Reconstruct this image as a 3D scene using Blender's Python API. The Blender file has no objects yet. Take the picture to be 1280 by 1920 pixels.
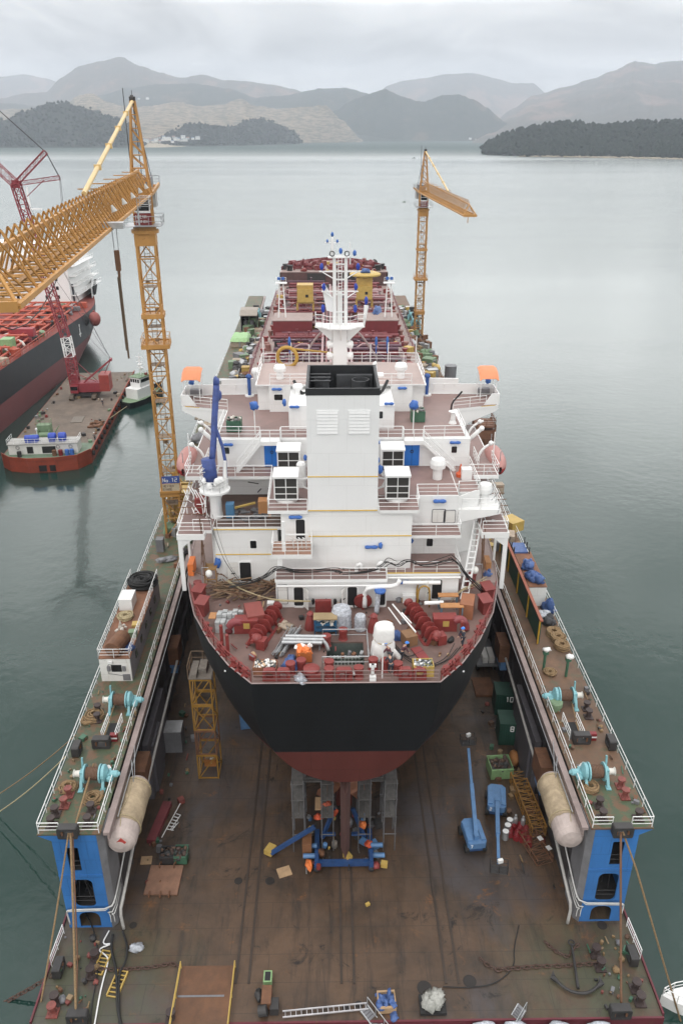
import bpy, bmesh, math, random
from mathutils import Vector, Matrix, noise
random.seed(7)
R = math.radians
PI = math.pi
sc = bpy.context.scene
COL = sc.collection
X0 = 1.0                      # dock and ship centre line
rnd = random.uniform

# ------------------------------------------------------------------ camera geometry (survey helper)
CF, CCX, CCY, CH = 1500., 640., 960., 59.5
CP = math.atan(711 / CF)
CA = math.atan(23 / (CF * math.cos(CP) + 711 * math.sin(CP)))
def _ray(x, y):
    u = x - CCX; v = y - CCY
    fw = CF * math.cos(CP) - v * math.sin(CP); dn = CF * math.sin(CP) + v * math.cos(CP)
    return (fw * math.sin(CA) + u * math.cos(CA), fw * math.cos(CA) - u * math.sin(CA), -dn)
def G(x, y, z):               # a photo measurement on the level z -> world
    r = _ray(x, y); t = (z - CH) / r[2]
    return Vector((r[0] * t, r[1] * t, z))
def GL(x, y, z):              # same in ship / dock coordinates
    p = G(x, y, z); p.x -= X0; return p
def V(x, y, F):               # a photo measurement at distance F -> world
    r = _ray(x, y); t = F / r[1]
    return Vector((r[0] * t, F, CH + r[2] * t))
def VL(x, y, F):
    p = V(x, y, F); p.x -= X0; return p

# ------------------------------------------------------------------ materials
MATS = {}
def M(name, col, rough=.55, metal=0., var=.18, scale=.8, rust=0., rcol=(.13, .055, .025), bump=0., bscale=6., dirt=0., spec=.5, stretch=None):
    if name in MATS: return MATS[name]
    m = bpy.data.materials.new(name); m.use_nodes = True
    nt = m.node_tree; N = nt.nodes; L = nt.links
    b = N['Principled BSDF']
    b.inputs['Metallic'].default_value = metal
    b.inputs['Specular IOR Level'].default_value = spec
    tc = N.new('ShaderNodeTexCoord'); src = tc.outputs['Object']
    if stretch:
        mp = N.new('ShaderNodeMapping'); mp.inputs['Scale'].default_value = stretch
        L.new(src, mp.inputs['Vector']); src = mp.outputs['Vector']
    n1 = N.new('ShaderNodeTexNoise'); n1.inputs['Scale'].default_value = scale; n1.inputs['Detail'].default_value = 8
    n1.inputs['Roughness'].default_value = .65
    L.new(src, n1.inputs['Vector'])
    mr = N.new('ShaderNodeMapRange'); mr.inputs[1].default_value = .3; mr.inputs[2].default_value = .7
    L.new(n1.outputs['Fac'], mr.inputs[0])
    mx = N.new('ShaderNodeMix'); mx.data_type = 'RGBA'
    mx.inputs[6].default_value = tuple(c * (1 - var) for c in col) + (1,)
    mx.inputs[7].default_value = tuple(min(1, c * (1 + var)) for c in col) + (1,)
    L.new(mr.outputs[0], mx.inputs[0]); out = mx.outputs[2]
    if dirt > 0:
        nd = N.new('ShaderNodeTexNoise'); nd.inputs['Scale'].default_value = scale * .5; nd.inputs['Detail'].default_value = 10
        nd.inputs['Roughness'].default_value = .7; nd.inputs['Distortion'].default_value = .6
        L.new(src, nd.inputs['Vector'])
        rr = N.new('ShaderNodeMapRange'); rr.inputs[1].default_value = .45; rr.inputs[2].default_value = .72; rr.inputs[4].default_value = dirt
        L.new(nd.outputs['Fac'], rr.inputs[0])
        m3 = N.new('ShaderNodeMix'); m3.data_type = 'RGBA'; m3.inputs[7].default_value = (.05, .042, .036, 1)
        L.new(rr.outputs[0], m3.inputs[0]); L.new(out, m3.inputs[6]); out = m3.outputs[2]
    if rust > 0:
        n2 = N.new('ShaderNodeTexNoise'); n2.inputs['Scale'].default_value = scale * 2.3; n2.inputs['Detail'].default_value = 10
        n2.inputs['Roughness'].default_value = .72; n2.inputs['Distortion'].default_value = .3
        mp2 = N.new('ShaderNodeMapping'); mp2.inputs['Location'].default_value = (7.3, 2.1, 5.7)
        L.new(src, mp2.inputs['Vector']); L.new(mp2.outputs['Vector'], n2.inputs['Vector'])
        r2 = N.new('ShaderNodeMapRange'); t0 = .68 - .28 * rust
        r2.inputs[1].default_value = t0; r2.inputs[2].default_value = t0 + .09
        L.new(n2.outputs['Fac'], r2.inputs[0])
        m2 = N.new('ShaderNodeMix'); m2.data_type = 'RGBA'; m2.inputs[7].default_value = rcol + (1,)
        L.new(r2.outputs[0], m2.inputs[0]); L.new(out, m2.inputs[6]); out = m2.outputs[2]
    L.new(out, b.inputs['Base Color'])
    rm = N.new('ShaderNodeMapRange'); rm.inputs[3].default_value = max(.05, rough - .12); rm.inputs[4].default_value = min(1, rough + .15)
    L.new(n1.outputs['Fac'], rm.inputs[0]); L.new(rm.outputs[0], b.inputs['Roughness'])
    if bump > 0:
        n3 = N.new('ShaderNodeTexNoise'); n3.inputs['Scale'].default_value = bscale; n3.inputs['Detail'].default_value = 5
        L.new(src, n3.inputs['Vector'])
        bp = N.new('ShaderNodeBump'); bp.inputs['Strength'].default_value = bump; bp.inputs['Distance'].default_value = .08
        L.new(n3.outputs['Fac'], bp.inputs['Height']); L.new(bp.outputs['Normal'], b.inputs['Normal'])
    MATS[name] = m
    return m

white = M('white_paint', (.80, .80, .79), .42, var=.03, scale=.35)
whiteO = M('weathered_white_paint', (.72, .71, .68), .5, var=.08, scale=.5, rust=.12)
deckred = M('primer_red_deck', (.18, .112, .096), .62, var=.2, scale=.35, dirt=.55, bump=.15)
deckpink = M('pale_pink_primer', (.30, .225, .205), .6, var=.15, scale=.4, dirt=.25)
housedeck = M('house_deck_paint', (.25, .165, .15), .5, var=.16, scale=.3, dirt=.35)
blackhull = M('black_topside_paint', (.006, .0064, .0078), .55, var=.35, scale=.25, stretch=(1, 1, .35), spec=.3)
redhull = M('antifouling_red', (.085, .024, .02), .6, spec=.2, var=.15, scale=.3, stretch=(1, 1, .4))
redgear = M('red_oxide_gear', (.21, .036, .032), .45, var=.2, scale=2.)
redpipe = M('dark_red_pipe', (.17, .035, .04), .5, var=.25, scale=1.2)
mauve = M('mauve_primer', (.36, .23, .235), .55, var=.2, scale=1.)
blue = M('blue_tarp', (.06, .115, .29), .5, var=.3, scale=3., bump=.5, bscale=5)
bluecover = M('blue_wrap', (.04, .13, .42), .5, var=.25, scale=3., bump=.3)
navywrap = M('navy_wrap', (.04, .07, .24), .5, var=.3, scale=2., bump=.8, bscale=3)
doorblue = M('door_blue', (.02, .16, .55), .45, var=.1)
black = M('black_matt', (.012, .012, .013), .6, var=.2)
blackfun = M('funnel_black', (.014, .015, .017), .5, var=.3)
rubber = M('black_rubber', (.018, .018, .018), .7, var=.3, scale=4)
glass = M('dark_glass', (.01, .012, .014), .12, var=.1)
grille = M('grille_mesh', (.035, .033, .03), .7, var=.2, scale=20)
yellow = M('yellow_paint', (.48, .33, .09), .5, var=.15, scale=1.5, rust=.15)
yline = M('yellow_line', (.68, .45, .08), .5, var=.08)
orange = M('orange_cloth', (.75, .20, .05), .6, var=.12, bump=.2)
craneY = M('crane_orange_yellow', (.45, .23, .065), .5, var=.16, scale=.6, rust=.22, rcol=(.19, .075, .025))
craneP = M('crane_pale_yellow', (.62, .44, .2), .5, var=.12, scale=1)
craneR = M('crane_red', (.26, .035, .045), .5, var=.2, scale=1.)
steel = M('galvanised_steel', (.42, .43, .44), .4, .6, var=.2, scale=2.)
greys = M('grey_paint', (.17, .17, .18), .55, var=.2, scale=.8, rust=.15)
darkst = M('dark_steel', (.035, .033, .033), .55, var=.3, scale=2., rust=.2)
rusty = M('rusty_steel', (.16, .075, .04), .8, var=.35, scale=1.2, bump=.3)
rustdeck = M('rust_orange_deck', (.22, .10, .055), .75, var=.25, scale=.6, dirt=.4)
greendeck = M('green_deck_paint', (.07, .098, .052), .6, var=.3, scale=.5, rust=.72, rcol=(.14, .08, .045), dirt=.6)
browndeck = M('brown_deck_paint', (.15, .085, .05), .65, var=.35, scale=.5, rust=.55, rcol=(.10, .085, .05), dirt=.6)
walldark = M('dock_inner_wall', (.05, .046, .048), .65, var=.25, scale=.4, rust=.25, rcol=(.08, .05, .038), dirt=.4, stretch=(1, 1, .3))
wallout = M('dock_outer_wall', (.05, .06, .08), .6, var=.2, scale=.4, rust=.3)
dockblue = M('dock_blue_paint', (.035, .16, .43), .55, var=.2, scale=.35, rust=.2, rcol=(.05, .09, .19), dirt=.2, stretch=(1, 1, .5))
pinkrail = M('faded_rubbing_rail', (.30, .235, .22), .65, var=.22, scale=.7, dirt=.3)
cyan = M('cyan_winch_paint', (.20, .42, .46), .45, var=.14, scale=2., rust=.08)
rope = M('tan_rope', (.25, .165, .085), .85, var=.35, scale=9., bump=.5, bscale=20)
ropeY = M('pale_rope', (.40, .33, .2), .85, var=.25, scale=9.)
wire = M('rusty_wire', (.15, .075, .04), .7, var=.3, scale=8.)
wood = M('plywood', (.42, .28, .16), .75, var=.2, scale=1.5)
planks = M('grey_planks', (.19, .165, .14), .8, var=.35, scale=3., stretch=(1, 4, 4))
canvas = M('canvas_cover', (.42, .33, .22), .85, var=.28, scale=1.3, bump=.6, bscale=4, dirt=.35)
tankp = M('fender_pink_grey', (.48, .40, .37), .6, var=.12, scale=1., dirt=.3)
whitecl = M('white_canvas', (.78, .77, .75), .8, var=.08, scale=1.2, bump=.9, bscale=2.2)
plastic = M('clear_plastic_wrap', (.42, .44, .48), .25, var=.35, scale=4., bump=.8, bscale=5)
greenbox = M('green_skip_paint', (.05, .13, .08), .5, var=.25, scale=1.5, rust=.25)
greenlt = M('light_green_paint', (.22, .36, .17), .55, var=.2, scale=1.5, rust=.3)
greencont = M('dark_green_container', (.012, .052, .036), .55, var=.2, scale=1.)
greenwall = M('green_windbreak', (.012, .07, .05), .6, var=.25, scale=.5, stretch=(1, 1, .3))
liftblue = M('lift_blue', (.10, .22, .42), .45, var=.15, scale=1.2, dirt=.3)
bargered = M('barge_red', (.27, .05, .025), .6, var=.25, scale=.5, rust=.3)
bargedeck = M('barge_deck', (.16, .125, .098), .75, var=.3, scale=.35, dirt=.45, rust=.25, rcol=(.14, .075, .045))
greencab = M('pale_green_machinery', (.17, .25, .15), .6, var=.2, scale=1.2, rust=.2)
lime = M('lime_tarp', (.32, .52, .25), .6, var=.15, scale=1.5, bump=.5)
trash = M('white_scrap', (.62, .58, .52), .6, var=.35, scale=5.)
tan = M('tan_bag', (.38, .31, .24), .85, var=.25, scale=2., bump=.5)
drumred = M('drum_red', (.20, .018, .022), .35, var=.15, scale=2.)
skinm = M('skin', (.45, .27, .19), .5, var=.05)
cloth_b = M('dark_work_clothes', (.03, .035, .05), .8, var=.2)
cloth_g = M('grey_work_clothes', (.16, .17, .18), .8, var=.2)
signred = M('sign_red', (.17, .02, .02), .5, var=.1)
signblue = M('sign_blue', (.05, .09, .30), .5, var=.1)
tyre = rubber

def panelize(mat, w_, h_, line=.5, bump=.25, streak=.0, scol=(.25, .17, .11)):
    nt = mat.node_tree; N = nt.nodes; L = nt.links; b = N['Principled BSDF']
    tc = N.new('ShaderNodeTexCoord'); sp = N.new('ShaderNodeSeparateXYZ'); L.new(tc.outputs['Object'], sp.inputs[0])
    ad = N.new('ShaderNodeMath'); ad.operation = 'ADD'; L.new(sp.outputs['X'], ad.inputs[0]); L.new(sp.outputs['Y'], ad.inputs[1])
    cb = N.new('ShaderNodeCombineXYZ'); L.new(ad.outputs[0], cb.inputs['X']); L.new(sp.outputs['Z'], cb.inputs['Y'])
    br = N.new('ShaderNodeTexBrick'); br.inputs['Scale'].default_value = 1; br.inputs['Brick Width'].default_value = w_; br.inputs['Row Height'].default_value = h_
    br.inputs['Mortar Size'].default_value = .022; br.inputs['Mortar Smooth'].default_value = .4; L.new(cb.outputs[0], br.inputs['Vector'])
    src = b.inputs['Base Color'].links[0].from_socket
    def dark(src, fac, col):
        m = N.new('ShaderNodeMix'); m.data_type = 'RGBA'; m.blend_type = 'MULTIPLY'; L.new(fac, m.inputs[0]); L.new(src, m.inputs[6]); m.inputs[7].default_value = col + (1,); return m.outputs[2]
    k = N.new('ShaderNodeMath'); k.operation = 'MULTIPLY'; k.inputs[1].default_value = line; L.new(br.outputs['Fac'], k.inputs[0])
    src = dark(src, k.outputs[0], (.35, .33, .31))
    if streak:
        mp = N.new('ShaderNodeMapping'); mp.inputs['Scale'].default_value = (2.6, .13, 1); L.new(cb.outputs[0], mp.inputs['Vector'])
        n = N.new('ShaderNodeTexNoise'); n.inputs['Scale'].default_value = 1.; n.inputs['Detail'].default_value = 6; n.inputs['Roughness'].default_value = .7; L.new(mp.outputs['Vector'], n.inputs['Vector'])
        r = N.new('ShaderNodeMapRange'); r.inputs[1].default_value = .58; r.inputs[2].default_value = .8; r.inputs[4].default_value = streak; L.new(n.outputs['Fac'], r.inputs[0])
        src = dark(src, r.outputs[0], scol)
    L.new(src, b.inputs['Base Color'])
    nb = N.new('ShaderNodeTexNoise'); nb.inputs['Scale'].default_value = .9; nb.inputs['Detail'].default_value = 2; L.new(tc.outputs['Object'], nb.inputs['Vector'])
    sb = N.new('ShaderNodeMath'); sb.operation = 'MULTIPLY_ADD'; sb.inputs[1].default_value = -.25; L.new(br.outputs['Fac'], sb.inputs[0]); L.new(nb.outputs['Fac'], sb.inputs[2])
    bp = N.new('ShaderNodeBump'); bp.inputs['Strength'].default_value = bump; bp.inputs['Distance'].default_value = .06; L.new(sb.outputs[0], bp.inputs['Height']); L.new(bp.outputs['Normal'], b.inputs['Normal'])
    return mat
wallwhite = panelize(M('white_wall_paint', (.80, .80, .79), .42, var=.035, scale=.35), 5.6, 1.4, .16, .3, .35, (.62, .55, .48))
panelize(blackhull, 7.5, 2.1, .5, .4, .6, (2.6, 2.4, 2.3)); panelize(redhull, 7.5, 2.1, .5, .4, .5, (.5, .45, .45)); panelize(dockblue, 3.2, 1.9, .5, .4, .8, (.5, .42, .38)); panelize(walldark, 6, 2.4, .6, .4, .7, (.6, .45, .35)); panelize(whiteO, 3, 1.3, .35, .35, .7, (.6, .45, .33)); panelize(bargered, 5, 1.2, .5, .4, .8, (.5, .4, .35))

# ------------------------------------------------------------------ mesh builder
class MB:
    def __init__(s): s.v = []; s.f = []; s.mi = []; s.sm = []; s.cur = 0
    def add(s, vs, fs, sm=False):
        o = len(s.v); s.v += [tuple(v) for v in vs]
        for f in fs: s.f.append(tuple(i + o for i in f)); s.mi.append(s.cur); s.sm.append(sm)
    def box(s, x0, x1, y0, y1, z0, z1):
        if x1 < x0: x0, x1 = x1, x0
        if y1 < y0: y0, y1 = y1, y0
        s.add([(x0, y0, z0), (x1, y0, z0), (x1, y1, z0), (x0, y1, z0), (x0, y0, z1), (x1, y0, z1), (x1, y1, z1), (x0, y1, z1)],
              [(3, 2, 1, 0), (4, 5, 6, 7), (0, 1, 5, 4), (1, 2, 6, 5), (2, 3, 7, 6), (3, 0, 4, 7)])
        return s
    def obox(s, c, size, rz=0, rx=0, ry=0):
        m = Matrix.Rotation(rz, 3, 'Z') @ Matrix.Rotation(ry, 3, 'Y') @ Matrix.Rotation(rx, 3, 'X'); h = [a / 2 for a in size]; c = Vector(c)
        vs = [c + m @ Vector((sx * h[0], sy * h[1], sz * h[2])) for sz in (-1, 1) for sx, sy in ((-1, -1), (1, -1), (1, 1), (-1, 1))]
        s.add(vs, [(3, 2, 1, 0), (4, 5, 6, 7), (0, 1, 5, 4), (1, 2, 6, 5), (2, 3, 7, 6), (3, 0, 4, 7)])
        return s
    def frame(s, d):
        d = d.normalized(); u = Vector((0, 0, 1)) if abs(d.z) < .95 else Vector((0, 1, 0))
        a = d.cross(u).normalized(); b = a.cross(d).normalized()
        return a, b
    def bar(s, p, q, w, h=None):
        p = Vector(p); q = Vector(q); h = h or w
        if (q - p).length < 1e-6: return s
        a, b = s.frame(q - p); a = a * w / 2; b = b * h / 2
        s.add([p - a - b, p + a - b, p + a + b, p - a + b, q - a - b, q + a - b, q + a + b, q - a + b],
              [(3, 2, 1, 0), (4, 5, 6, 7), (0, 1, 5, 4), (1, 2, 6, 5), (2, 3, 7, 6), (3, 0, 4, 7)])
        return s
    def tube(s, p, q, r, r2=None, n=6, caps=True):
        p = Vector(p); q = Vector(q); r2 = r if r2 is None else r2
        if (q - p).length < 1e-6: return s
        a, b = s.frame(q - p)
        vs = []
        for c, rr in ((p, r), (q, r2)):
            for i in range(n):
                t = 2 * PI * i / n; vs.append(c + a * (math.cos(t) * rr) + b * (math.sin(t) * rr))
        fs = [(i, (i + 1) % n, n + (i + 1) % n, n + i) for i in range(n)]
        s.add(vs, fs, n > 5)
        if caps: s.add(vs, [tuple(range(n - 1, -1, -1)), tuple(range(n, 2 * n))])
        return s
    def path(s, pts, r, n=6, smooth=0):
        pts = [Vector(p) for p in pts]
        for _ in range(smooth):
            o = [pts[0]]
            for a, b in zip(pts, pts[1:]): o += [a * .75 + b * .25, a * .25 + b * .75]
            pts = o + [pts[-1]]
        m = len(pts); rings = []
        for i, p in enumerate(pts):
            d = (pts[min(i + 1, m - 1)] - pts[max(i - 1, 0)])
            if d.length < 1e-6: d = Vector((0, 0, 1))
            a, b = s.frame(d)
            if rings and a.dot(pa) < 0 and abs(a.dot(pa)) > .3: a = -a; b = -b
            pa = a
            rings.append([p + a * (math.cos(2 * PI * k / n) * r) + b * (math.sin(2 * PI * k / n) * r) for k in range(n)])
        vs = [v for g in rings for v in g]
        fs = [(i * n + k, i * n + (k + 1) % n, (i + 1) * n + (k + 1) % n, (i + 1) * n + k) for i in range(m - 1) for k in range(n)]
        fs += [tuple(range(n - 1, -1, -1)), tuple(range((m - 1) * n, m * n))]
        s.add(vs, fs, n > 4)
        return s
    def lathe(s, prof, c, d=(0, 0, 1), n=12):
        c = Vector(c); d = Vector(d).normalized(); a, b = s.frame(d); vs = []
        for r, t in prof:
            for k in range(n):
                th = 2 * PI * k / n; vs.append(c + d * t + a * (math.cos(th) * r) + b * (math.sin(th) * r))
        m = len(prof)
        s.add(vs, [(i * n + k, i * n + (k + 1) % n, (i + 1) * n + (k + 1) % n, (i + 1) * n + k) for i in range(m - 1) for k in range(n)], False)
        s.add(vs, [tuple(range(n - 1, -1, -1)), tuple(range((m - 1) * n, m * n))])
        return s
    def ell(s, c, rx, ry, rz, nu=10, nv=7, jit=0., zmin=-1.):
        c = Vector(c); vs = []; sd = rnd(0, 100)
        for j in range(nv + 1):
            ph = -PI / 2 + PI * j / nv
            for i in range(nu):
                th = 2 * PI * i / nu; d = Vector((math.cos(ph) * math.cos(th), math.cos(ph) * math.sin(th), math.sin(ph)))
                k = 1 + jit * noise.noise(d * 2.2 + Vector((sd, 0, 0))) * 1.6
                vs.append(c + Vector((d.x * rx * k, d.y * ry * k, max(zmin, d.z * k) * rz)))
        fs = [(j * nu + i, j * nu + (i + 1) % nu, (j + 1) * nu + (i + 1) % nu, (j + 1) * nu + i) for j in range(nv) for i in range(nu)]
        s.add(vs, fs, True); return s
    def torus(s, c, R1, r, d=(0, 0, 1), n=18, m=6, sx=1.):
        c = Vector(c); d = Vector(d).normalized(); a, b = s.frame(d); vs = []
        for i in range(n):
            t = 2 * PI * i / n; u = a * math.cos(t) * sx + b * math.sin(t); p = c + u * R1
            un = u.normalized()
            for k in range(m):
                q = 2 * PI * k / m; vs.append(p + un * (r * math.cos(q)) + d * (r * math.sin(q)))
        s.add(vs, [(i * m + k, ((i + 1) % n) * m + k, ((i + 1) % n) * m + (k + 1) % m, i * m + (k + 1) % m) for i in range(n) for k in range(m)], True)
        return s
    def prism(s, pts, z0, z1):
        n = len(pts); vs = [(x, y, z0) for x, y in pts] + [(x, y, z1) for x, y in pts]
        s.add(vs, [tuple(range(n - 1, -1, -1)), tuple(range(n, 2 * n))] + [(i, (i + 1) % n, n + (i + 1) % n, n + i) for i in range(n)])
        return s
    def ext(s, pts, off):          # any planar 3-D outline pushed along off
        n = len(pts); off = Vector(off); vs = [Vector(p) for p in pts] + [Vector(p) + off for p in pts]
        s.add(vs, [tuple(range(n - 1, -1, -1)), tuple(range(n, 2 * n))] + [(i, (i + 1) % n, n + (i + 1) % n, n + i) for i in range(n)])
        return s
    def plate(s, outer, holes, fn, off):   # outline with holes in 2-D, mapped by fn to 3-D, pushed along off
        bm = bmesh.new(); loops = []
        for lp in [outer] + holes:
            vs = [bm.verts.new((x, y, 0)) for x, y in lp]; loops.append(vs)
            for i in range(len(vs)): bm.edges.new((vs[i], vs[(i + 1) % len(vs)]))
        bmesh.ops.triangle_fill(bm, use_beauty=True, use_dissolve=False, edges=bm.edges[:], normal=(0, 0, 1))
        bm.verts.index_update(); P = [Vector(fn(v.co.x, v.co.y)) for v in bm.verts]; n = len(P); off = Vector(off)
        fs = []
        for f in bm.faces:
            ix = [v.index for v in f.verts]; fs.append(tuple(ix)); fs.append(tuple(n + i for i in reversed(ix)))
        for vs in loops:
            for i in range(len(vs)):
                a, b = vs[i].index, vs[(i + 1) % len(vs)].index; fs.append((a, b, n + b, n + a))
        s.add(P + [p + off for p in P], fs); bm.free(); return s
    def build(s, name, mats, parent=None, loc=(0, 0, 0), rz=0, fix=True):
        me = bpy.data.meshes.new(name); me.from_pydata(s.v, [], s.f)
        for m in (mats if isinstance(mats, (list, tuple)) else [mats]): me.materials.append(m)
        me.polygons.foreach_set('material_index', s.mi); me.polygons.foreach_set('use_smooth', s.sm)
        if fix:
            bm = bmesh.new(); bm.from_mesh(me); bmesh.ops.recalc_face_normals(bm, faces=bm.faces[:]); bm.to_mesh(me); bm.free()
        me.update()
        o = bpy.data.objects.new(name, me); COL.objects.link(o)
        o.location = loc; o.rotation_euler = (0, 0, rz)
        if parent: o.parent = parent
        return o

def tag(o, label=None, cat=None, group=None, kind=None):
    if label: o['label'] = label
    if cat: o['category'] = cat
    if group: o['group'] = group
    if kind: o['kind'] = kind
    return o
def thing(name, label, cat, loc=(0, 0, 0), rz=0, group=None):
    o = bpy.data.objects.new(name, None); COL.objects.link(o); o.location = loc; o.rotation_euler = (0, 0, rz)
    o.empty_display_size = .5
    return tag(o, label, cat, group)
def solo(mb, name, mat, label, cat, loc=(0, 0, 0), rz=0, group=None):
    return tag(mb.build(name, mat, None, loc, rz), label, cat, group)
def copy_tree(o, parent=None):
    c = o.copy(); COL.objects.link(c)
    if parent: c.parent = parent
    for ch in list(o.children): copy_tree(ch, c)
    return c
def again(o, label, loc, rz=0):
    c = copy_tree(o); c.location = loc; c.rotation_euler = (0, 0, rz); c['label'] = label
    return c
def rail(mb, pts, h=1.05, rows=(.35, .7, 1.05), step=1.6, r=.032, base=True):
    pts = [Vector(p) for p in pts]
    for a, b in zip(pts, pts[1:]):
        L = (b - a).length; n = max(1, round(L / step))
        for i in range(n + 1):
            p = a.lerp(b, i / n); mb.tube(p, p + Vector((0, 0, h)), r, n=5)
        for z in rows: mb.tube(a + Vector((0, 0, z)), b + Vector((0, 0, z)), r * (1.15 if z == max(rows) else .8), n=5)
    return mb
def build_each(mbs, name, mat, parent):
    for q in mbs: q.build(name, mat, parent)
def clutter_mb(n, fn, sz=1.):
    m = MB()
    for k in range(n):
        p = Vector(fn()); m.cur = random.randrange(8); a = rnd(.3, 1.1) * sz
        t = random.random()
        if t < .4: m.obox(p + Vector((0, 0, a * .5)), (a * rnd(.6, 1.6), a * rnd(.6, 1.8), a), rnd(0, 3))
        elif t < .6: m.ell(p + Vector((0, 0, a * .3)), a * .8, a * .9, a * .7, 8, 6, .4)
        elif t < .8: m.lathe([(a * .5, 0), (a * .5, a * 1.1), (a * .2, a * 1.2)], p, (rnd(-.3, .3), rnd(-.3, .3), 1), 9)
        else: m.tube(p + Vector((0, 0, .09)), p + Vector((rnd(-.25, .25) * sz, rnd(-2.6, 2.6) * sz, rnd(.1, .4))), .05 + .03 * sz, n=5)
    return m
def circ(cx, cy, r, n=14, r2=None):
    return [(cx + r * math.cos(2 * PI * i / n), cy + (r2 or r) * math.sin(2 * PI * i / n)) for i in range(n)]
def rrect(x0, x1, z0, z1, r, top_only=False):
    pts = []
    for cx, cz, a in ((x1 - r, z1 - r, 0), (x0 + r, z1 - r, 90), (x0 + r, z0 + r, 180), (x1 - r, z0 + r, 270)):
        if top_only and a >= 180:
            pts.append((x0, z0) if a == 180 else (x1, z0)); continue
        for k in range(4): pts.append((cx + r * math.cos(R(a + 30 * k)), cz + r * math.sin(R(a + 30 * k))))
    return pts
STROKES = {  # simple stroke lettering on a 2 x 4 grid
 '0': [(0,0,2,0),(2,0,2,4),(2,4,0,4),(0,4,0,0)], '1': [(1,0,1,4),(1,4,.3,3.3)], '2': [(0,4,2,4),(2,4,2,2),(2,2,0,2),(0,2,0,0),(0,0,2,0)],
 '7': [(0,4,2,4),(2,4,.8,0)], '8': [(0,0,2,0),(2,0,2,4),(2,4,0,4),(0,4,0,0),(0,2,2,2)], 'N': [(0,0,0,4),(0,4,2,0),(2,0,2,4)],
 'o': [(.2,0,1.8,0),(1.8,0,1.8,2),(1.8,2,.2,2),(.2,2,.2,0)], '.': [(.8,0,1.2,0)], 'H': [(0,0,0,4),(2,0,2,4),(0,2,2,2)],
 'T': [(0,4,2,4),(1,4,1,0)], 'E': [(2,4,0,4),(0,4,0,0),(0,0,2,0),(0,2,1.6,2)], 'I': [(1,0,1,4)], 'S': [(2,4,0,4),(0,4,0,2),(0,2,2,2),(2,2,2,0),(2,0,0,0)], ' ': []}
def write(mb, txt, org, ux, uz, size, t=.04):
    org = Vector(org); ux = Vector(ux).normalized(); uz = Vector(uz).normalized(); x = 0
    for ch in txt:
        for a, b, c, d in STROKES[ch]:
            mb.bar(org + ux * (x + a * size / 4) + uz * (b * size / 4), org + ux * (x + c * size / 4) + uz * (d * size / 4), t * 1.0, t * .5)
        x += size * .72
    return mb
# ------------------------------------------------------------------ camera, sky, sun
cam = bpy.data.cameras.new('camera'); cam.sensor_fit = 'VERTICAL'; cam.sensor_height = 36
cam.lens = CF / 1920 * 36; cam.clip_start = .5; cam.clip_end = 60000
co = bpy.data.objects.new('camera', cam); COL.objects.link(co)
co.location = (0, 0, CH); co.rotation_euler = (PI / 2 - CP, 0, -CA); sc.camera = co
SUN_EL, SUN_AZ = R(52), R(200)       # sun behind the camera, a little to the left, veiled by cloud
w = bpy.data.worlds.new('World'); sc.world = w; w.use_nodes = True
nt = w.node_tree; N = nt.nodes; L = nt.links; bg = N['Background']
sky = N.new('ShaderNodeTexSky'); sky.sky_type = 'NISHITA'; sky.sun_disc = False
sky.sun_elevation = SUN_EL; sky.sun_rotation = SUN_AZ; sky.air_density = 1.2; sky.dust_density = 4
tc = N.new('ShaderNodeTexCoord')
mp = N.new('ShaderNodeMapping'); mp.inputs['Scale'].default_value = (1, 1, 3.2)
L.new(tc.outputs['Generated'], mp.inputs['Vector'])
nz = N.new('ShaderNodeTexNoise'); nz.inputs['Scale'].default_value = 4.6; nz.inputs['Detail'].default_value = 7; nz.inputs['Roughness'].default_value = .55
nz.inputs['Distortion'].default_value = .7
L.new(mp.outputs['Vector'], nz.inputs['Vector'])
cr = N.new('ShaderNodeMapRange'); cr.inputs[1].default_value = .34; cr.inputs[2].default_value = .66; cr.inputs[3].default_value = .58; cr.inputs[4].default_value = 1.16
L.new(nz.outputs['Fac'], cr.inputs[0])
sx = N.new('ShaderNodeSeparateXYZ'); L.new(tc.outputs['Generated'], sx.inputs[0])
gr = N.new('ShaderNodeValToRGB'); L.new(sx.outputs['Z'], gr.inputs[0])
for p_, v_ in ((0, .19), (.08, .20), (.122, .235), (.15, .82), (.2, 1.0), (.28, .95), (.36, .8), (.5, .5), (.7, .245), (1, .155)):
    e_ = gr.color_ramp.elements[0] if p_ == 0 else (gr.color_ramp.elements[1] if p_ == 1 else gr.color_ramp.elements.new(p_)); e_.color = (v_, v_, v_, 1)
gm = N.new('ShaderNodeMath'); gm.operation = 'MULTIPLY'; gm.inputs[1].default_value = 55.; L.new(gr.outputs[0], gm.inputs[0])
az = N.new('ShaderNodeMapRange'); az.inputs[1].default_value = -.4; az.inputs[2].default_value = .6; az.inputs[3].default_value = .74; az.inputs[4].default_value = 1.0; L.new(sx.outputs['Y'], az.inputs[0])
ga = N.new('ShaderNodeMath'); ga.operation = 'MULTIPLY'; L.new(gm.outputs[0], ga.inputs[0]); L.new(az.outputs[0], ga.inputs[1])
mu = N.new('ShaderNodeMath'); mu.operation = 'MULTIPLY'; L.new(cr.outputs[0], mu.inputs[0]); L.new(ga.outputs[0], mu.inputs[1])
cc = N.new('ShaderNodeMix'); cc.data_type = 'RGBA'; cc.blend_type = 'MULTIPLY'; cc.inputs[0].default_value = 1
cc.inputs[6].default_value = (1.0, .995, .985, 1); L.new(mu.outputs[0], cc.inputs[7])
mx = N.new('ShaderNodeMix'); mx.data_type = 'RGBA'; mx.inputs[0].default_value = .965
L.new(sky.outputs['Color'], mx.inputs[6]); L.new(cc.outputs[2], mx.inputs[7])
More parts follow.
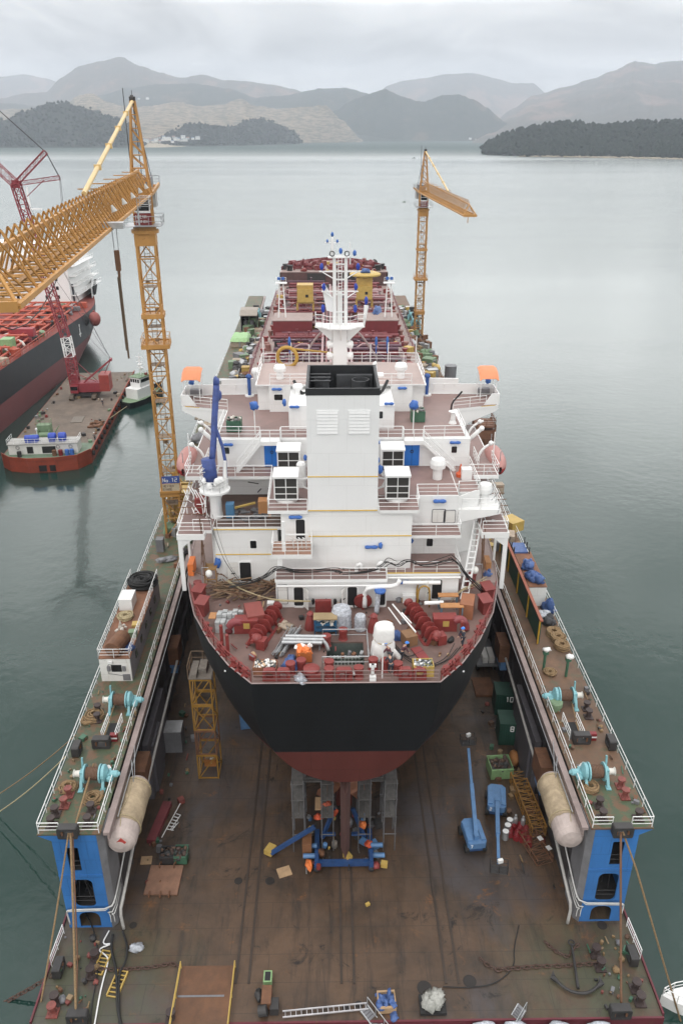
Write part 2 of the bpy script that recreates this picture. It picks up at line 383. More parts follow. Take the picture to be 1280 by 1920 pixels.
L.new(mx.outputs[2], bg.inputs['Color']); bg.inputs['Strength'].default_value = .1
sl = bpy.data.lights.new('sun', 'SUN'); sl.energy = 1.0; sl.angle = R(14); sl.color = (1, .965, .92)
so = bpy.data.objects.new('sun', sl); COL.objects.link(so)
d = Vector((math.sin(SUN_AZ) * math.cos(SUN_EL), math.cos(SUN_AZ) * math.cos(SUN_EL), math.sin(SUN_EL)))
so.rotation_euler = (-d).to_track_quat('-Z', 'Y').to_euler()
sc.view_settings.view_transform = 'Standard'; sc.view_settings.look = 'None'; sc.view_settings.exposure = -.46; sc.view_settings.gamma = 1
sc.cycles.use_denoising = True
sc.cycles.max_bounces = 6; sc.cycles.volume_bounces = 1
sc.cycles.caustics_reflective = False; sc.cycles.caustics_refractive = False

# ------------------------------------------------------------------ water
mw = bpy.data.materials.new('sea_water'); mw.use_nodes = True
nt = mw.node_tree; N = nt.nodes; L = nt.links; b = N['Principled BSDF']
geo = N.new('ShaderNodeNewGeometry')
b.inputs['IOR'].default_value = 1.5; b.inputs['Specular IOR Level'].default_value = .5
n0 = N.new('ShaderNodeTexNoise'); n0.inputs['Scale'].default_value = .012; n0.inputs['Detail'].default_value = 6
L.new(geo.outputs['Position'], n0.inputs['Vector'])
mx = N.new('ShaderNodeMix'); mx.data_type = 'RGBA'; mx.inputs[6].default_value = (.011, .034, .028, 1); mx.inputs[7].default_value = (.016, .044, .036, 1)
L.new(n0.outputs['Fac'], mx.inputs[0]); L.new(mx.outputs[2], b.inputs['Base Color'])
mp = N.new('ShaderNodeMapping'); mp.inputs['Scale'].default_value = (.0009, .006, 1); L.new(geo.outputs['Position'], mp.inputs['Vector'])
n4 = N.new('ShaderNodeTexNoise'); n4.inputs['Scale'].default_value = 1.; n4.inputs['Detail'].default_value = 4; L.new(mp.outputs['Vector'], n4.inputs['Vector'])
rr = N.new('ShaderNodeMapRange'); rr.inputs[1].default_value = .42; rr.inputs[2].default_value = .62; rr.inputs[3].default_value = .03; rr.inputs[4].default_value = .07
L.new(n4.outputs['Fac'], rr.inputs[0]); py = N.new('ShaderNodeSeparateXYZ'); L.new(geo.outputs['Position'], py.inputs[0])
wr = N.new('ShaderNodeValToRGB'); wd = N.new('ShaderNodeMapRange'); wd.inputs[1].default_value = 60; wd.inputs[2].default_value = 4000; L.new(py.outputs['Y'], wd.inputs[0]); L.new(wd.outputs[0], wr.inputs[0])
for p_, v_ in ((0, .0), (.03, .05), (.10, .20), (.25, .20), (.5, .15), (1, .12)):
    e_ = wr.color_ramp.elements[0] if p_ == 0 else (wr.color_ramp.elements[1] if p_ == 1 else wr.color_ramp.elements.new(p_)); e_.color = (v_, v_, v_, 1)
wa = N.new('ShaderNodeMath'); wa.operation = 'ADD'; L.new(rr.outputs[0], wa.inputs[0]); L.new(wr.outputs[0], wa.inputs[1]); L.new(wa.outputs[0], b.inputs['Roughness'])
n1 = N.new('ShaderNodeTexNoise'); n1.inputs['Scale'].default_value = .55; n1.inputs['Detail'].default_value = 4; L.new(geo.outputs['Position'], n1.inputs['Vector'])
n2 = N.new('ShaderNodeTexNoise'); n2.inputs['Scale'].default_value = .05; n2.inputs['Detail'].default_value = 3; L.new(geo.outputs['Position'], n2.inputs['Vector'])
am = N.new('ShaderNodeMath'); am.operation = 'MULTIPLY_ADD'; am.inputs[1].default_value = 3.; L.new(n2.outputs['Fac'], am.inputs[0]); L.new(n1.outputs['Fac'], am.inputs[2])
bp = N.new('ShaderNodeBump'); bp.inputs['Strength'].default_value = .055; bp.inputs['Distance'].default_value = .5
L.new(am.outputs[0], bp.inputs['Height']); L.new(bp.outputs['Normal'], b.inputs['Normal'])
wm = MB(); wm.add([(-11000, -300, 0), (11000, -300, 0), (11000, 15500, 0), (-11000, 15500, 0)], [(0, 1, 2, 3)])
tag(wm.build('water', mw), 'calm grey green sea water of the bay', None, None, 'structure')

# ------------------------------------------------------------------ hills and island
def terrain_mat(name, ca, cb, cc, sc1, sc2, thr, terr=False):
    m = bpy.data.materials.new(name); m.use_nodes = True; nt = m.node_tree; N = nt.nodes; L = nt.links; b = N['Principled BSDF']
    b.inputs['Roughness'].default_value = .95; b.inputs['Specular IOR Level'].default_value = .1
    g = N.new('ShaderNodeNewGeometry')
    a1 = N.new('ShaderNodeTexNoise'); a1.inputs['Scale'].default_value = sc1; a1.inputs['Detail'].default_value = 9; a1.inputs['Roughness'].default_value = .7
    L.new(g.outputs['Position'], a1.inputs['Vector'])
    x1 = N.new('ShaderNodeMix'); x1.data_type = 'RGBA'; x1.inputs[6].default_value = ca + (1,); x1.inputs[7].default_value = cb + (1,)
    r1 = N.new('ShaderNodeMapRange'); r1.inputs[1].default_value = .35; r1.inputs[2].default_value = .65; L.new(a1.outputs['Fac'], r1.inputs[0]); L.new(r1.outputs[0], x1.inputs[0])
    mp = N.new('ShaderNodeMapping'); mp.inputs['Scale'].default_value = (1, .6, 9 if terr else 1); L.new(g.outputs['Position'], mp.inputs['Vector'])
    a2 = N.new('ShaderNodeTexNoise'); a2.inputs['Scale'].default_value = sc2; a2.inputs['Detail'].default_value = 7; a2.inputs['Roughness'].default_value = .65; L.new(mp.outputs['Vector'], a2.inputs['Vector'])
    r2 = N.new('ShaderNodeMapRange'); r2.inputs[1].default_value = thr; r2.inputs[2].default_value = thr + .07; L.new(a2.outputs['Fac'], r2.inputs[0])
    x2 = N.new('ShaderNodeMix'); x2.data_type = 'RGBA'; x2.inputs[7].default_value = cc + (1,); L.new(r2.outputs[0], x2.inputs[0]); L.new(x1.outputs[2], x2.inputs[6])
    L.new(x2.outputs[2], b.inputs['Base Color'])
    return m
forest = terrain_mat('forested_slope', (.012, .02, .015), (.04, .042, .032), (.09, .07, .052), .012, .0035, .6)
bare = terrain_mat('winter_slope', (.04, .042, .034), (.085, .068, .055), (.15, .10, .08), .01, .0022, .52)
fieldm = terrain_mat('terraced_fields', (.27, .215, .155), (.185, .15, .115), (.09, .085, .066), .010, .018, .47, True)
dark = terrain_mat('dark_pine_ground', (.010, .016, .013), (.03, .034, .025), (.10, .08, .055), .03, .01, .66)
shorem = terrain_mat('pale_shore', (.42, .36, .27), (.30, .26, .2), (.16, .14, .11), .02, .03, .6)
def lerp_list(pts, x):
    for (a, b), (c, d) in zip(pts, pts[1:]):
        if a <= x <= c:
            t = (x - a) / (c - a); t = t * t * (3 - 2 * t) * .5 + t * .5; return b + (d - b) * t
    return pts[0][1] if x < pts[0][0] else pts[-1][1]
HILLF = {}
def hill(name, label, sil, Fr, Ff, Fb, mat, nx=150, ny=44, rough=.16, jit=4., p=1.25):
    x0, x1 = sil[0][0], sil[-1][0]; vs = []
    cols = []
    for i in range(nx + 1):
        px = x0 + (x1 - x0) * i / nx; py = lerp_list(sil, px); q = V(px, py, Fr(px) if callable(Fr) else Fr)
        frr = q.y; sl = q.x / q.y; zr = q.z + jit * noise.noise(Vector((px * .16, 3.3, 0))) * 2
        ff = Ff(px) if callable(Ff) else Ff
        cols.append((sl, frr, zr, ff))
    for j in range(ny + 1):
        t = j / ny * 1.5
        for (sl, frr, zr, ff) in cols:
            if t <= 1:
                F = ff + (frr - ff) * t; k = t ** p; env = math.sin(PI * min(1, t))
            else:
                F = frr + (Fb - frr) * (t - 1) * 2; k = 1 - ((t - 1) * 2) ** 1.2; env = math.sin(PI * (t - 1) * 2)
            x = sl * F
            nn = noise.fractal(Vector((x / (frr * .10), F / (frr * .10), 1.7)), .9, 2.1, 6)
            z = -4 + (zr + 4) * k + rough * max(zr, 10) * nn * env * .8 + jit * noise.noise(Vector((x / 60, F / 60, 0))) * min(1, 3 * t)
            if t > .03 and t < 1: z = max(z, 1.5 * min(1, t * 8)) if zr > 3 else z
            vs.append((x, F, z))
    w = nx + 1
    fs = [(j * w + i, j * w + i + 1, (j + 1) * w + i + 1, (j + 1) * w + i) for j in range(ny) for i in range(nx)]
    m = MB(); m.add(vs, fs, True)
    o = m.build(name, mat, fix=False); tag(o, label, None, None, 'structure')
    return vs, w
hill('hills', 'distant mountain behind the middle of the bay', [(600, 230), (690, 190), (730, 159), (760, 151), (790, 147), (840, 139), (885, 137), (925, 146), (960, 156), (1000, 156), (1030, 182), (1090, 230)], 12500, 10500, 14500, bare, 120, 30)
hill('hills', 'faint low mountain on the left horizon', [(-160, 165), (-60, 150), (0, 140), (45, 136), (90, 145), (140, 165), (200, 200)], 13500, 11500, 14800, bare, 60, 20)
hill('hills', 'large mountain on the right shore', [(880, 262), (920, 232), (960, 204), (1000, 178), (1060, 162), (1110, 147), (1150, 131), (1190, 113), (1225, 119), (1250, 114), (1290, 111), (1350, 120), (1420, 150), (1500, 200)], 9200, 5600, 13000, bare, 190, 56)
hill('hills', 'big peaked mountain on the left shore', [(-220, 160), (-120, 165), (-40, 178), (0, 184), (50, 174), (88, 172), (112, 146), (150, 122), (190, 113), (226, 104), (262, 122), (300, 135), (340, 145), (378, 138), (420, 149), (462, 151), (510, 158), (550, 166), (590, 182), (660, 215)], 9800, 7200, 12500, bare, 220, 50)
hill('hills', 'dark ridge of foothills in front of the left mountain', [(-220, 200), (-60, 190), (20, 192), (80, 200), (140, 188), (190, 176), (240, 163), (300, 156), (368, 154), (430, 164), (480, 181), (530, 178), (600, 164), (650, 163), (700, 176), (760, 200), (820, 240)], 8300, 6500, 10500, forest, 200, 40)
hill('hills', 'twin wooded hills in the middle of the far shore', [(540, 258), (580, 232), (630, 205), (670, 182), (722, 166), (752, 180), (790, 190), (830, 178), (858, 176), (885, 184), (915, 203), (945, 228), (970, 250), (990, 263)], 7400, lambda x: 6650 + 600 * abs(x - 760) / 250, 9000, forest, 150, 44)
FI = hill('fields', 'tan terraced farmland climbing from the left shore', [(-220, 205), (-60, 205), (60, 204), (120, 196), (150, 178), (172, 174), (200, 190), (240, 200), (290, 198), (330, 190), (370, 198), (420, 196), (450, 184), (475, 197), (520, 204), (570, 200), (610, 196), (640, 225), (680, 262)], 6300, lambda x: 4250 + max(0, x - 300) * 5.2, 7200, fieldm, 200, 50, rough=.10, p=.95)
hill('shore', 'pale strip of shoreline along the left bay', [(-220, 268), (0, 269), (200, 266), (300, 264), (400, 262), (480, 260), (560, 259), (620, 262), (660, 264)], lambda x: 4600 + max(0, x - 300) * 6, lambda x: 3900 + max(0, x - 300) * 6.4, 8000, shorem, 120, 12, rough=.05, jit=1.)
NH = hill('hills', 'dark wooded headland on the left shore', [(-220, 235), (-80, 240), (0, 226), (40, 214), (82, 197), (122, 192), (160, 204), (200, 214), (232, 226), (254, 244), (268, 268)], 4350, 3860, 5100, dark, 120, 30, rough=.12)
WH = hill('hills', 'small wooded knolls by the far village', [(296, 262), (330, 244), (352, 234), (376, 231), (410, 240), (440, 239), (462, 228), (486, 222), (512, 230), (536, 240), (552, 249), (562, 264)], lambda x: 4650 + max(0, x - 400) * 4, lambda x: 4250 + max(0, x - 400) * 5.2, 5900, dark, 90, 24, rough=.12)
IS = hill('island', 'wooded island with pale rocky shoreline', [(909, 289), (914, 276), (930, 262), (955, 252), (990, 242), (1030, 234), (1060, 232), (1085, 231), (1110, 238), (1135, 239), (1165, 235), (1210, 229), (1250, 231), (1290, 229), (1350, 236), (1450, 275)], lambda x: 2780 - .5 * (x - 900), lambda x: 2560 - max(0, x - 905) * 1.6 if x < 980 else 2370 - (x - 980) * .75, 3500, dark, 150, 34, rough=.12, jit=2.)
ib = MB()
for i in range(90):
    px = 975 + 330 * i / 90; F = 2395 - (px - 980) * .8 + rnd(-6, 6); r_ = V(px, 296, F)
    ib.ell((r_.x, F, .3), rnd(4, 9), rnd(3, 6), rnd(1.5, 4.2), 7, 5, .5)
tag(ib.build('shore_rocks', shorem), 'pale rocks along the foot of the island', 'rocks', None, 'stuff')

treeg = terrain_mat('pine_foliage', (.006, .013, .010), (.022, .031, .020), (.05, .045, .03), .08, .02, .66)
def pinewood(name, label, src, n, h0, h1, zmin=2):
    vs, w = src; m = MB(); tot = len(vs); k = 0; tries = 0
    while k < n and tries < n * 12:
        tries += 1
        a = Vector(vs[random.randrange(tot)]); b2 = Vector(vs[min(tot - 1, random.randrange(3) + vs.index(tuple(a)) if False else random.randrange(tot))])
        p = a + Vector((rnd(-1, 1) * h1 * 1.2, rnd(-1, 1) * h1 * 2, 0))
        if a.z < zmin: continue
        h = rnd(h0, h1); rr = h * rnd(.45, .8); sd = rnd(0, 99); n1, n2 = 6, 4; pv = []
        for j in range(n2 + 1):
            ph = j / n2; rad = rr * (math.sin(PI * (.12 + .88 * ph) ** .8) if j < n2 else .05) + .01
            for i in range(n1):
                th = 2 * PI * i / n1 + j * .5; kk = 1 + .55 * noise.noise(Vector((math.cos(th) * 1.3, math.sin(th) * 1.3, ph * 2 + sd)))
                pv.append((p.x + rad * kk * math.cos(th), p.y + rad * kk * math.sin(th), a.z - h * .15 + h * ph * (1 + .12 * kk)))
        m.add(pv, [(j * n1 + i, j * n1 + (i + 1) % n1, (j + 1) * n1 + (i + 1) % n1, (j + 1) * n1 + i) for j in range(n2) for i in range(n1)])
        k += 1
    tag(m.build(name, treeg, fix=False), label, 'woodland', None, 'stuff')
pinewood('woodland', 'dense pine wood covering the island', IS, 4200, 9, 15, 3)
pinewood('woodland', 'dark pine wood on the left headland', NH, 2300, 8, 13, 4)
pinewood('woodland', 'pine wood on the small knolls by the village', WH, 1700, 8, 13, 4)


# far village: each house its own gabled block
hm = [M('house_white', (.62, .62, .6), .7), M('house_grey', (.35, .36, .37), .7), M('house_blue_roof', (.10, .16, .26), .6), M('house_red_roof', (.25, .09, .06), .6)]
def house_mb(w_, d_, h_):
    m = MB(); m.box(-w_ / 2, w_ / 2, -d_ / 2, d_ / 2, -3, h_); m.cur = 1
    m.ext([(-w_ / 2 - .4, -d_ / 2 - .4, h_ + .01), (w_ / 2 + .4, -d_ / 2 - .4, h_ + .01), (w_ / 2 + .4, 0, h_ * 1.55), (-w_ / 2 - .4, 0, h_ * 1.55)], (0, 0, .4))
    m.ext([(-w_ / 2 - .4, d_ / 2 + .4, h_ + .01), (w_ / 2 + .4, d_ / 2 + .4, h_ + .01), (w_ / 2 + .4, 0, h_ * 1.55), (-w_ / 2 - .4, 0, h_ * 1.55)], (0, 0, .4))
    return m
protoh = [house_mb(14, 9, 6).build('village_house', [hm[0], hm[2]]), house_mb(20, 11, 8).build('village_house', [hm[0], hm[1]]), house_mb(12, 9, 5).build('village_house', [hm[1], hm[3]])]
hl = ['white village house with a blue roof on the far left shore', 'long white village building with a grey roof on the far left shore', 'small grey village house with a red roof on the far left shore']
k = 0
spots = [(x, rnd(262, 267)) for x in range(235, 350, 6)] + [(x, rnd(258, 263)) for x in range(300, 380, 9)] + [(6, 268), (20, 267), (660, 263), (668, 263), (655, 262), (740, 262), (756, 262), (764, 261), (880, 261), (890, 262), (162, 268), (180, 269), (172, 266), (262, 186), (278, 186)]
for x, y in spots:
    F = rnd(4180, 4350) if x < 400 else rnd(6900, 7100)
    if y < 200: F = 6200
    q = V(x, y, F); i = k % 3
    o = protoh[i] if k < 3 else protoh[i].copy()
    if k >= 3: COL.objects.link(o)
    o.location = (q.x, F - 20, max(4.5, q.z)); o.rotation_euler = (0, 0, rnd(-.6, .6)); tag(o, hl[i], 'house', 'houses of the far village'); k += 1

# haze
hz = bpy.data.materials.new('haze_air'); hz.use_nodes = True; nt = hz.node_tree; nt.nodes.clear()
ou = nt.nodes.new('ShaderNodeOutputMaterial'); pv = nt.nodes.new('ShaderNodeVolumePrincipled')
pv.inputs['Color'].default_value = (.83, .90, 1, 1); pv.inputs['Density'].default_value = 8.5e-5; pv.inputs['Anisotropy'].default_value = .1
nt.links.new(pv.outputs[0], ou.inputs['Volume'])
hb = MB(); hb.box(-11500, 11500, -400, 15800, -12, 1090)
tag(hb.build('haze', hz), 'pale sea haze over the bay', None, None, 'stuff')
# ------------------------------------------------------------------ floating dock
def dock_floor_mat():
    m = bpy.data.materials.new('dock_floor'); m.use_nodes = True; nt = m.node_tree; N = nt.nodes; L = nt.links; b = N['Principled BSDF']
    tc = N.new('ShaderNodeTexCoord'); o = tc.outputs['Object']
    def nz(sc_, det=8, rg=.65, dist=0., mpz=None):
        v = o
        if mpz:
            mp = N.new('ShaderNodeMapping'); mp.inputs['Scale'].default_value = mpz[0]; mp.inputs['Location'].default_value = mpz[1]; L.new(o, mp.inputs['Vector']); v = mp.outputs['Vector']
        n = N.new('ShaderNodeTexNoise'); n.inputs['Scale'].default_value = sc_; n.inputs['Detail'].default_value = det; n.inputs['Roughness'].default_value = rg; n.inputs['Distortion'].default_value = dist
        L.new(v, n.inputs['Vector']); return n.outputs['Fac']
    def rng(s, a, b_, c=0., d=1.):
        r = N.new('ShaderNodeMapRange'); r.inputs[1].default_value = a; r.inputs[2].default_value = b_; r.inputs[3].default_value = c; r.inputs[4].default_value = d; L.new(s, r.inputs[0]); return r.outputs[0]
    def mix(f, a, c2):
        x = N.new('ShaderNodeMix'); x.data_type = 'RGBA'; L.new(f, x.inputs[0])
        for i, q in ((6, a), (7, c2)):
            if isinstance(q, tuple): x.inputs[i].default_value = q + (1,)
            else: L.new(q, x.inputs[i])
        return x.outputs[2]
    c = mix(rng(nz(.16, 9, .7, .4), .35, .65), (.048, .032, .0215), (.112, .067, .040))
    c = mix(rng(nz(1., 10, .75, .5, ((.9, .12, 1), (3, 0, 0))), .50, .72), c, (.017, .0145, .0135))      # traffic streaks along the dock
    c = mix(rng(nz(.07, 6, .6, .5, ((1, 1, 1), (40, 12, 0))), .52, .64), c, (.064, .055, .056))           # lilac grey patches
    c = mix(rng(nz(.33, 10, .75, .8, ((1, 1, 1), (9, 2, 0))), .58, .66), c, (.014, .011, .010))         # oil and soot patches
    c = mix(rng(nz(.42, 10, .75, .4, ((1, 1, 1), (1, 22, 0))), .585, .67), c, (.16, .074, .030))         # fresh rust
    sp = N.new('ShaderNodeSeparateXYZ'); L.new(o, sp.inputs[0])
    ab = N.new('ShaderNodeMath'); ab.operation = 'ABSOLUTE'; L.new(sp.outputs['X'], ab.inputs[0])
    ed = N.new('ShaderNodeMath'); ed.operation = 'MULTIPLY'; L.new(rng(ab.outputs[0], 10, 19), ed.inputs[0]); L.new(rng(sp.outputs['Y'], 46, 41), ed.inputs[1])
    e2 = N.new('ShaderNodeMath'); e2.operation = 'MULTIPLY'; L.new(ed.outputs[0], e2.inputs[0]); L.new(rng(nz(.5, 8, .7, .4), .36, .56), e2.inputs[1])
    c = mix(e2.outputs[0], c, (.066, .070, .040))                                                     # green paint left on the end deck
    br = N.new('ShaderNodeTexBrick'); br.inputs['Scale'].default_value = 1; br.inputs['Brick Width'].default_value = 6.; br.inputs['Row Height'].default_value = 2.3
    br.inputs['Mortar Size'].default_value = .035; br.inputs['Mortar Smooth'].default_value = .3; L.new(o, br.inputs['Vector'])
    c = mix(rng(br.outputs['Fac'], 0, 1, 0, .5), c, (.03, .024, .02))
    L.new(c, b.inputs['Base Color'])
    L.new(rng(nz(.3, 8, .7), .35, .7, .38, .8), b.inputs['Roughness'])
    bp = N.new('ShaderNodeBump'); bp.inputs['Strength'].default_value = .35; bp.inputs['Distance'].default_value = .06
    L.new(nz(1.6, 8, .7), bp.inputs['Height']); L.new(bp.outputs['Normal'], b.inputs['Normal'])
    MATS['dock_floor'] = m; return m
floorm = dock_floor_mat()
DECKZ, WTOP, DEND = 2.0, 12.2, 262.
dock = thing('floating_dock', 'long steel floating dock with blue end towers and rusty brown floor', 'floating dock', (X0, 0, 0))
m = MB(); m.box(-22.6, 22.6, 36.2, DEND + 6, -3.2, DECKZ); pont = m.build('pontoon_deck', floorm, dock)
m = MB(); m.box(-22.68, 22.68, 36.05, 36.195, -3, DECKZ + .02); m.box(-22.75, -22.61, 36.3, 90, 1.2, DECKZ + .16); m.box(22.61, 22.75, 36.3, 90, 1.2, DECKZ + .16)
m.build('edge_plate', M('edge_red', (.12, .02, .03), .6, rust=.3), dock)
# three pairs of low skid rails on the floor
for px, in ((442,), (466,), (640,), (664,), (836,), (860,)):
    q = GL(px, 1845, 2)
    m = MB(); m.box(q.x - .09, q.x + .09, q.y, 66, DECKZ, DECKZ + .05); m.build('skid_rail', M('rail_brown', (.046, .032, .024), .6, var=.3, scale=2), dock)
SL = -.018
def wx(s, x, F): return s * x + (SL * (F - 44) if s < 0 else 0)
def wallbox(m, s, xa, xb, Fa, Fb, z0, z1):
    P = [(wx(s, xa, Fa), Fa), (wx(s, xb, Fa), Fa), (wx(s, xb, Fb), Fb), (wx(s, xa, Fb), Fb)]
    m.prism(P, z0, z1)
CHOCKS = {}
for s in (-1, 1):
    m = MB(); wallbox(m, s, 18.45, 22.1, 46.6, DEND, DECKZ, WTOP - .12)
    m.cur = 0
    for k in range(30):                                   # vertical ribs and ledge on the inner face
        F = 50 + k * 3.4
        wallbox(m, s, 18.3, 18.449, F, F + .18, DECKZ, 10.6)
    wallbox(m, s, 18.12, 18.449, 52, DEND, 6.2, 6.42)
    wallbox(m, s, 18.2, 18.449, 46.7, DEND, 10.7, 11.2)
    w_ = m.build('wing_wall', walldark, dock)
    m = MB(); wallbox(m, s, 18.38, 23.1, 43.9, DEND, WTOP - .12, WTOP)
    m.build('wing_deck', greendeck if s < 0 else browndeck, dock)
    if s > 0:
        m = MB(); m.add([(18.5, 44, WTOP + .006), (23, 44, WTOP + .006), (23, 49.2, WTOP + .006), (20.6, 50.1, WTOP + .006), (18.5, 49.6, WTOP + .006)], [(0, 1, 2, 3, 4)]); m.build('deck_paint', greendeck, dock)
    # end tower: blue front plate with a slot, an oval opening and an arch; side plates; dark floors behind
    m = MB(); fr = 43.92
    out = [(18.7, DECKZ), (22.1, DECKZ), (22.1, WTOP - .7), (23.1, WTOP - .13), (18.7, WTOP - .13)]
    holes = [rrect(20.25, 21.15, 8.3, 10.8, .12), rrect(19.65, 21.25, 4.35, 7.4, .45), rrect(19.55, 21.2, DECKZ + .06, 3.75, .6, True)]
    m.plate(out, holes, lambda x, z: (s * x, fr, z), (0, .12, 0))
    m.box(s * 21.98, s * 22.1, fr + .12, 46.59, DECKZ, WTOP - .13)
    m.box(s * 18.72, s * 22.1, fr - .06, fr - .002, 7.85, 7.95)
    m.build('end_tower', dockblue, dock)
    m = MB(); m.prism([(s * 18.69, 43.86), (s * 18.3, 44.3), (s * 18.3, 46.59), (s * 18.69, 46.59)], DECKZ, WTOP - .13); m.build('tower_pillar', greys, dock)
    m = MB()
    for z in (4.2, 8.1): m.box(s * 18.75, s * 21.97, fr + .13, 46.58, z - .12, z)
    for z in (4.75, 5.2): m.tube((s * 19.3, fr + .3, z), (s * 21.6, fr + .3, z), .035)
    for z in (8.6, 9.1): m.tube((s * 20, fr + .3, z), (s * 21.6, fr + .3, z), .035)
    for k in range(5): m.tube((s * rnd(19.5, 21.5), fr + rnd(.6, 2.2), 4.2), (s * rnd(19.5, 21.5), fr + rnd(.6, 2.2), 8.), .05)
    m.box(s * 19.4, s * 20.2, 45, 46, 4.2, 5.4)
    m.build('tower_gallery', darkst, dock)
    # rubbing rail along the inner edge
    m = MB(); wallbox(m, s, 17.72, 18.2, 44.0, DEND, WTOP - .25, WTOP + .02); wallbox(m, s, 17.8, 17.9, 44.0, DEND, WTOP - .8, WTOP - .25); m.build('rubbing_rail', pinkrail, dock)
    m = MB(); wallbox(m, s, 17.55, 17.62, 46, 110, WTOP - .5, WTOP - .42); m.build('pipe_rail', steel, dock)
    # railings
    m = MB(); FF = [44.05, 52, 62, 75, 90, 110, 140, 180]
    rail(m, [(wx(s, 18.5, F), F, WTOP) for F in FF], rows=(.55, 1.05), step=1.9, r=.03); m.build('railing', white, dock)
    m = MB(); rail(m, [(wx(s, 22.98, F), F, WTOP) for F in FF], rows=(.55, 1.05), step=1.9, r=.03); m.build('railing', white, dock)
    m = MB(); rail(m, [(s * 18.5, 44.02, WTOP), (s * 19.95, 44.02, WTOP)], step=1.4); rail(m, [(s * 21.4, 44.02, WTOP), (s * 22.98, 44.02, WTOP)], step=1.5); m.build('railing', white, dock)
    # white pipework round the tower foot
    m = MB()
    for k in range(4):
        o_ = k * .17
        m.path(([(s * 17.9, 49, 7.5), (s * 18.2, 44.4, 4.9)] if k == 0 else [(s * (18.35 - .05 * k), 46, 4.9 - o_)]) + [(s * (18.45 - .1 * k), 43.62, 4.5 - o_), (s * (20.6 if k < 2 else 19.4 - .3 * k), 43.62, 4.45 - o_)] + ([(s * 21.8, 43.62, 4.4 - o_), (s * 22.0, 43.7, 4.1), (s * 21.9, 43.7, 2.7)] if k < 2 else [(s * (19.2 - .3 * k), 43.62, 4.3 - o_), (s * (19.2 - .3 * k), 43.62, 3.0)]), .042 if k else .065, 6, 1)
    m.build('service_pipe', M('pipe_offwhite', (.55, .55, .53), .5, var=.15), dock)
    m = MB(); m.path([(s * 17.4, 70, 9), (s * 17.4, 50, 7.2), (s * 17.7, 44.6, 4.6), (s * 17.9, 43.9, 3.8), (s * 17.7, 43.6, 2.2)], .13, 8, 1); m.build('drain_pipe', M('pipe_grey', (.36, .35, .33), .5, var=.2, scale=2), dock)
    # low quarter railing at the pontoon edge
    m = MB(); rail(m, [(s * 22.4, 43.4, DECKZ), (s * 22.5, 40.6, DECKZ)], step=1.4); m.build('railing', white, dock)
    # protruding wall boxes
    for F in (53.5, 72, 91):
        m = MB(); wallbox(m, s, 17.2, 18.29, F, F + 2.6, 7.0, 9.2); bx_ = m.build('wall_bracket', rusty, dock)
        m = MB(); wallbox(m, s, 17.5, 18.28, F + .3, F + 2.3, 5.7, 6.99); m.build('wall_panel', liftblue, bx_)
    m = MB(); wallbox(m, s, 17.75, 18.29, 57.5, 66, DECKZ + .02, 8.6); wallbox(m, s, 17.5, 17.74, 58.5, 62, DECKZ + .02, 7.6); m.build('wall_pad', M('wall_lilac_grey', (.085, .08, .09), .6, var=.2, rust=.2), dock)
    # keel blocks and side blocks below the hull
for k in range(30):
    F = 62 + k * 5
    m = MB(); m.box(-.9, .9, F, F + 1.2, DECKZ, 3.46); m.build('keel_block', rusty, dock)

# deckhouse on the left wing
def wing_house():
    x0, x1, F0, F1 = -22.95, -20.05, 62.4, 77.6
    m = MB(); sh = lambda F: SL * (F - 62)
    m.prism([(x0, F0), (x1, F0), (x1 + sh(F1), F1), (x0 + sh(F1), F1)], WTOP, 14.78); m.cur = 1
    m.prism([(x0 - .05, F0 - .05), (x1 + .05, F0 - .05), (x1 + .05 + sh(F1), F1), (x0 - .05 + sh(F1), F1)], 14.78, 14.86)
    m.cur = 2; m.add([(x1 + .012, F0 + .2, WTOP), (x1 + .012 + sh(F1), F1, WTOP), (x1 + .012 + sh(F1), F1, 14.7), (x1 + .012, F0 + .2, 14.7)], [(0, 1, 2, 3)])  # side wall sheet in lilac grey, darker than the white front
    h = m.build('deckhouse', [whiteO, rustdeck, M('lilac_side_wall', (.30, .29, .32), .6, var=.1, dirt=.3)], dock)
    m = MB(); rail(m, [(x0 + sh(F1), F1, 14.86), (x0, F0, 14.86), (x1, F0, 14.86), (x1 + sh(F1), F1, 14.86)], h=1., rows=(.35, .68, 1.), step=1.5); m.build('roof_railing', white, h)
    m = MB(); m.obox((-21.4, F0 - .03, 13.7), (.95, .06, .75)); wn = m.build('window', glass, h)
    for sx in (-1, 1):
        m = MB(); m.obox((-21.4 + sx * .72, F0 - .1, 13.7), (.28, .15, .5)); m.build('shutter', greys, h)
    m = MB(); m.obox((-21.9, F0 - .12, 14.45), (.4, .2, .25)); m.build('flood_lamp', white, h)
    m = MB(); m.path([(-21.9, F0 - .05, 14.3), (-22.2, F0 - .05, 14.0), (-22.2, F0 - .05, 13.1), (-21, F0 - .05, 12.9), (-20.3, F0 - .05, 13)], .03, 5); m.box(-20.9, -20.2, F0 - .04, F0 - .003, 12.3, 13); m.build('conduit', greys, h)
    for k in range(5):
        F = 64.5 + k * 2.5; m = MB(); m.box(-20.03 + SL * (F - 62) , -19.98 + SL * (F - 62), F, F + .7, 13.3, 14); m.build('window', glass, h)
wing_house()

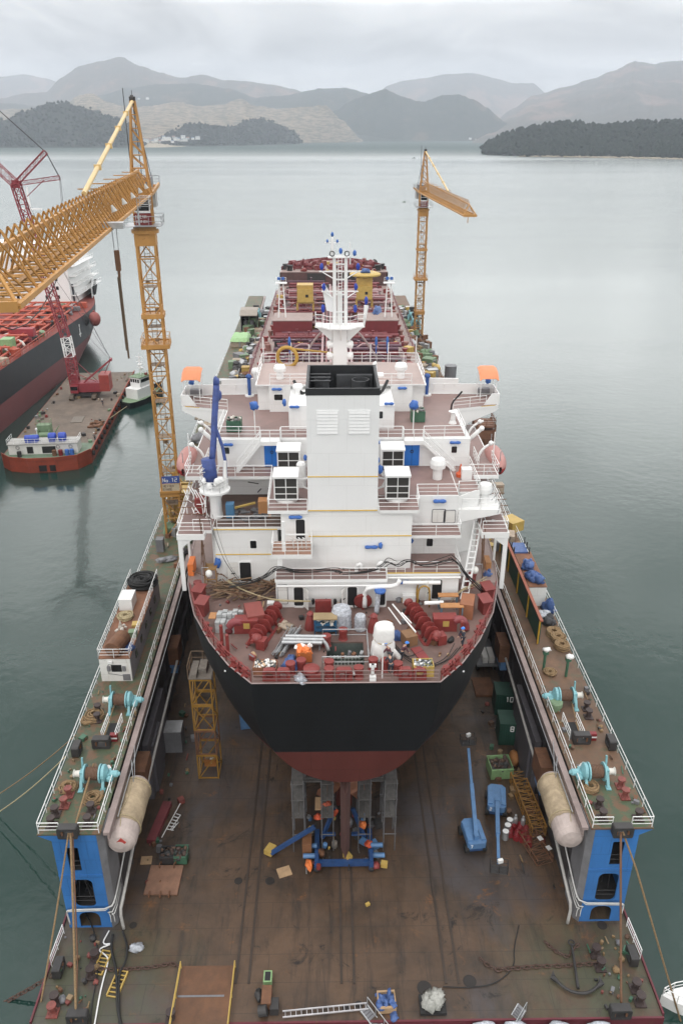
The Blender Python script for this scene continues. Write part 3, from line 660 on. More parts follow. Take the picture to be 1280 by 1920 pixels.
# green windbreak on the right wing
wb = thing('windbreak', 'tall dark green steel windbreak wall with yellow posts on right dock wing', 'wall', (X0 + 20.1, 68, WTOP))
m = MB(); m.box(-.05, .05, 0, 20, .0, 2.7); m.build('panel', greenwall, wb)
m = MB(); m.box(-.16, .16, -.1, 20.1, 2.7, 2.86); m.build('top_rail', M('rust_red_trim', (.3, .09, .05), .6), wb)
for k in range(5):
    m = MB(); m.box(-.2, -.06, k * 5 - .06, k * 5 + .1, 0, 2.69); m.build('post', M('yellow_post', (.5, .3, .03), .5), wb)
cnw = thing('store_container', 'white steel store box beside the green windbreak wall', 'container', (X0 + 21.5, 75.2, WTOP))
m = MB(); m.box(-.95, .95, 0, 8, 0, 2.4); m.build('body', whiteO, cnw); m = MB(); m.box(-1, 1, -.05, 8.05, 2.4, 2.5); m.build('roof', rustdeck, cnw)
def lumpy(name, mat, label, cat, c, sx, sy, sz, n=7, group=None, jit=.35):
    m = MB()
    for i in range(n): m.ell((rnd(-.6, .6) * sx, rnd(-.6, .6) * sy, sz * rnd(.25, .6)), sx * rnd(.3, .6), sy * rnd(.3, .6), sz * rnd(.35, .55), 9, 6, jit)
    m.ell((0, 0, .1 * sz), sx, sy, sz * .6, 12, 7, jit, -.2)
    return solo(m, name, mat, label, cat, c, rnd(0, 3), group)
lumpy('tarp_bundle', blue, 'blue tarpaulin bundle on the roof of the white store box, nearer one', 'bundle', (X0 + 21.5, 76.6, 14.75), .8, 1.1, 1.0)
lumpy('tarp_bundle', blue, 'blue tarpaulin bundle on the far end of the white store box roof', 'bundle', (X0 + 21.3, 79.6, 14.75), .7, 1.1, .9)
cg = thing('pallet_cage', 'black framed cage holding blue sheeting behind the white store box', 'cage', (X0 + 21.3, 84, WTOP))
m = MB(); m.box(-.8, .8, -1.2, 1.2, .3, 2.7); m.build('sheeting', blue, cg)
m = MB()
for x in (-.9, .9):
    for y in (-1.3, 0, 1.3): m.bar((x, y, 0), (x, y, 3.4), .1)
    for z in (.2, 2.9): m.bar((x, -1.3, z), (x, 1.3, z), .08)
m.build('frame', darkst, cg)
lumpy('tarp_bundle', blue, 'long blue tarpaulin drooping over the right dock rail', 'bundle', (X0 + 22.6, 74.2, WTOP), .45, .9, 1.5)
lumpy('tarp_bundle', plastic, 'grey blue plastic heap at the foot of the white store box', 'bundle', (X0 + 21.8, 73, WTOP), .9, .8, .7)
def coil_mb(r, n, rr, lay=2, jit=.12):
    m = MB()
    for k in range(n):
        R1 = r * (.45 + .55 * (k % 4) / 3) * rnd(.92, 1.05); z = rr + (k // 4) * rr * 1.7
        pts = [(rnd(-jit, jit) * r + R1 * math.cos(t * PI / 6), R1 * math.sin(t * PI / 6) * rnd(.95, 1.05), z + rnd(-.2, .2) * rr) for t in range(13)]
        m.path(pts, rr, 5)
    return m
def coil(label, c, r=.7, n=8, rr=.07, mat=rope, grp='coils of mooring rope on the dock wings'): return solo(coil_mb(r, n, rr), 'rope_coil', mat, label, 'rope coil', c, rnd(0, 6), grp)
for (x, y, lb) in ((1037, 1190, 'tan rope coil lying farthest along the right rail past the windbreak'), (1045, 1200, 'tan rope coil in the middle of three by the right rail'), (1052, 1215, 'tan rope coil nearest of three by the right rail')):
    q = G(x, y, WTOP); coil(lb, q, .75, 16, .085)
for (x, y, r, lb, n) in ((175, 1498, .75, 'big tan rope coil on the green deck behind the left bollard pair', 10), (128, 1478, .7, 'tan rope heap against the outer rail of the left wing near the winch', 9),
        (178, 1345, .8, 'long tangle of tan rope beside the outer rail past the left winch', 14), (165, 1352, .6, 'small tan rope heap next to the black chock on the left wing', 8), (236, 1158, .75, 'pale tan rope coil on the left deckhouse roof', 12),
        (1105, 1478, .7, 'tan rope coil by the inner rail of the right wing near the winch', 12), (1030, 1262, .6, 'dark tangled rope by the green post on the right wing', 8)):
    zz = 14.87 if y == 1158 else WTOP
    coil(lb, G(x, y, zz), r, n, .075, ropeY if y == 1158 else rope)
lumpy('canvas_heap', M('dark_tarp', (.05, .05, .055), .7, var=.4, bump=.5), 'black tarpaulin heap between the rope coils and the windbreak end', 'tarp', G(1028, 1168, WTOP), .9, .8, .8)

# mooring winches of the wings
def winch(label, loc, flip=1, first=[None]):
    if first[0]:
        o = again(first[0][flip], label, loc) if flip in first[0] else None
        if o: return o
    t = thing('mooring_winch', label, 'winch', loc, 0, 'cyan mooring winches of the dock'); t.scale = (.86, .9, .95)
    f = flip
    m = MB(); m.lathe([(.5, -.62), (.5, .62)], (0, 0, 1.05), (1, 0, 0), 16)
    for k in range(9): m.torus((-.56 + k * .14, 0, 1.05), .52, .075, (1, 0, 0), 16, 5)
    m.build('rope_drum', M('wound_wire', (.15, .085, .055), .8, var=.4, scale=12, bump=.5, bscale=18), t)
    for x in (-.72, .72):
        m = MB(); m.lathe([(.25, -.07), (.82, -.07), (.82, .07), (.25, .07)], (x, 0, 1.05), (1, 0, 0), 18)
        m.build('flange', cyan, t)
    for x in (-1.0, 1.0):
        m = MB(); m.bar((x, -.95, 0), (x, -.1, 1.15), .24, .3); m.bar((x, .85, 0), (x, .1, 1.15), .24, .3); m.obox((x, 0, 1.1), (.34, .55, .55)); m.obox((x, -.95, .06), (.45, .5, .12)); m.obox((x, .85, .06), (.45, .5, .12))
        if x == f * 1.0: m.bar((x, .3, 1.2), (x, .55, 2.3), .14, .2)
        m.build('side_frame', cyan, t)
    m = MB(); m.lathe([(.62, 0), (.74, .1), (.74, .35), (.5, .5), (.3, .62)], (-f * .8, 0, 1.1), (-f, 0, 0), 16); m.obox((-f * 1.35, .1, .8), (.5, .9, .7)); m.build('gear_case', cyan, t)
    m = MB(); m.lathe([(.22, 0), (.3, .1), (.3, .7), (.2, .8), (.13, .95)], (-f * 1.55, .0, 1.0), (-f, 0, 0), 12); m.ell((-f * 1.6, -.4, .8), .35, .3, .3, 8, 6, .2); m.build('motor', cyan, t)
    m = MB(); m.lathe([(.38, 0), (.28, .12), (.26, .5), (.38, .62)], (f * 1.15, 0, 1.05), (f, 0, 0), 14); m.build('warping_head', M('warp_white', (.62, .6, .55), .5, var=.15), t)
    first[0] = dict(first[0] or {}); first[0][f] = t
    return t
winch('cyan winch next to the white deckhouse front on the left wing', G(228, 1328, WTOP), -1)
winch('cyan winch with brown wound drum nearest the left blue tower', G(178, 1468, WTOP), -1)
winch('cyan winch farther along the right wing near the windbreak', G(1057, 1320, WTOP), 1)
winch('cyan winch with white canvas bits nearest the right blue tower', G(1113, 1464, WTOP), 1)
for x, y, lb in ((1092, 1438, 'white rags tied on the near right cyan winch'), (202, 1443, 'white rags tied on the near left cyan winch')):
    lumpy('rag_bundle', whitecl, lb, 'rags', G(x, y, WTOP + .9), .35, .3, .35, 4)
# bollards of the wings and the end deck
def bollard_mb(r=.25, h=.85):
    m = MB(); m.obox((0, 0, .05), (r * 3, r * 3, .1)); m.lathe([(r * 1.15, .1), (r * .85, .25), (r * .8, h * .75), (r * 1.25, h * .8), (r * 1.25, h)], (0, 0, 0), (0, 0, 1), 14); return m
darkbol = M('bollard_dark', (.045, .03, .028), .6, var=.4, scale=3., rust=.25)
bolb = []
def bollard(label, x, y, z=WTOP, mat=None, s=1.):
    o = solo(bollard_mb(), 'bollard', mat or darkbol, label, 'bollard', G(x, y, z), 0, 'bollards of the floating dock'); o.scale = (s, s, s); return o
redcap = M('bollard_red', (.20, .055, .045), .6, var=.35, scale=3., rust=.4, rcol=(.05, .035, .03))
for x, y, lb, mt in ((130, 1492, 'dark red bollard beside the left outer rail behind the rope coil', redcap), (122, 1512, 'red bollard in front of its twin at the left outer rail', redcap), (105, 1528, 'brown bollard wound with rope at the left outer corner', None), (98, 1548, 'brown bollard in the outer corner of the left tower top', None),
        (172, 1522, 'brown bollard with a rope turn at the left inner rail', None), (166, 1546, 'small dark bollard beside the left tower chock', None), (185, 1335, 'dark bollard among ropes past the left winch', None), (184, 1352, 'dark bollard nearer the chock past the left winch', None),
        (1162, 1475, 'pink topped bollard on the right wing by the outer rail', redcap), (1170, 1495, 'pink topped bollard in front of its twin on the right wing', redcap), (1195, 1535, 'brown bollard wound with rope at the right outer corner', None), (1122, 1512, 'brown bollard with rope at the right inner rail', None), (1128, 1535, 'dark red bollard nearest the right tower chock', None),
        (1098, 1330, 'dark bollard behind the near right winch', None), (1102, 1345, 'small dark bollard behind the near right winch', None)):
    bollard(lb, x, y, WTOP, mt)
for x, y, lb, mt in ((105, 1880, 'black bollard under the left mooring ropes on the end deck', None), (100, 1900, 'red topped bollard in the left corner of the end deck', redcap), (180, 1800, 'black bollard beside the yellow ladder on the end deck', None), (172, 1830, 'black bollard left of the chain on the end deck', None), (322, 1912, 'small black bollard beside the rusty ramp', None),
        (1115, 1790, 'black bollard above the chain on the right end deck', None), (1124, 1815, 'black bollard at the end of the chain on the right', None), (1190, 1855, 'black bollard at the right edge of the end deck', None), (1198, 1880, 'black bollard nearest the right corner of the end deck', None)):
    bollard(lb, x, y, DECKZ, mt, 1.1)
def chock(label, x, y, z, w=1.5, rz=0):
    t = thing('fairlead', label, 'fairlead', G(x, y, z), rz, 'fairleads of the floating dock')
    m = MB(); m.plate(rrect(-w / 2, w / 2, 0, 1.0, .15), [rrect(-w * .33, w * .33, .22, .78, .2)], lambda a, b: (a, -.3, b), (0, .6, 0)); m.build('frame', darkst, t)
    for k in (-1, 1):
        m = MB(); m.lathe([(.1, .2), (.1, .8)], (k * w * .3, -.15, 0), (0, 0, 1), 8); m.build('roller', rusty, t)
    return t
chock('dark roller fairlead over the left blue tower front', 130, 1568, WTOP)
chock('dark roller fairlead over the right blue tower front', 1164, 1566, WTOP)
chock('square black fairlead frame on the left wing between the winches', 192, 1400, WTOP)
chock('square black fairlead frame on the right wing between the winches', 1088, 1392, WTOP)
chock('dark fairlead on the left outer edge with ropes running to the water', 146, 1412, WTOP, 1.2, PI / 2)
chock('dark fairlead on the right outer edge beside the near winch', 1143, 1400, WTOP, 1.2, PI / 2)
chock('black fairlead at the bottom edge on the left where two ropes end', 148, 1915, DECKZ)
chock('black fairlead at the bottom edge on the right below the rope', 1160, 1905, DECKZ)
chock('rusty fairlead at the left edge with the red chain', 112, 1822, DECKZ, 1.3, PI / 2)
chock('rusty fairlead at the right edge beside the chain end', 1182, 1800, DECKZ, 1.3, PI / 2)
def sbox(name, mat, label, cat, px, py, z, size, rz=0, group=None, lid=None, lean=0):
    t = thing(name, label, cat, G(px, py, z), rz, group); a, b, c = size
    m = MB(); m.box(-a / 2, a / 2, -b / 2, b / 2, 0, c)
    m.build('body', mat, t)
    if lid: m = MB(); m.box(-a / 2 - .04, a / 2 + .04, -b / 2 - .04, b / 2 + .04, c, c + .08); m.build('lid', lid, t)
    return t
# rails round the stair hatches
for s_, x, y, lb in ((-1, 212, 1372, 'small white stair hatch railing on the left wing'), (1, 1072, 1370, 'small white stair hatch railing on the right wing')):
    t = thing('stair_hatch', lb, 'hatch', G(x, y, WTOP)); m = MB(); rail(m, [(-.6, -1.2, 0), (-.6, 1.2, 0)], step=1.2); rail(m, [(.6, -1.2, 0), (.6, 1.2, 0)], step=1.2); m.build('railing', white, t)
    m = MB(); m.box(-.5, .5, -1.1, 1.1, 0, .03); m.build('dark_opening_panel', black, t);  # black sheet on the deck; the stairwell's shade is put into its colour
    q = G(x + (3 if s_ < 0 else 37), y + 16, WTOP); sb = thing('hose_box', 'red hose box beside the %s stair hatch' % ('left' if s_ < 0 else 'right'), 'box', q); m = MB(); m.box(-.3, .3, -.2, .2, 0, .7); m.build('body', drumred, sb); m = MB(); m.box(-.31, .31, -.21, -.2, .3, .45); m.build('stripe', white, sb)
# green vent pots
for x, y, lb in ((245, 1325, 'round pale green ventilator beside the far left winch'), (1040, 1330, 'round green ventilator with rusty lid beside the far right winch')):
    m = MB(); m.lathe([(.45, 0), (.45, .4), (.6, .45), (.6, .85), (.5, .95)], (0, 0, 0), (0, 0, 1), 16); solo(m, 'ventilator', greencab, lb, 'ventilator', G(x, y, WTOP))
for x, y, lb in ((1018, 1255, 'green pipe post with white rag by the inner rail of the right wing'), (1060, 1268, 'green pipe post behind the far right winch')):
    t = thing('pipe_post', lb, 'post', G(x, y, WTOP)); m = MB(); m.tube((0, 0, 0), (0, 0, 1.9), .14, n=8); m.obox((0, 0, 2), (.5, .4, .35)); m.build('post', greenbox, t); m = MB(); m.ell((.1, 0, 2.3), .4, .3, .25, 8, 5, .4); m.build('rag', whitecl, t)
# deckhouse roof load
sbox('tank_box', white, 'white box tank on the left deckhouse roof', 'tank', 241, 1135, 14.87, (1.35, 2.0, 1.3))
m = MB(); m.lathe([(.75, 0), (.78, .05), (.78, 2.3), (.6, 2.35)], (0, 0, .78), (.25, 1, 0), 18); solo(m, 'steel_drum', rusty, 'big rusty open drum at the front of the deckhouse roof', 'drum', G(212, 1232, 14.87))
m = MB()
for k in range(90): m.torus((rnd(-.2, .2), rnd(-.2, .2), .1 + .05 * (k % 16)), 1.5 * rnd(.25, 1.02), .065, (rnd(-.06, .06), rnd(-.06, .06), 1), 22, 5)
t = solo(m, 'hose_coil', rubber, 'big black hose coil piled behind the left deckhouse roof', 'hose coil', G(269, 1096, 14.9))
sbox('crate', yellow, 'flat yellow crate on the left deckhouse roof', 'crate', 256, 1172, 14.87, (.8, .8, .25), .1)
sbox('crate', greencab, 'dark green crate by the roof rail of the left deckhouse', 'crate', 250, 1192, 14.87, (.8, .7, .6), .1)
lumpy('tarp_bundle', blue, 'small blue bundle on the left deckhouse roof corner', 'bundle', G(242, 1215, 14.87), .5, .6, .5, 4)
m = MB()
for a_, b_ in (((-.3, 0, 0), (0, 0, 1.3)), ((.3, 0, 0), (0, 0, 1.3)), ((0, .4, 0), (0, 0, 1.3))): m.tube(a_, b_, .05)
for k in range(10): m.ell((rnd(-.4, .4), rnd(-.9, .6), rnd(.1, .5)), .16, .14, .14, 6, 5, .3)
solo(m, 'tripod', trash, 'white tripod with chain links on the deckhouse roof', 'tripod', G(228, 1185, 14.87))
# things farther along the wings
lumpy('pipe_heap', M('grey_pipes_heap', (.2, .2, .21), .5, var=.4, scale=5), 'heap of grey pipes on the green deck behind the hose coil', 'pipes', G(313, 1050, WTOP), .7, 1.4, .5)
sbox('locker', greys, 'grey locker by the outer rail at the left crane foot', 'locker', 302, 1032, WTOP, (.9, 1.0, 1.7))
sbox('box', rustdeck, 'small red and white lamp box on the left inner rail', 'box', 330, 1063, WTOP, (.4, .4, .5))

# hanging cylinder fenders
def fender(label, s):
    c = Vector((X0 + s * 17.3, 44.9, 10.3)); t = thing('cylinder_fender', label, 'fender', c)
    m = MB(); m.lathe([(.35, -.42), (.8, -.3), (1.1, 0), (1.18, .3), (1.18, 5.6), (.9, 6.1), (.3, 6.4)], (0, 0, 0), (0, 1, 0), 24); m.build('shell', tankp, t)
    m = MB(); vs = []; n = 24; rows = 16
    for j in range(rows + 1):
        for i in range(n):
            a = 2 * PI * i / n; rr = 1.22 + .05 * noise.noise(Vector((math.cos(a) * 2, math.sin(a) * 2, j * .5)))
            vs.append((rr * math.cos(a), 1.25 + 4.35 * j / rows + .12 * noise.noise(Vector((i * .7, j * .1, 4))) * (j in (0, rows)), rr * math.sin(a)))
    m.add(vs, [(j * n + i, j * n + (i + 1) % n, (j + 1) * n + (i + 1) % n, (j + 1) * n + i) for j in range(rows) for i in range(n)], True); m.build('canvas_cover', canvas, t)
    m = MB()
    for y in (1.5, 5.4): m.torus((0, y, 0), 1.27, .035, (.1, 1, 0), 22, 5)
    m.path([(0, .4, 1.2), (s * .3, 2, 1.25), (0, 3.6, 1.24), (s * .2, 5.5, 1.22)], .03, 5); m.build('lashing', ropeY, t)
    build_each([MB().path(p_, .035, 5) for p_ in ([(0, 5, 1.2), (s * .4, 6.5, 2.2)], [(0, 5.4, 1.2), (s * .5, 8.2, 2.2)], [(s * .6, .3, .9), (s * 1.2, .6, 1.9)])], 'hanger', steel, t)
    if s < 0: m = MB(); m.obox((.15, -.36, .35), (.55, .08, .55), 0, 0, .8); m.build('patch', M('patch_red', (.4, .05, .04), .7), t)
    return t
fender('large canvas wrapped cylinder fender with red patch hanging inside the left wing', -1)
fender('large canvas wrapped cylinder fender with plain white end hanging inside the right wing', 1)

# mooring ropes
def ropeline(label, pts, r=.07, mat=rope, sag=0, cat='rope'):
    pts = [Vector(p) for p in pts]
    if sag and len(pts) == 2:
        a, b = pts; pts = [a.lerp(b, k / 12) - Vector((0, 0, sag * 4 * (k / 12) * (1 - k / 12))) for k in range(13)]
    m = MB(); o = pts[0]; m.path([p - o for p in pts], r, 6); return solo(m, 'mooring_rope', mat, label, cat, o, 0, 'mooring ropes of the dock')
lt = G(129, 1562, WTOP + .5); rt = G(1163, 1560, WTOP + .5)
ropeline('tan rope slanting from the left tower fairlead to the water', [lt, G(66, 1940, 0)], .075, rope, .3)
ropeline('tan rope hanging down the left tower to the lower fairlead', [lt + Vector((.15, 0, 0)), G(143, 1912, DECKZ + .4)], .09, rope, .2)
ropeline('second brown rope close beside it down the left tower', [lt + Vector((.3, 0, 0)), G(146, 1800, DECKZ + .3), G(142, 1905, DECKZ + .4)], .06, wire)
ropeline('brown rope hanging straight down the right tower to the lower fairlead', [rt, G(1164, 1895, DECKZ + .4)], .09, wire, .2)
ropeline('tan rope slanting from the right tower out over the water', [rt + Vector((.15, 0, 0)), G(1192, 1630, 9.2), G(1275, 1915, 0)], .075, rope)
ropeline('thin rope from the left wing edge down to the sea, upper one', [G(143, 1378, WTOP + .4), G(-30, 1506, 0)], .05, rope, .4)
ropeline('pale thin rope from the left wing edge down to the sea, lower one', [G(124, 1418, WTOP + .4), G(-20, 1534, 0)], .06, ropeY, .4)
ropeline('tan rope running along the left deck from the winch to the tower fairlead', [G(176, 1432, WTOP + 1.2), G(138, 1560, WTOP + .45)], .09, rope)
ropeline('thin rope between the two left winches along the deck', [G(222, 1300, WTOP + .9), G(193, 1388, WTOP + .6)], .05, rope)
ropeline('brown rope from the far right winch along the deck', [G(1066, 1296, WTOP + .6), G(1085, 1375, WTOP + .6)], .05, rope)
# chains
def chain_mb(pts, ln=.42, r=.055, mat=None):
    m = MB(); pts = [Vector(p) for p in pts]; k = 0
    for a, b in zip(pts, pts[1:]):
        L_ = (b - a).length; n = max(1, int(L_ / (ln * .72))); d = (b - a).normalized(); u, v = m.frame(d)
        for i in range(n):
            c = a.lerp(b, (i + .5) / n); w_ = (u if k % 2 else v); k += 1
            p = [c + d * ln * .5 * math.cos(t * PI / 4) + w_ * ln * .3 * math.sin(t * PI / 4) for t in range(9)]
            m.path(p, r, 4)
    return m
def chain(label, pts, **kw):
    o = Vector(pts[0]); return solo(chain_mb([Vector(p) - o for p in pts], **kw), 'chain', M('rust_chain', (.075, .042, .032), .8, var=.4, scale=6), label, 'chain', o)
chain('rusty chain lying across the right end deck to the bollards', [G(898, 1796, 2.12), G(918, 1812, 2.12), G(930, 1818, 2.12), G(1000, 1812, 2.12), G(1060, 1810, 2.12), G(1118, 1806, 2.12)], ln=.5)
chain('rusty chain lying across the left end deck', [G(338, 1812, 2.12), G(322, 1806, 2.12), G(280, 1814, 2.12), G(215, 1818, 2.12), G(185, 1816, 2.3)], ln=.42)
chain('red rusty anchor chain running from the left edge into the sea', [G(108, 1822, 2.4), G(60, 1852, 1.), G(0, 1885, -.4)], ln=.5, r=.07)
chain('short dark chain pile beside the anchor shank', [G(1020, 1765, 2.12), G(1045, 1786, 2.12), G(1065, 1794, 2.12), G(1078, 1775, 2.2), G(1085, 1770, 2.3)], ln=.4)
# anchor on the deck
at = thing('anchor', 'big dark stocked anchor lying on the right end deck', 'anchor', G(1082, 1858, DECKZ), R(-8)); m = MB(); m.tube((0, 0, .3), (0, 3.6, .3), .12, .08, 8); m.build('shank', darkst, at)
m = MB(); m.path([(-1.75, .75, .35), (-1.3, .15, .3), (-.7, -.25, .28), (0, -.38, .28), (.7, -.25, .28), (1.3, .15, .3), (1.75, .75, .35)], .11, 7, 1)
for k in (-1, 1): m.ext([(k * 1.45, .2, .22), (k * 1.95, .55, .22), (k * 1.7, 1.15, .22)], (0, 0, .18))
m.build('flukes', darkst, at); m = MB(); m.torus((0, 3.75, .3), .22, .06, (0, 0, 1), 12, 5); m.build('ring', darkst, at)

# ---- things on the dock floor
def skip_(name, mat, label, px, py, z, a, b, c, rz, load, group=None, n=26, lm=.16):
    t = thing(name, label, 'skip' if name == 'skip' else name.replace('_', ' '), G(px, py, z), rz, group)
    m = MB(); m.box(-a / 2, a / 2, -b / 2, b / 2, 0.05, .12)
    for sx in (-1, 1): m.box(sx * a / 2, sx * (a / 2 - .07), -b / 2, b / 2, .12, c); m.box(-a / 2 + .071, a / 2 - .071, sx * b / 2, sx * (b / 2 - .07), .12, c)
    m.bar((-a / 2, -b / 2 - .03, c - .08), (a / 2, -b / 2 - .03, c - .08), .1); m.bar((-a / 2, b / 2 + .03, c - .08), (a / 2, b / 2 + .03, c - .08), .1)
    m.build('body', mat, t)
    if load:
        m = MB()
        for k in range(n):
            m.cur = random.randrange(3); q_ = (rnd(-.42, .42) * a, rnd(-.42, .42) * b, c * rnd(.6, 1.02))
            if k % 2: m.obox(q_, (lm * rnd(1, 3), lm * rnd(.8, 2), lm * rnd(.5, 1.4)), rnd(0, 3), rnd(-.6, .6), rnd(-.6, .6))
            else: m.ell(q_, lm * rnd(.8, 2), lm * rnd(.8, 2), lm, 7, 5, .4)
        m.box(-a / 2 + .08, a / 2 - .08, -b / 2 + .08, b / 2 - .08, .13, c * .7); m.build('load', load, t)
    return t
scrap3 = [trash, M('scrap_grey', (.12, .12, .13), .6, var=.4), M('scrap_tan', (.3, .22, .14), .7, var=.4)]
dk3 = [M('sc1', (.09, .06, .05), .8), M('sc2', (.16, .10, .07), .8), M('sc3', (.05, .05, .05), .7)]
MATS['sc1'].name = 'scrap_brown'; MATS['sc2'].name = 'scrap_rust'; MATS['sc3'].name = 'scrap_dark'
skip_('skip', darkst, 'dark rusty skip beside the big rusty plate', 316, 1612, 2, 1.25, 1.2, 1., 0, dk3)
skip_('skip', greenbox, 'green skip of rubbish right of the dark skip on the floor', 341, 1610, 2, 1.15, 1.3, .95, 0, dk3)
sbox('pallet', wood, 'small wooden pallet with yellow marks left of the skips', 'pallet', 275, 1614, 2, (.95, .8, .12), .05)
pl = thing('steel_plate', 'big square rusty hatch cover lying on the dock floor', 'plate', G(308, 1652, 2), R(-1)); m = MB(); m.box(-1.4, 1.4, -1.45, 1.45, .05, .22); m.build('cover', M('plate_rust', (.24, .13, .085), .75, var=.25, scale=.9, dirt=.25, rust=.2), pl)
for x in (-.9, 0, .75):
    m = MB(); m.box(x - .06, x + .06, -1.75, -1.25, .1, .36); m.build('lug', rusty, pl)
for x in (-.6, .65):
    m = MB(); m.path([(x, 1.15, .2), (x, 1.2, .6), (x + .1, 1.5, .6), (x + .1, 1.55, .2)], .05, 5); m.build('lug', rusty, pl)
ct = thing('grey_container', 'grey metal box container by the left dock wall', 'container', G(325, 1400, 2), .02); m = MB(); m.box(-1.1, 1.1, -.9, .9, 0, 2.6)
for k in range(9): m.box(-1 + k * .25, -.95 + k * .25, -.93, -.9, .1, 2.5)
m.build('body', greys, ct); m = MB(); m.box(-1.12, 1.12, -.92, .92, 2.6, 2.68); m.build('roof', steel, ct)
def greencontainer(label, px, py, txt, h=2.8):
    t = thing('green_container', label, 'container', G(px, py, 2), R(-3)); m = MB(); m.box(-1.2, 1.2, -1.1, 1.1, .1, h)
    for k in range(10): m.box(-1.1 + k * .24, -1.0 + k * .24, -1.13, -1.1, .3, h - .2)
    m.build('body', greencont, t); m = MB(); m.box(-1.22, 1.22, -1.14, 1.12, h, h + .08); m.build('roof', M('container_roof', (.035, .085, .065), .6, var=.2), t)
    m = MB(); write(m, txt, (-.1, -1.15, h - .85), (1, 0, 0), (0, 0, 1), .6, .1); m.build('number', white, t)
    return t
greencontainer('dark green container marked 8 nearer along the right wall', 952, 1385, '8')
greencontainer('dark green container marked 10 behind the one marked 8', 944, 1330, '10')
tr = thing('flat_truck', 'dim flatbed truck loaded with two pale panels under the right hull side', 'truck', G(912, 1262, 2), 0)
m = MB(); m.box(-1.2, 1.2, 0, 5.5, .9, 1.1); m.build('bed', greys, tr); m = MB(); m.box(-1.1, 1.1, 5.6, 7.2, .7, 2.6); m.build('cab', darkst, tr)
for x in (-.5, .25):
    m = MB(); m.box(x, x + .6, .4, 2.6, 1.12, 1.9); m.build('panel', whiteO, tr)
for x in (-1, 1):
    for y in (.8, 4, 6.2): m = MB(); m.lathe([(.45, -.14), (.45, .14)], (x, y, .46), (1, 0, 0), 14); m.build('wheel', tyre, tr)
sbox('floor_cover', rusty, 'dark red floor cover plate in front of the green containers', 'plate', 905, 1290, 2, (2.2, 3.2, .3), 0)
sbox('blue_box', liftblue, 'blue steel box under the left turn of the hull', 'box', 468, 1358, 2, (2.0, 1.4, 1.6), .2)
sbox('red_beam', redpipe, 'long dark red beam lying by the left fender', 'beam', 300, 1545, 2, (.8, 4.6, .5), R(-8))
m = MB(); m.tube((-.5, -1.6, .1), (.9, 2.2, .2), .05); m.tube((.2, -.8, .1), (1, .8, .15), .05)
for k in range(6): m.tube((-.1 + k * .14, -.7 + k * .35, .12), (.5 + k * .1, -.9 + k * .35, .12), .045)
m.path([(.3, -.9, .1), (.7, -.6, .4), (.9, 0, .1)], .045, 5)
solo(m, 'pipe_scrap', white, 'white tangled pipe frame lying by the red beam', 'frame', G(317, 1545, 2), .1)
lumpy('plastic_sack', plastic, 'clear plastic sack of scrap alone on the left floor', 'sack', G(258, 1778, 2), .42, .55, .5, 5)
rp = thing('ramp', 'wide rusty steel ramp plate at the bottom edge of the dock', 'ramp', G(385, 1870, 2)); m = MB(); m.box(-2.05, 1.95, -2.6, 2.35, .04, .18); m.build('plate', M('ramp_rust', (.135, .066, .035), .75, var=.3, scale=.8, dirt=.35), rp)
for x in (-2.1, 1.98):
    m = MB(); rail(m, [(x, -2.5, .18), (x, 2.2, .18)], h=.75, rows=(.4, .75), step=2.2, r=.04); m.build('railing', yellow, rp)
m = MB(); m.box(-2, 1.4, -.1, .05, .181, .2); m.build('seam', greys, rp)
# yellow cable bridges, hoses
def ybridge(label, px, py, w_, l_, rz):
    t = thing('cable_bridge', label, 'cable ramp', G(px, py, 2), rz); m = MB()
    for x in (-w_ / 2, w_ / 2): m.bar((x, -l_ / 2, .12), (x, l_ / 2, .12), .1, .2)
    m.build('side_rail', yellow, t); m = MB()
    for k in range(7): m.bar((-w_ / 2, -l_ / 2 + k * l_ / 6, .1), (w_ / 2, -l_ / 2 + k * l_ / 6, .1), .08)
    m.build('rung', yellow, t); return t
ybridge('yellow ladder shaped cable bridge left of the chain', 193, 1806, .75, 1.9, R(-10)); ybridge('yellow cable bridge with thick black cables through it', 221, 1846, .8, 2.0, R(-10))
def hose(label, pts, r, mat, cat='hose'):
    o = Vector(pts[0]); m = MB(); m.path([Vector(p) - o for p in pts], r, 6, 2); return solo(m, 'hose', mat, label, cat, o)
hose('white hose curling over the left end deck', [G(x, y, 2.15) for x, y in ((205, 1745), (190, 1772), (215, 1768), (182, 1780), (198, 1790), (205, 1800), (190, 1850), (177, 1925))], .06, white)
hose('thick black cable running over the end deck through the yellow bridge', [G(x, y, 2.25) for x, y in ((212, 1752), (208, 1780), (218, 1815), (220, 1850), (220, 1890), (230, 1930))], .10, rubber)
hose('second black cable looping wide before the yellow bridge', [G(x, y, 2.25) for x, y in ((230, 1745), (240, 1775), (236, 1805), (224, 1822), (223, 1860), (225, 1935))], .08, rubber)
hose('dark cable along the left edge of the end deck', [G(x, y, 2.12) for x, y in ((155, 1700), (180, 1750), (186, 1820), (172, 1880), (170, 1930))], .05, rubber)
hose('dark cable curling across the right floor to the chain', [G(x, y, 2.1) for x, y in ((972, 1735), (962, 1780), (965, 1812), (930, 1845), (880, 1852), (830, 1850))], .04, rubber)
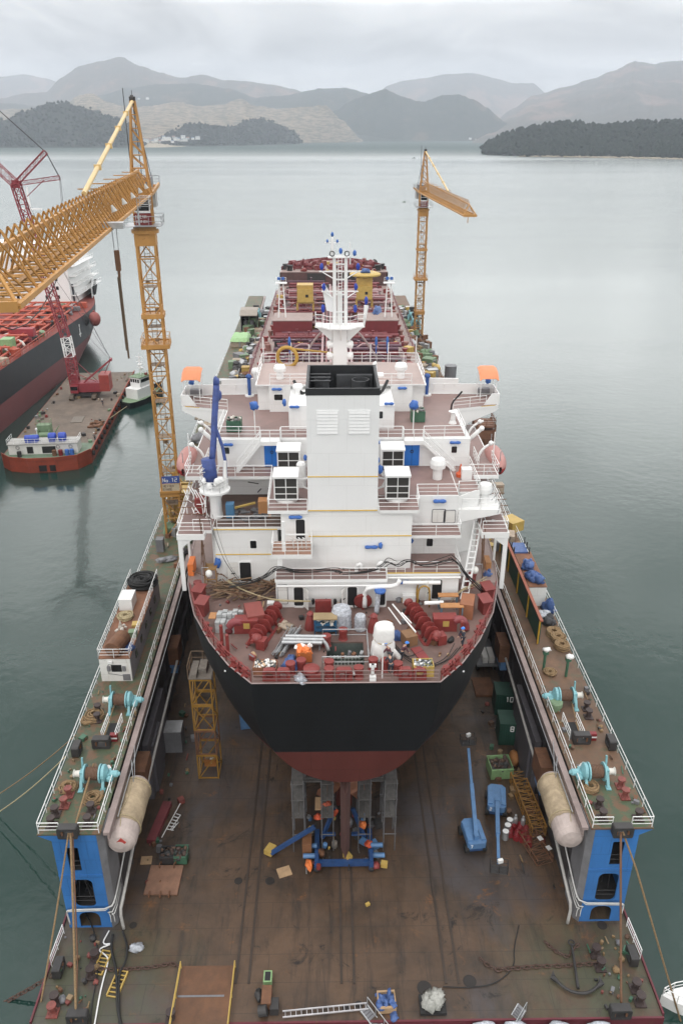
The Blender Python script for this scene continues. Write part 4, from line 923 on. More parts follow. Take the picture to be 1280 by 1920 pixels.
# small yellow marks, wooden sheets
sbox('plywood_sheet', wood, 'square plywood sheet lying left of the rudder cart', 'plywood', 533, 1635, 2, (1.15, 1.0, .06), R(20)); sbox('yellow_platform', yellow, 'small yellow perforated platform at the end of the blue boom', 'platform', 507, 1597, 2.2, (.75, .95, .5), R(-28))
sbox('yellow_block', yellow, 'tiny yellow wedge block on the floor rail', 'block', 689, 1697, 2, (.35, .25, .2), .5)
gs = thing('generator_set', 'small rusty pump set with green box at the bottom edge', 'pump', G(500, 1884, 2)); m = MB(); m.box(-.35, .35, -.5, .9, .15, .9); m.build('casing', rusty, gs)
m = MB(); m.box(-.32, .3, 1.2, 2.1, .1, .8); m.build('green_hopper', greenlt, gs); m = MB(); m.box(-.22, .2, 1.3, 2.0, .8, .815); m.build('hopper_mouth', black, gs)
m = MB(); m.lathe([(.4, -.3), (.4, .3)], (-.2, -.75, .5), (1, 0, .2), 14); m.obox((.6, -.35, .35), (.6, .9, .7)); m.ell((-.6, .5, .4), .3, .5, .35, 8, 6, .4); m.build('engine', darkst, gs)
ld = thing('aluminium_ladder', 'long aluminium ladder lying along the bottom edge', 'ladder', G(530, 1905, 2)); e = G(690, 1886, 2.25) - G(530, 1905, 2); pn = Vector((-e.y, e.x, 0)).normalized() * .22; m = MB()
for k in (-1, 1): m.bar(pn * k + Vector((0, 0, .2)), e + pn * k, .07, .1)
for k in range(16): c_ = e * ((k + .5) / 16) + Vector((0, 0, .1)); m.tube(c_ - pn, c_ + pn, .025)
m.build('ladder', M('aluminium', (.62, .61, .63), .4, .4), ld)
def stair_(label, pa, pb):
    o = pa; e = pb - pa; t = thing('gangway_stair', label, 'stair', o); pn = Vector((-e.y, e.x, 0)).normalized() * .33; m = MB()
    for k in (-1, 1): m.bar(pn * k, e + pn * k, .07, .16)
    m.build('stringer', steel, t); m = MB()
    for k in range(12): c_ = e * ((k + .5) / 12); m.bar(c_ - pn, c_ + pn, .2, .05)
    m.build('tread', greys, t); m = MB()
    for k in range(4): c_ = e * (k / 3); m.tube(c_ + pn, c_ + pn + Vector((0, 0, .9)), .03)
    m.tube(pn + Vector((0, 0, .9)), e + pn + Vector((0, 0, .9)), .03); m.build('handrail', steel, t)
stair_('steel stair dropping over the bottom edge beside the ladder', G(682, 1890, 2.2), G(730, 1945, 2.0) + Vector((0, 0, -.5)))
stair_('steel stair over the bottom edge on the right', G(978, 1888, 2.6), G(948, 1940, 1.0))
bc = skip_('open_crate', wood, 'open wooden crate filled with blue tarpaulin at the bottom edge', 724, 1886, 2, 1.3, 1.2, .8, .05, [blue, blue, blue], None, 14, .2)
lumpy('tarp_bundle', blue, 'loose blue rag beside the wooden crate', 'bundle', G(738, 1907, 2), .3, .35, .35, 4)
wp = thing('wrapped_machine', 'machine wrapped in pale plastic on a black pallet at the bottom edge', 'machine', G(810, 1886, 2)); m = MB()
for k in range(9): m.ell((rnd(-.4, .4), rnd(-.35, .35), rnd(.4, .8)), rnd(.35, .6), rnd(.35, .6), rnd(.3, .5), 10, 7, .55)
m.build('wrapping', M('pale_wrap', (.36, .36, .33), .35, var=.25, scale=2.5, bump=.8, bscale=4), wp); m = MB(); m.box(-.95, .95, -.75, .7, .05, .3); m.build('pallet', rubber, wp)
for k, px in enumerate((905, 962, 1042, 1118)):
    m = MB(); m.ell((0, 0, 0), .95, .35, .55, 12, 8, .2); solo(m, 'edge_fender', plastic, ['pale wrapped fender over the bottom edge under the right stair', 'pale wrapped fender hanging right of the right stair foot', 'pale wrapped fender over the edge below the anchor', 'pale wrapped fender nearest the right bottom corner'][k], 'fender', G(px, 1912, 1.9) + Vector((0, -.5, -.1)), 0, 'wrapped fenders along the end of the dock')
# drums
def drum(label, c, mat, lie=None, top=None):
    t = thing('oil_drum', label, 'drum', c, lie or 0, 'oil drums beside the lifts'); m = MB(); pr = [(.29, 0), (.3, .03), (.29, .05), (.29, .3), (.305, .32), (.29, .34), (.29, .58), (.305, .6), (.29, .62), (.29, .88), (.3, .9)]
    if lie is None: m.lathe(pr, (0, 0, 0), (0, 0, 1), 14)
    else: m.lathe(pr, (0, 0, .3), (1, 0, 0), 14)
    b_ = m.build('barrel', mat, t)
    if top:
        m = MB(); m.lathe([(.27, .885), (.27, .915)], (0, 0, 0), (0, 0, 1), 14); m.build('lid', top, t)
k = 0
for (x, y) in ((955, 1572), (966, 1578), (978, 1582), (990, 1590), (960, 1558), (972, 1563), (984, 1570)):
    drum(['red oil drum leftmost of the front row of lying drums', 'red oil drum second in the front row of lying drums', 'red oil drum third in the front row of lying drums', 'red oil drum rightmost and nearest of the lying drums', 'red oil drum leftmost of the back row of lying drums', 'red oil drum in the middle of the back row', 'red oil drum rightmost of the back row'][k], G(x, y, 2), drumred, R(70) + rnd(-.15, .15)); k += 1
for x, y, lb in ((946, 1572, 'white lidded drum nearest of the three standing ones'), (950, 1560, 'white lidded drum in the middle of the three standing ones'), (954, 1550, 'white lidded drum farthest of the three standing ones')): drum(lb, G(x, y, 2), steel, None, white)
for x, y, lb in ((964, 1550, 'silver gas bottle left behind the red drums'), (978, 1553, 'silver gas bottle right behind the red drums')):
    m = MB(); m.lathe([(.2, 0), (.2, 1.1), (.1, 1.3), (.1, 1.45)], (0, 0, 0), (0, 0, 1), 12); solo(m, 'gas_bottle', steel, lb, 'gas bottle', G(x, y, 2))
# boom lifts
def lift(label, body, tip, rz, txt, elbow=None):
    t = thing('boom_lift', label, 'boom lift', body, rz); t.scale = (.84, .84, .84); iv = Matrix.Rotation(-rz, 4, 'Z'); tl = iv @ (tip - body) / .84
    for x in (-.95, .95):
        for y in (-1.2, 1.2): m = MB(); m.lathe([(.48, -.2), (.48, .2), (.3, .22)], (x, y, .48), (1, 0, 0), 16); m.build('wheel', tyre, t)
    m = MB(); m.box(-.7, .7, -1.6, 1.6, .4, .95); m.lathe([(.6, .95), (.6, 1.15)], (0, 0, 0), (0, 0, 1), 16); m.build('chassis', M('lift_dark_blue', (.03, .08, .2), .5, var=.2), t)
    m = MB(); m.prism([(-1.0, -1.7), (-.8, -2.0), (.8, -2.0), (1.0, -1.7), (1.0, 1.1), (.6, 1.5), (-.6, 1.5), (-1.0, 1.1)], 1.16, 1.85); m.box(-.95, -.45, -1.6, .9, 1.85, 2.0); m.box(.45, .95, -1.6, .9, 1.85, 2.0); tt = m.build('turntable', liftblue, t)
    m = MB(); write(m, txt, (-.75, -2.03, 1.35), (1, 0, 0), (0, 0, 1), .38, .06); m.build('number', white, tt)
    p0 = Vector((0, -1.2, 2.05)); d_ = tl - p0; q1 = p0 + d_ * .55
    m = MB(); m.bar(p0, q1, .42, .5); m.obox(p0, (.5, .5, .6)); bm_ = m.build('boom', liftblue, t); m = MB(); m.bar(q1, p0 + d_ * .97, .3, .36); m.build('inner_boom', liftblue, bm_)
    c = tl + d_.normalized() * .6; m = MB()
    for z in (0, .5, 1.05):
        for a, b_ in (((-.85, -.45), (.85, -.45)), ((.85, -.45), (.85, .45)), ((.85, .45), (-.85, .45)), ((-.85, .45), (-.85, -.45))): m.tube(c + Vector((a[0], a[1], z)), c + Vector((b_[0], b_[1], z)), .035)
    for a in ((-.85, -.45), (.85, -.45), (.85, .45), (-.85, .45), (0, -.45), (0, .45)): m.tube(c + Vector((a[0], a[1], 0)), c + Vector((a[0], a[1], 1.05)), .035)
    m.box(c.x - .85, c.x + .85, c.y - .45, c.y + .45, c.z - .05, c.z + .02); m.build('basket', darkst, t)
    m = MB(); m.obox(c + Vector((.1, .3, .9)), (.5, .3, .4), .4); m.build('control_box', white, t)
    return t
lift('blue boom lift marked 7 with its boom reaching away to the hull', G(884, 1578, 2), G(877, 1400, 4.8), R(6), '7')
lift('blue boom lift whose long boom points towards the bottom edge', G(928, 1512, 2), G(934, 1622, 4.0), R(-10), '2')
skip_('skip', greenlt, 'pale green skip of dark rubbish behind the blue lifts', 935, 1448, 2, 2.2, 2.0, 1.3, R(4), dk3)
m = MB()
for k in (-1, 1): m.ell((k * .55, 0, .7), .5, .9, .75, 10, 7, .15)
solo(m, 'orange_sacks', M('rust_orange_sack', (.3, .13, .04), .8, var=.25), 'two big rust orange sacks behind the fallen scaffold', 'sacks', G(972, 1432, 2))
# fallen yellow lattice gangway along the right wall
def lattice(m, A, B, w_, h_, n, r=.05, up=Vector((0, 0, 1)), faces=4):
    A = Vector(A); B = Vector(B); d_ = (B - A).normalized(); sd = d_.cross(up).normalized() * w_ / 2; uu = sd.cross(d_).normalized() * h_ / 2
    cs = [(-1, -1), (1, -1), (1, 1), (-1, 1)]
    P = lambda k, c: A.lerp(B, k / n) + sd * c[0] + uu * c[1]
    for c in cs: m.bar(P(0, c), P(n, c), r * 2)
    for i in range(4):
        a, b_ = cs[i], cs[(i + 1) % 4]
        for k in range(n):
            if k % 2: m.tube(P(k, a), P(k + 1, b_), r * .6, n=4, caps=False)
            else: m.tube(P(k, b_), P(k + 1, a), r * .6, n=4, caps=False)
            m.tube(P(k, a), P(k, b_), r * .6, n=4, caps=False)
        m.tube(P(n, a), P(n, b_), r * .6, n=4, caps=False)
yg = thing('lattice_gangway', 'long rusty yellow lattice gangway lying against the right wall', 'gangway', G(985, 1508, 2)); o = G(985, 1508, 2); m = MB(); lattice(m, G(968, 1455, 2.7) - o, G(1010, 1560, 2.7) - o, 1.3, 1.1, 14, .05); m.build('frame', M('rust_yellow', (.28, .14, .03), .7, var=.3, rust=.3), yg)
m = MB(); lattice(m, G(985, 1560, 2.4) - o, G(1022, 1615, 2.4) - o, 1.5, .6, 8, .04); m.build('lower_frame', rusty, yg)
m = MB(); a_ = G(1000, 1490, 3.2) - o; b_ = G(1012, 1565, 3.2) - o
for k in range(12): c_ = a_.lerp(b_, k / 11); m.tube(c_ + Vector((-.3, 0, 0)), c_ + Vector((.3, 0, 0)), .03)
m.bar(a_ + Vector((-.3, 0, 0)), b_ + Vector((-.3, 0, 0)), .06); m.bar(a_ + Vector((.3, 0, 0)), b_ + Vector((.3, 0, 0)), .06); m.build('ladder', rusty, yg)
for x, y, lb in ((1012, 1572, 'white card lying on the foot of the lattice gangway'), (1028, 1590, 'crumpled white bag at the foot of the lattice gangway')): sbox('paper_card', white, lb, 'card', x, y, 2.8, (.4, .45, .05), .4)
# scaffold tower left of the hull
stw = thing('scaffold_tower', 'tall yellow scaffold tower standing left of the stern', 'scaffold', (X0 - 13.2, 61.3, 2)); yst = M('scaffold_yellow', (.28, .15, .025), .6, var=.25, scale=2, rust=.3)
for k in range(4):
    m = MB(); z0, z1 = k * 3.0, k * 3.0 + 3.0
    for x in (-.95, .95):
        for y in (-1.1, 1.1): m.bar((x, y, z0), (x, y, z1), .13)
    for z in (z0 + .07, z1 - .07):
        for y in (-1.1, 1.1): m.bar((-.95, y, z), (.95, y, z), .2 if z > z1 - 1 else .1)
        for x in (-.95, .95): m.bar((x, -1.1, z), (x, 1.1, z), .1)
    for y in (-1.1, 1.1):
        m.bar((-.95, y, z0), (.95, y, z1), .09)
        if k == 2: m.bar((.95, y, z0), (-.95, y, z1), .09)
    m.bar((-.95, -1.1, z0), (-.95, 1.1, z1), .08); m.bar((.95, 1.1, z0), (.95, -1.1, z1), .08)
    m.build('frame_section', [yst, rusty, yst][k % 3], stw)
m = MB(); m.box(-1.05, 1.05, -1.2, 1.2, 12.0, 12.1); m.box(-.9, -.3, -1.1, 1.1, 12.1, 12.5); m.box(-.2, .5, -.4, 1.2, 12.1, 12.6); m.build('top_platform', planks, stw)
m = MB(); rail(m, [(-1.05, -1.2, 12.1), (-1.05, 1.2, 12.1), (1.05, 1.2, 12.1)], h=1.4, rows=(.7, 1.4), step=1.2, r=.035); m.build('railing', M('rust_pipe', (.2, .13, .08), .7), stw)
skip_('skip', M('orange_skip', (.33, .13, .03), .6, rust=.2), 'small orange skip of bottles at the scaffold tower foot', 396, 1432, 2, 1.15, .9, .9, 0, scrap3, None, 30, .1)
# rudder cart with blue frame
rc = thing('rudder_cart', 'blue wheeled jacking cart standing under the rudder', 'cart', (X0 - .1, 50.6, 2)); bl = M('cart_blue', (.02, .065, .19), .5, var=.2, scale=2, dirt=.25)
m = MB(); m.bar((-2.3, -1.2, .6), (2.3, -1.2, .6), .35, .5)
m.build('beam', bl, rc)
for x in (-2.35, 2.35):
    m = MB(); m.bar((x, -1.7, .5), (x, 2.4, .5), .4, .5); m.box(x - .15, x + .15, -1.3, -1, .5, 1.9); m.build('side_beam', bl, rc)
    for y in (-1.5, 2.2): m = MB(); m.lathe([(.32, -.15), (.32, .15)], (x, y, .32), (1, 0, 0), 14); m.build('wheel', tyre, rc)
    m = MB(); m.bar((x * .8, 1.5, .6), (x * .35, 2.2, 3.4), .28); m.bar((x * .7, 1.2, 1.4), (x * .3, 1.2, 1.4), .25); m.build('strut', bl, rc)
    m = MB(); m.tube((x * 1.0, .3, 1.0), (x * 1.45, .3, 1.0), .22, n=10); m.tube((x * 1.0, -.7, .9), (x * 1.5, -.7, .9), .22, n=10); m.build('jack', liftblue, rc)
m = MB(); m.obox((-3.2, .2, 1.1), (.8, 1.2, 1.6)); m.build('hydraulic_box', M('brown_box', (.2, .09, .04), .6), rc)
m = MB(); m.obox((-1.7, 2.6, 3.6), (1.6, 1.4, .15)); m.build('work_platform', wood, rc)
lumpy('orange_hoist', M('hoist_orange', (.42, .085, .04), .6, var=.25, scale=3), 'orange covered hoist lying on the cart platform under the stern', 'hoist', (X0 - 1.6, 52.6, 5.8), .55, .45, .5, 6)
lumpy('orange_hoist', orange, 'orange bundle at the left end of the rudder cart', 'hoist', (X0 - 3.1, 49.2, 2.6), .6, .3, .4, 5)
lumpy('orange_hoist', orange, 'orange bundle on the right side of the rudder blade', 'hoist', (X0 + 1.6, 52.2, 4.0), .4, .35, .45, 5)
m = MB(); a_ = G(548, 1585, 3.4); b_ = G(508, 1600, 2.5); m.bar((0, 0, 0), G(590, 1550, 5.) - b_, .3); solo(m, 'blue_boom', bl, 'blue boom slanting from the cart to the yellow platform', 'boom', b_)
for k, (x, F, z, lb) in enumerate(((-2.3, 52.0, 5.2, 'orange hoist hanging off the left edge of the cart platform'), (-1.0, 52.4, 5.2, 'orange hoist nearest the rudder on the cart platform'), (2.1, 51.0, 2.9, 'orange cylinder pack on the right beam of the rudder cart'))): lumpy('orange_hoist', M('orange_red_cover', (.5, .08, .03), .6, var=.3, scale=3), lb, 'hoist', (X0 + x, F, z), .38, .35, .4, 6)
cm_ = clutter_mb(60, lambda: (X0 + rnd(-3.4, 3.4), rnd(48.8, 56), DECKZ + rnd(0, .6)), .5); tag(cm_.build('stern_clutter', [darkst, liftblue, rusty, greys, planks, redgear, yellow, steel]), 'jumble of jacks, boards and pipes under the stern', 'clutter', None, 'stuff')
# planked staging either side of the rudder
stg = M('stage_grey', (.13, .13, .135), .55, var=.3, scale=3)
def staging(label, x, s):
    t = thing('staging', label, 'scaffold', (X0 + x, 52.4, 2)); m = MB()
    for a in (-.5, .5):
        for y in (-1.2, 1.2, 3.4): m.tube((a, y, 0), (a, y, 8.2), .05, n=5)
    for z in (2, 4, 6, 7.8):
        for a in (-.5, .5): m.tube((a, -1.3, z), (a, 3.5, z), .045, n=5)
        for y in (-1.2, 1.2, 3.4): m.tube((-.6, y, z), (.6, y, z), .045, n=5)
    m.build('pipe_frame', stg, t); m = MB()
    for z in (4.05, 6.05, 7.85): m.box(-.45, -.02, -1.3, 3.4, z, z + .06); m.box(.02, .45, -1.3, 3.4, z, z + .06)
    m.build('plank', M('stage_plank', (.11, .105, .10), .8, var=.3, scale=3), t)
    return t
staging('narrow planked scaffold left of the rudder blade', -1.5, -1); staging('narrow planked scaffold right of the rudder blade', 1.7, 1); staging('outer planked scaffold at the left of the sternframe', -4.0, -1); staging('outer planked scaffold at the right of the sternframe', 3.9, 1)
for s_, lb in ((-1, 'grey plank walkway joining the two left scaffolds'), (1, 'grey plank walkway joining the two right scaffolds')):
    m = MB(); m.box(-1.0, 1.0, -.3, .3, 0, .12); m.tube((-1.1, -.3, .5), (1.1, -.3, .5), .04); solo(m, 'plank_walkway', MATS['stage_plank'], lb, 'walkway', (X0 + s_ * 2.75, 53.6, 8.0))

cl6 = [rusty, darkst, rope, greenbox, redcap, M('clut_tan', (.24, .17, .1), .8, var=.3), greys, M('clut_brown', (.12, .07, .045), .8, var=.3)]
for s_, lb in ((-1, 'small clutter of ropes, blocks and fittings strewn over the left end deck'), (1, 'small clutter of ropes, blocks and fittings strewn over the right end deck')):
    m = clutter_mb(34, lambda: (s_ * rnd(18.6, 22.2) + X0, rnd(36.8, 43.2), DECKZ + .02), .32); tag(m.build('deck_clutter', cl6), lb, 'clutter', None, 'stuff')
    m = clutter_mb(46, lambda: (X0 + s_ * random.choice((rnd(18.7, 19.3), rnd(22.1, 22.8))), rnd(45, 61), WTOP + .01), .30); tag(m.build('wing_clutter', cl6), 'small coils, shackles and blocks lying along the rails of the %s dock wing' % ('left' if s_ < 0 else 'right'), 'clutter', None, 'stuff')
    m = clutter_mb(300, lambda: (X0 + s_ * random.choice((rnd(18.7, 19.6), rnd(19.8, 22.9))), rnd(88, 240), WTOP + .01), 1.5); tag(m.build('wing_clutter', cl6[:1] + [greys, tan, greencab, yellow, cl6[5], steel, darkst]), 'jumble of sacks, pipes and machinery covering the far %s dock wing' % ('left' if s_ < 0 else 'right'), 'clutter', None, 'stuff')
    m = clutter_mb(26, lambda: (X0 + s_ * rnd(15, 17.8), rnd(47, 72), DECKZ + .02), .5); tag(m.build('floor_clutter', cl6), 'rusty scraps lying at the foot of the %s dock wall' % ('left' if s_ < 0 else 'right'), 'clutter', None, 'stuff')
m = MB()
for x, y, r in ((447, 1652, .35), (506, 1652, .4), (880, 1840, .5), (795, 1852, .55), (672, 1884, .3), (648, 1890, .28), (1128, 1735, .4), (250, 1735, .3)):
    q = G(x, y, DECKZ); m.lathe([(r, 0), (r, .03), (r * .8, .035)], q, (0, 0, 1), 16)
tag(m.build('deck_mooring_eyes', M('eye_dark', (.022, .018, .016), .6)), 'round dark tie-down eyes let into the dock floor', 'tie-downs', None, 'stuff')
# ------------------------------------------------------------------ the tanker in the dock
D0, D1, D2, D3, D4, D5, FT = 23., 25.8, 28.6, 31.4, 34.2, 37.0, 41.75
ship = thing('tanker_ship', 'black and red tanker with white superstructure standing in the floating dock, seen from the stern', 'ship', (X0, 0, 0))
def lin(T, x):
    if x <= T[0][0]: return T[0][1]
    for (a, b), (c, d) in zip(T, T[1:]):
        if x <= c: return b + (d - b) * (x - a) / (c - a)
    return T[-1][1]
HB = [(47.7, 6.95), (50, 8.9), (53, 10.7), (57, 12.5), (61.5, 13.75), (66, 14.3), (72, 14.6), (205, 14.6), (214, 14.4), (220, 13.9), (226, 12.4), (231, 9.8), (235, 6.3), (237.4, 2.6), (238.4, .3)]
def hull_loft(stations, hb, zbot, ax, zpaint, ztop, rows_l=(0, .004, .03, .09, .18, .3, .45, .62, .8), rows_u=6):
    vs = []; n = len(rows_l) + rows_u + 1
    for F in stations:
        B = lin(hb, F); zb = lin(zbot, F); a = lin(ax, F); zt = ztop(F)
        zs = [zb + (zpaint - zb) * u for u in rows_l] + [zpaint + (zt - zpaint) * k / rows_u for k in range(rows_u + 1)]
        for z in zs:
            t = max(0, min(1, (z - zb) / (D0 - zb) if ztop is TOPZ else (z - zb) / (zt - zb))); pw = lin(PW, F); vs.append((B * (1 - (1 - t) ** pw) ** a if t > 0 else 0, F, z))
    ns = len(stations); m = MB(); lo = len(rows_l)
    for sgn in (1, -1):
        P = [(x * sgn, y, z) for x, y, z in vs]
        for part, rng_ in ((1, range(0, lo)), (0, range(lo, n - 1))):
            m.cur = part; fs = [(i * n + k, (i + 1) * n + k, (i + 1) * n + k + 1, i * n + k + 1) for i in range(ns - 1) for k in rng_]; m.add(P, fs, True)
    for e in (0, ns - 1):
        for part, rng_ in ((1, range(0, lo)), (0, range(lo, n - 1))):
            m.cur = part
            for k in rng_:
                a = vs[e * n + k]; b = vs[e * n + k + 1]; m.add([(-a[0], a[1], a[2]), (a[0], a[1], a[2]), (b[0], b[1], b[2]), (-b[0], b[1], b[2])], [(0, 1, 2, 3)])
    return m
PW = [(47.7, 2.3), (50, 2.2), (56, 1.9), (62, 1.9), (67, 2.4), (73, 5), (85, 14), (205, 14), (220, 6), (231, 3), (253, 2)]
TOPZ = lambda F: D0 if F < 216.5 else 26.5
ST = [47.7, 48.3, 49, 50, 51.5, 53, 55, 57, 59.5, 62, 65, 68.5, 72, 78, 86, 100, 130, 160, 190, 205, 212, 216.4, 216.6, 220, 223, 226, 228.5, 231, 233, 235, 236.4, 237.4, 238.1, 238.4]
hm_ = hull_loft(ST, HB, [(47.7, 13.4), (49, 12.6), (51, 11.0), (54, 8.6), (58, 6.0), (64, 4.2), (70, 3.5), (230, 3.5), (238.4, 5)], [(47.7, .47), (50, .56), (55, .70), (62, .68), (68, .58), (76, .42), (85, .36), (205, .36), (220, .42), (231, .5), (238, .5)], 16.5, TOPZ)
hull = hm_.build('hull', [blackhull, redhull], ship)
# sheer strake edge, draught marks and hull ticks
m = MB()
for s in (-1, 1):
    m.path([(s * (lin(HB, F) + .01), F, D0 + .05) for F in ST[:16]], .06, 5)
m.path([(-6.95, 47.66, D0 + .05), (6.95, 47.66, D0 + .05)], .06, 5); m.build('edge_bar', M('edge_pale', (.35, .27, .26), .6, var=.2), hull)
for s, F in ((-1, 50.5), (1, 50.2), (-1, 63), (1, 63)): MB().box(s * (lin(HB, F) - .25), s * (lin(HB, F) + .12), F, F + .1, 22.0, 22.1).build('white_mark', white, hull)
m = MB(); m.ext([(0, 51.2, 12.2), (0, 48.6, 12.0), (0, 47.9, 5.6), (0, 48.3, 4.5), (0, 51.6, 4.5)], (.01, 0, 0)); m = MB()
for sgn in (-1, 1):
    P = [(0, 48.0, 11.6), (0, 47.6, 7.5), (0, 48.2, 4.4), (sgn * .38, 49.4, 4.4), (sgn * .42, 49.4, 12), (0, 51.6, 12), (0, 51.4, 4.4)]
    m.add(P, [(0, 1, 4), (1, 2, 3), (1, 3, 4), (4, 3, 6, 5), (2, 3, 6), (0, 4, 5)])
m.build('rudder', M('rudder_brown', (.10, .05, .043), .6, var=.2), ship)
m = MB(); m.lathe([(.1, -.9), (.5, -.6), (.6, 0), (.6, .4)], (0, 54.2, 7.6), (0, 1, 0), 14)
for k in range(4):
    a = PI / 4 + k * PI / 2; P = []
    for r_, w_, tw in ((.5, .35, .5), (1.5, .75, .35), (2.5, .85, .2), (3.1, .45, .12)):
        for e in (-1, 1): P.append((r_ * math.cos(a) + e * w_ * -math.sin(a), 54.2 + e * w_ * tw, 7.6 + r_ * math.sin(a) + e * w_ * math.cos(a)))
    m.add(P, [(0, 1, 3, 2), (2, 3, 5, 4), (4, 5, 7, 6)])
m.build('propeller', M('bronze', (.34, .16, .10), .4, .5), ship)
m = MB(); m.prism([(-.7, 55), (.7, 55), (1.6, 66), (-1.6, 66)], 3.5, 10.5); m.build('skeg', redhull, hull)
# main deck with the engine hatch well
hx0 = GL(612, 1228, D0).x; hx1 = GL(682, 1228, D0).x; hf0 = GL(645, 1247, D0).y; hf1 = GL(645, 1204, D0).y
SD = [F for F in ST if F <= 62]
out = [(lin(HB, F) - .03, F) for F in SD] + [(-(lin(HB, F) - .03), F) for F in reversed(SD)]
m = MB(); m.plate(out, [[(hx0, hf0), (hx1, hf0), (hx1, hf1), (hx0, hf1)]], lambda x, y: (x, y, D0 - .12), (0, 0, .14)); m.build('mooring_deck', deckred, ship)
SD = [F for F in ST if 62 <= F <= 216.5]
m = MB(); m.prism([(lin(HB, F) - .03, F) for F in SD] + [(-(lin(HB, F) - .03), F) for F in reversed(SD)], D0 - .12, D0 + .02); m.build('main_deck', deckpink, ship)
m = MB(); m.box(hx0, hx1, hf0, hf1, D0 - 4.2, D0 - 4); m.box(hx0 - .1, hx0, hf0, hf1, D0 - 4, D0 - .125); m.box(hx1, hx1 + .1, hf0, hf1, D0 - 4, D0 - .125); m.box(hx0, hx1, hf1, hf1 + .1, D0 - 4, D0 - .125); m.box(hx0, hx1, hf0 - .1, hf0, D0 - 4, D0 - .125)
hw = m.build('hatch_well', M('well_grey_green', (.10, .12, .11), .6, var=.3), ship)
m = MB()
for k in range(9):
    x = hx0 + .3 + k * (hx1 - hx0 - .6) / 8; m.tube((x, hf1 - .5, D0 - 3.9), (x, hf1 - .5, D0 - 1.2 + rnd(-.3, .3)), .1, n=6); m.ell((x, hf1 - .5, D0 - 1.1), .2, .2, .15, 7, 5)
    m.tube((x, hf0 + .4, D0 - 3.9), (x, hf0 + .4, D0 - 2.1), .12, n=6)
m.tube((hx0, hf1 - .5, D0 - 1.5), (hx1, hf1 - .5, D0 - 1.5), .08); m.box(hx0 + .3, hx1 - .3, (hf0 + hf1) / 2 - .5, (hf0 + hf1) / 2 + .3, D0 - 4, D0 - 2.6); m.build('hatch_machinery', M('machine_pale', (.42, .45, .43), .5, var=.3), hw)
m = MB(); m.box(.9, 1.2, hf0 + 1.2, hf0 + 1.5, D0 - 2.55, D0 - 2.2)
lm_ = bpy.data.materials.new('lit_lamp'); lm_.use_nodes = True; lm_.node_tree.nodes['Principled BSDF'].inputs['Emission Color'].default_value = (1, .95, .7, 1); lm_.node_tree.nodes['Principled BSDF'].inputs['Emission Strength'].default_value = 4
m.build('hatch_lamp', lm_, hw)
m = MB(); rail(m, [(hx0 - .3, hf0 - .3, D0), (hx1 + .3, hf0 - .3, D0), (hx1 + .3, hf1 + .3, D0), (hx0 - .3, hf1 + .3, D0)], h=1.0, rows=(.5, 1.0), step=2.4, r=.04); m.build('hatch_railing', steel, ship)

# --- superstructure
sup = MB()
for b in ((-5.7, 3.6, 58.1, 84, D0, D1), (3.601, 9.8, 59.05, 84, D0, D1), (-11.2, -5.701, 62.3, 84, D0, D2), (-5.2, 5.7, 59.75, 84, D1, D3 - .001), (5.701, 9.9, 62.4, 84, D1, D3), (-11.5, -5.201, 69.2, 84, D2, D4 - .1), (-5.2, 5.7, 69.2, 84, D3, D4 - .1), (5.701, 11.8, 69.2, 84, D3, D4 - .1), (9.901, 11.8, 63.2, 84, D0, D3),
          (-11.8, -11.201, 64.5, 84, D0, D2), (-8.3, 8.3, 77.6, 85.0, D4, D5 - .1)): sup.box(*b)
sup.build('superstructure', wallwhite, ship); S = ship
build_each([MB().box(-7.1, -4.95, 76.9, 77.599, D4, D5 - .1), MB().box(4.95, 7.1, 76.9, 77.599, D4, D5 - .1), MB().box(-4.94, -2.95, 71.7, 77.59, D4, D4 + 2.3), MB().box(2.8, 4.94, 71.7, 77.59, D4, D4 + 2.3)], 'stair_housing', wallwhite, S)
# deck floors (thin painted sheets) with white fascia slabs
def floor_(name, P, z, fas=.28, mat=housedeck):
    m = MB(); m.prism(P, z - fas, z); f = m.build('deck_slab', white, S)
    cx = sum(p[0] for p in P) / len(P); cy = sum(p[1] for p in P) / len(P)
    m = MB(); m.add([(cx + (x - cx) * .985, cy + (y - cy) * .985, z + .006) for x, y in P], [tuple(range(len(P)))]); m.build(name, mat, f)
    return f
R4 = lambda x0, x1, a, b: [(x0, a), (x1, a), (x1, b), (x0, b)]
floor_('deck_floor', R4(-5.75, 3.65, 57.95, 59.74), D1 + .02)
floor_('deck_floor', R4(3.66, 9.9, 58.95, 62.39), D1 + .02)
floor_('deck_floor', R4(5.71, 10.0, 60.45, 62.39), D2)
junkdeck = M('dirty_brown_deck', (.125, .082, .068), .7, var=.3, scale=.8, dirt=.6, stretch=(.5, 2, 1))
floor_('deck_floor', R4(-11.3, -5.21, 62.2, 69.19), D2 + .02, .28, junkdeck)
floor_('deck_floor', R4(-12.9, -11.31, 61.6, 66), D2 + .02)
floor_('deck_floor', R4(-11.4, -6.3, 66.9, 69.19), D3)
for s in (-1, 1): floor_('deck_floor', R4(*sorted((s * 2.95, s * 6.25)), 59.5, 62.45 if s > 0 else 66.89), D3 + .02)
floor_('deck_floor', R4(-6.24, -2.95, 66.9, 69.19), D3 + .02); floor_('deck_floor', R4(2.96, 9.95, 62.46, 69.19), D3 + .03); floor_('deck_floor', R4(9.96, 11.85, 63.1, 69.19), D3 + .03)
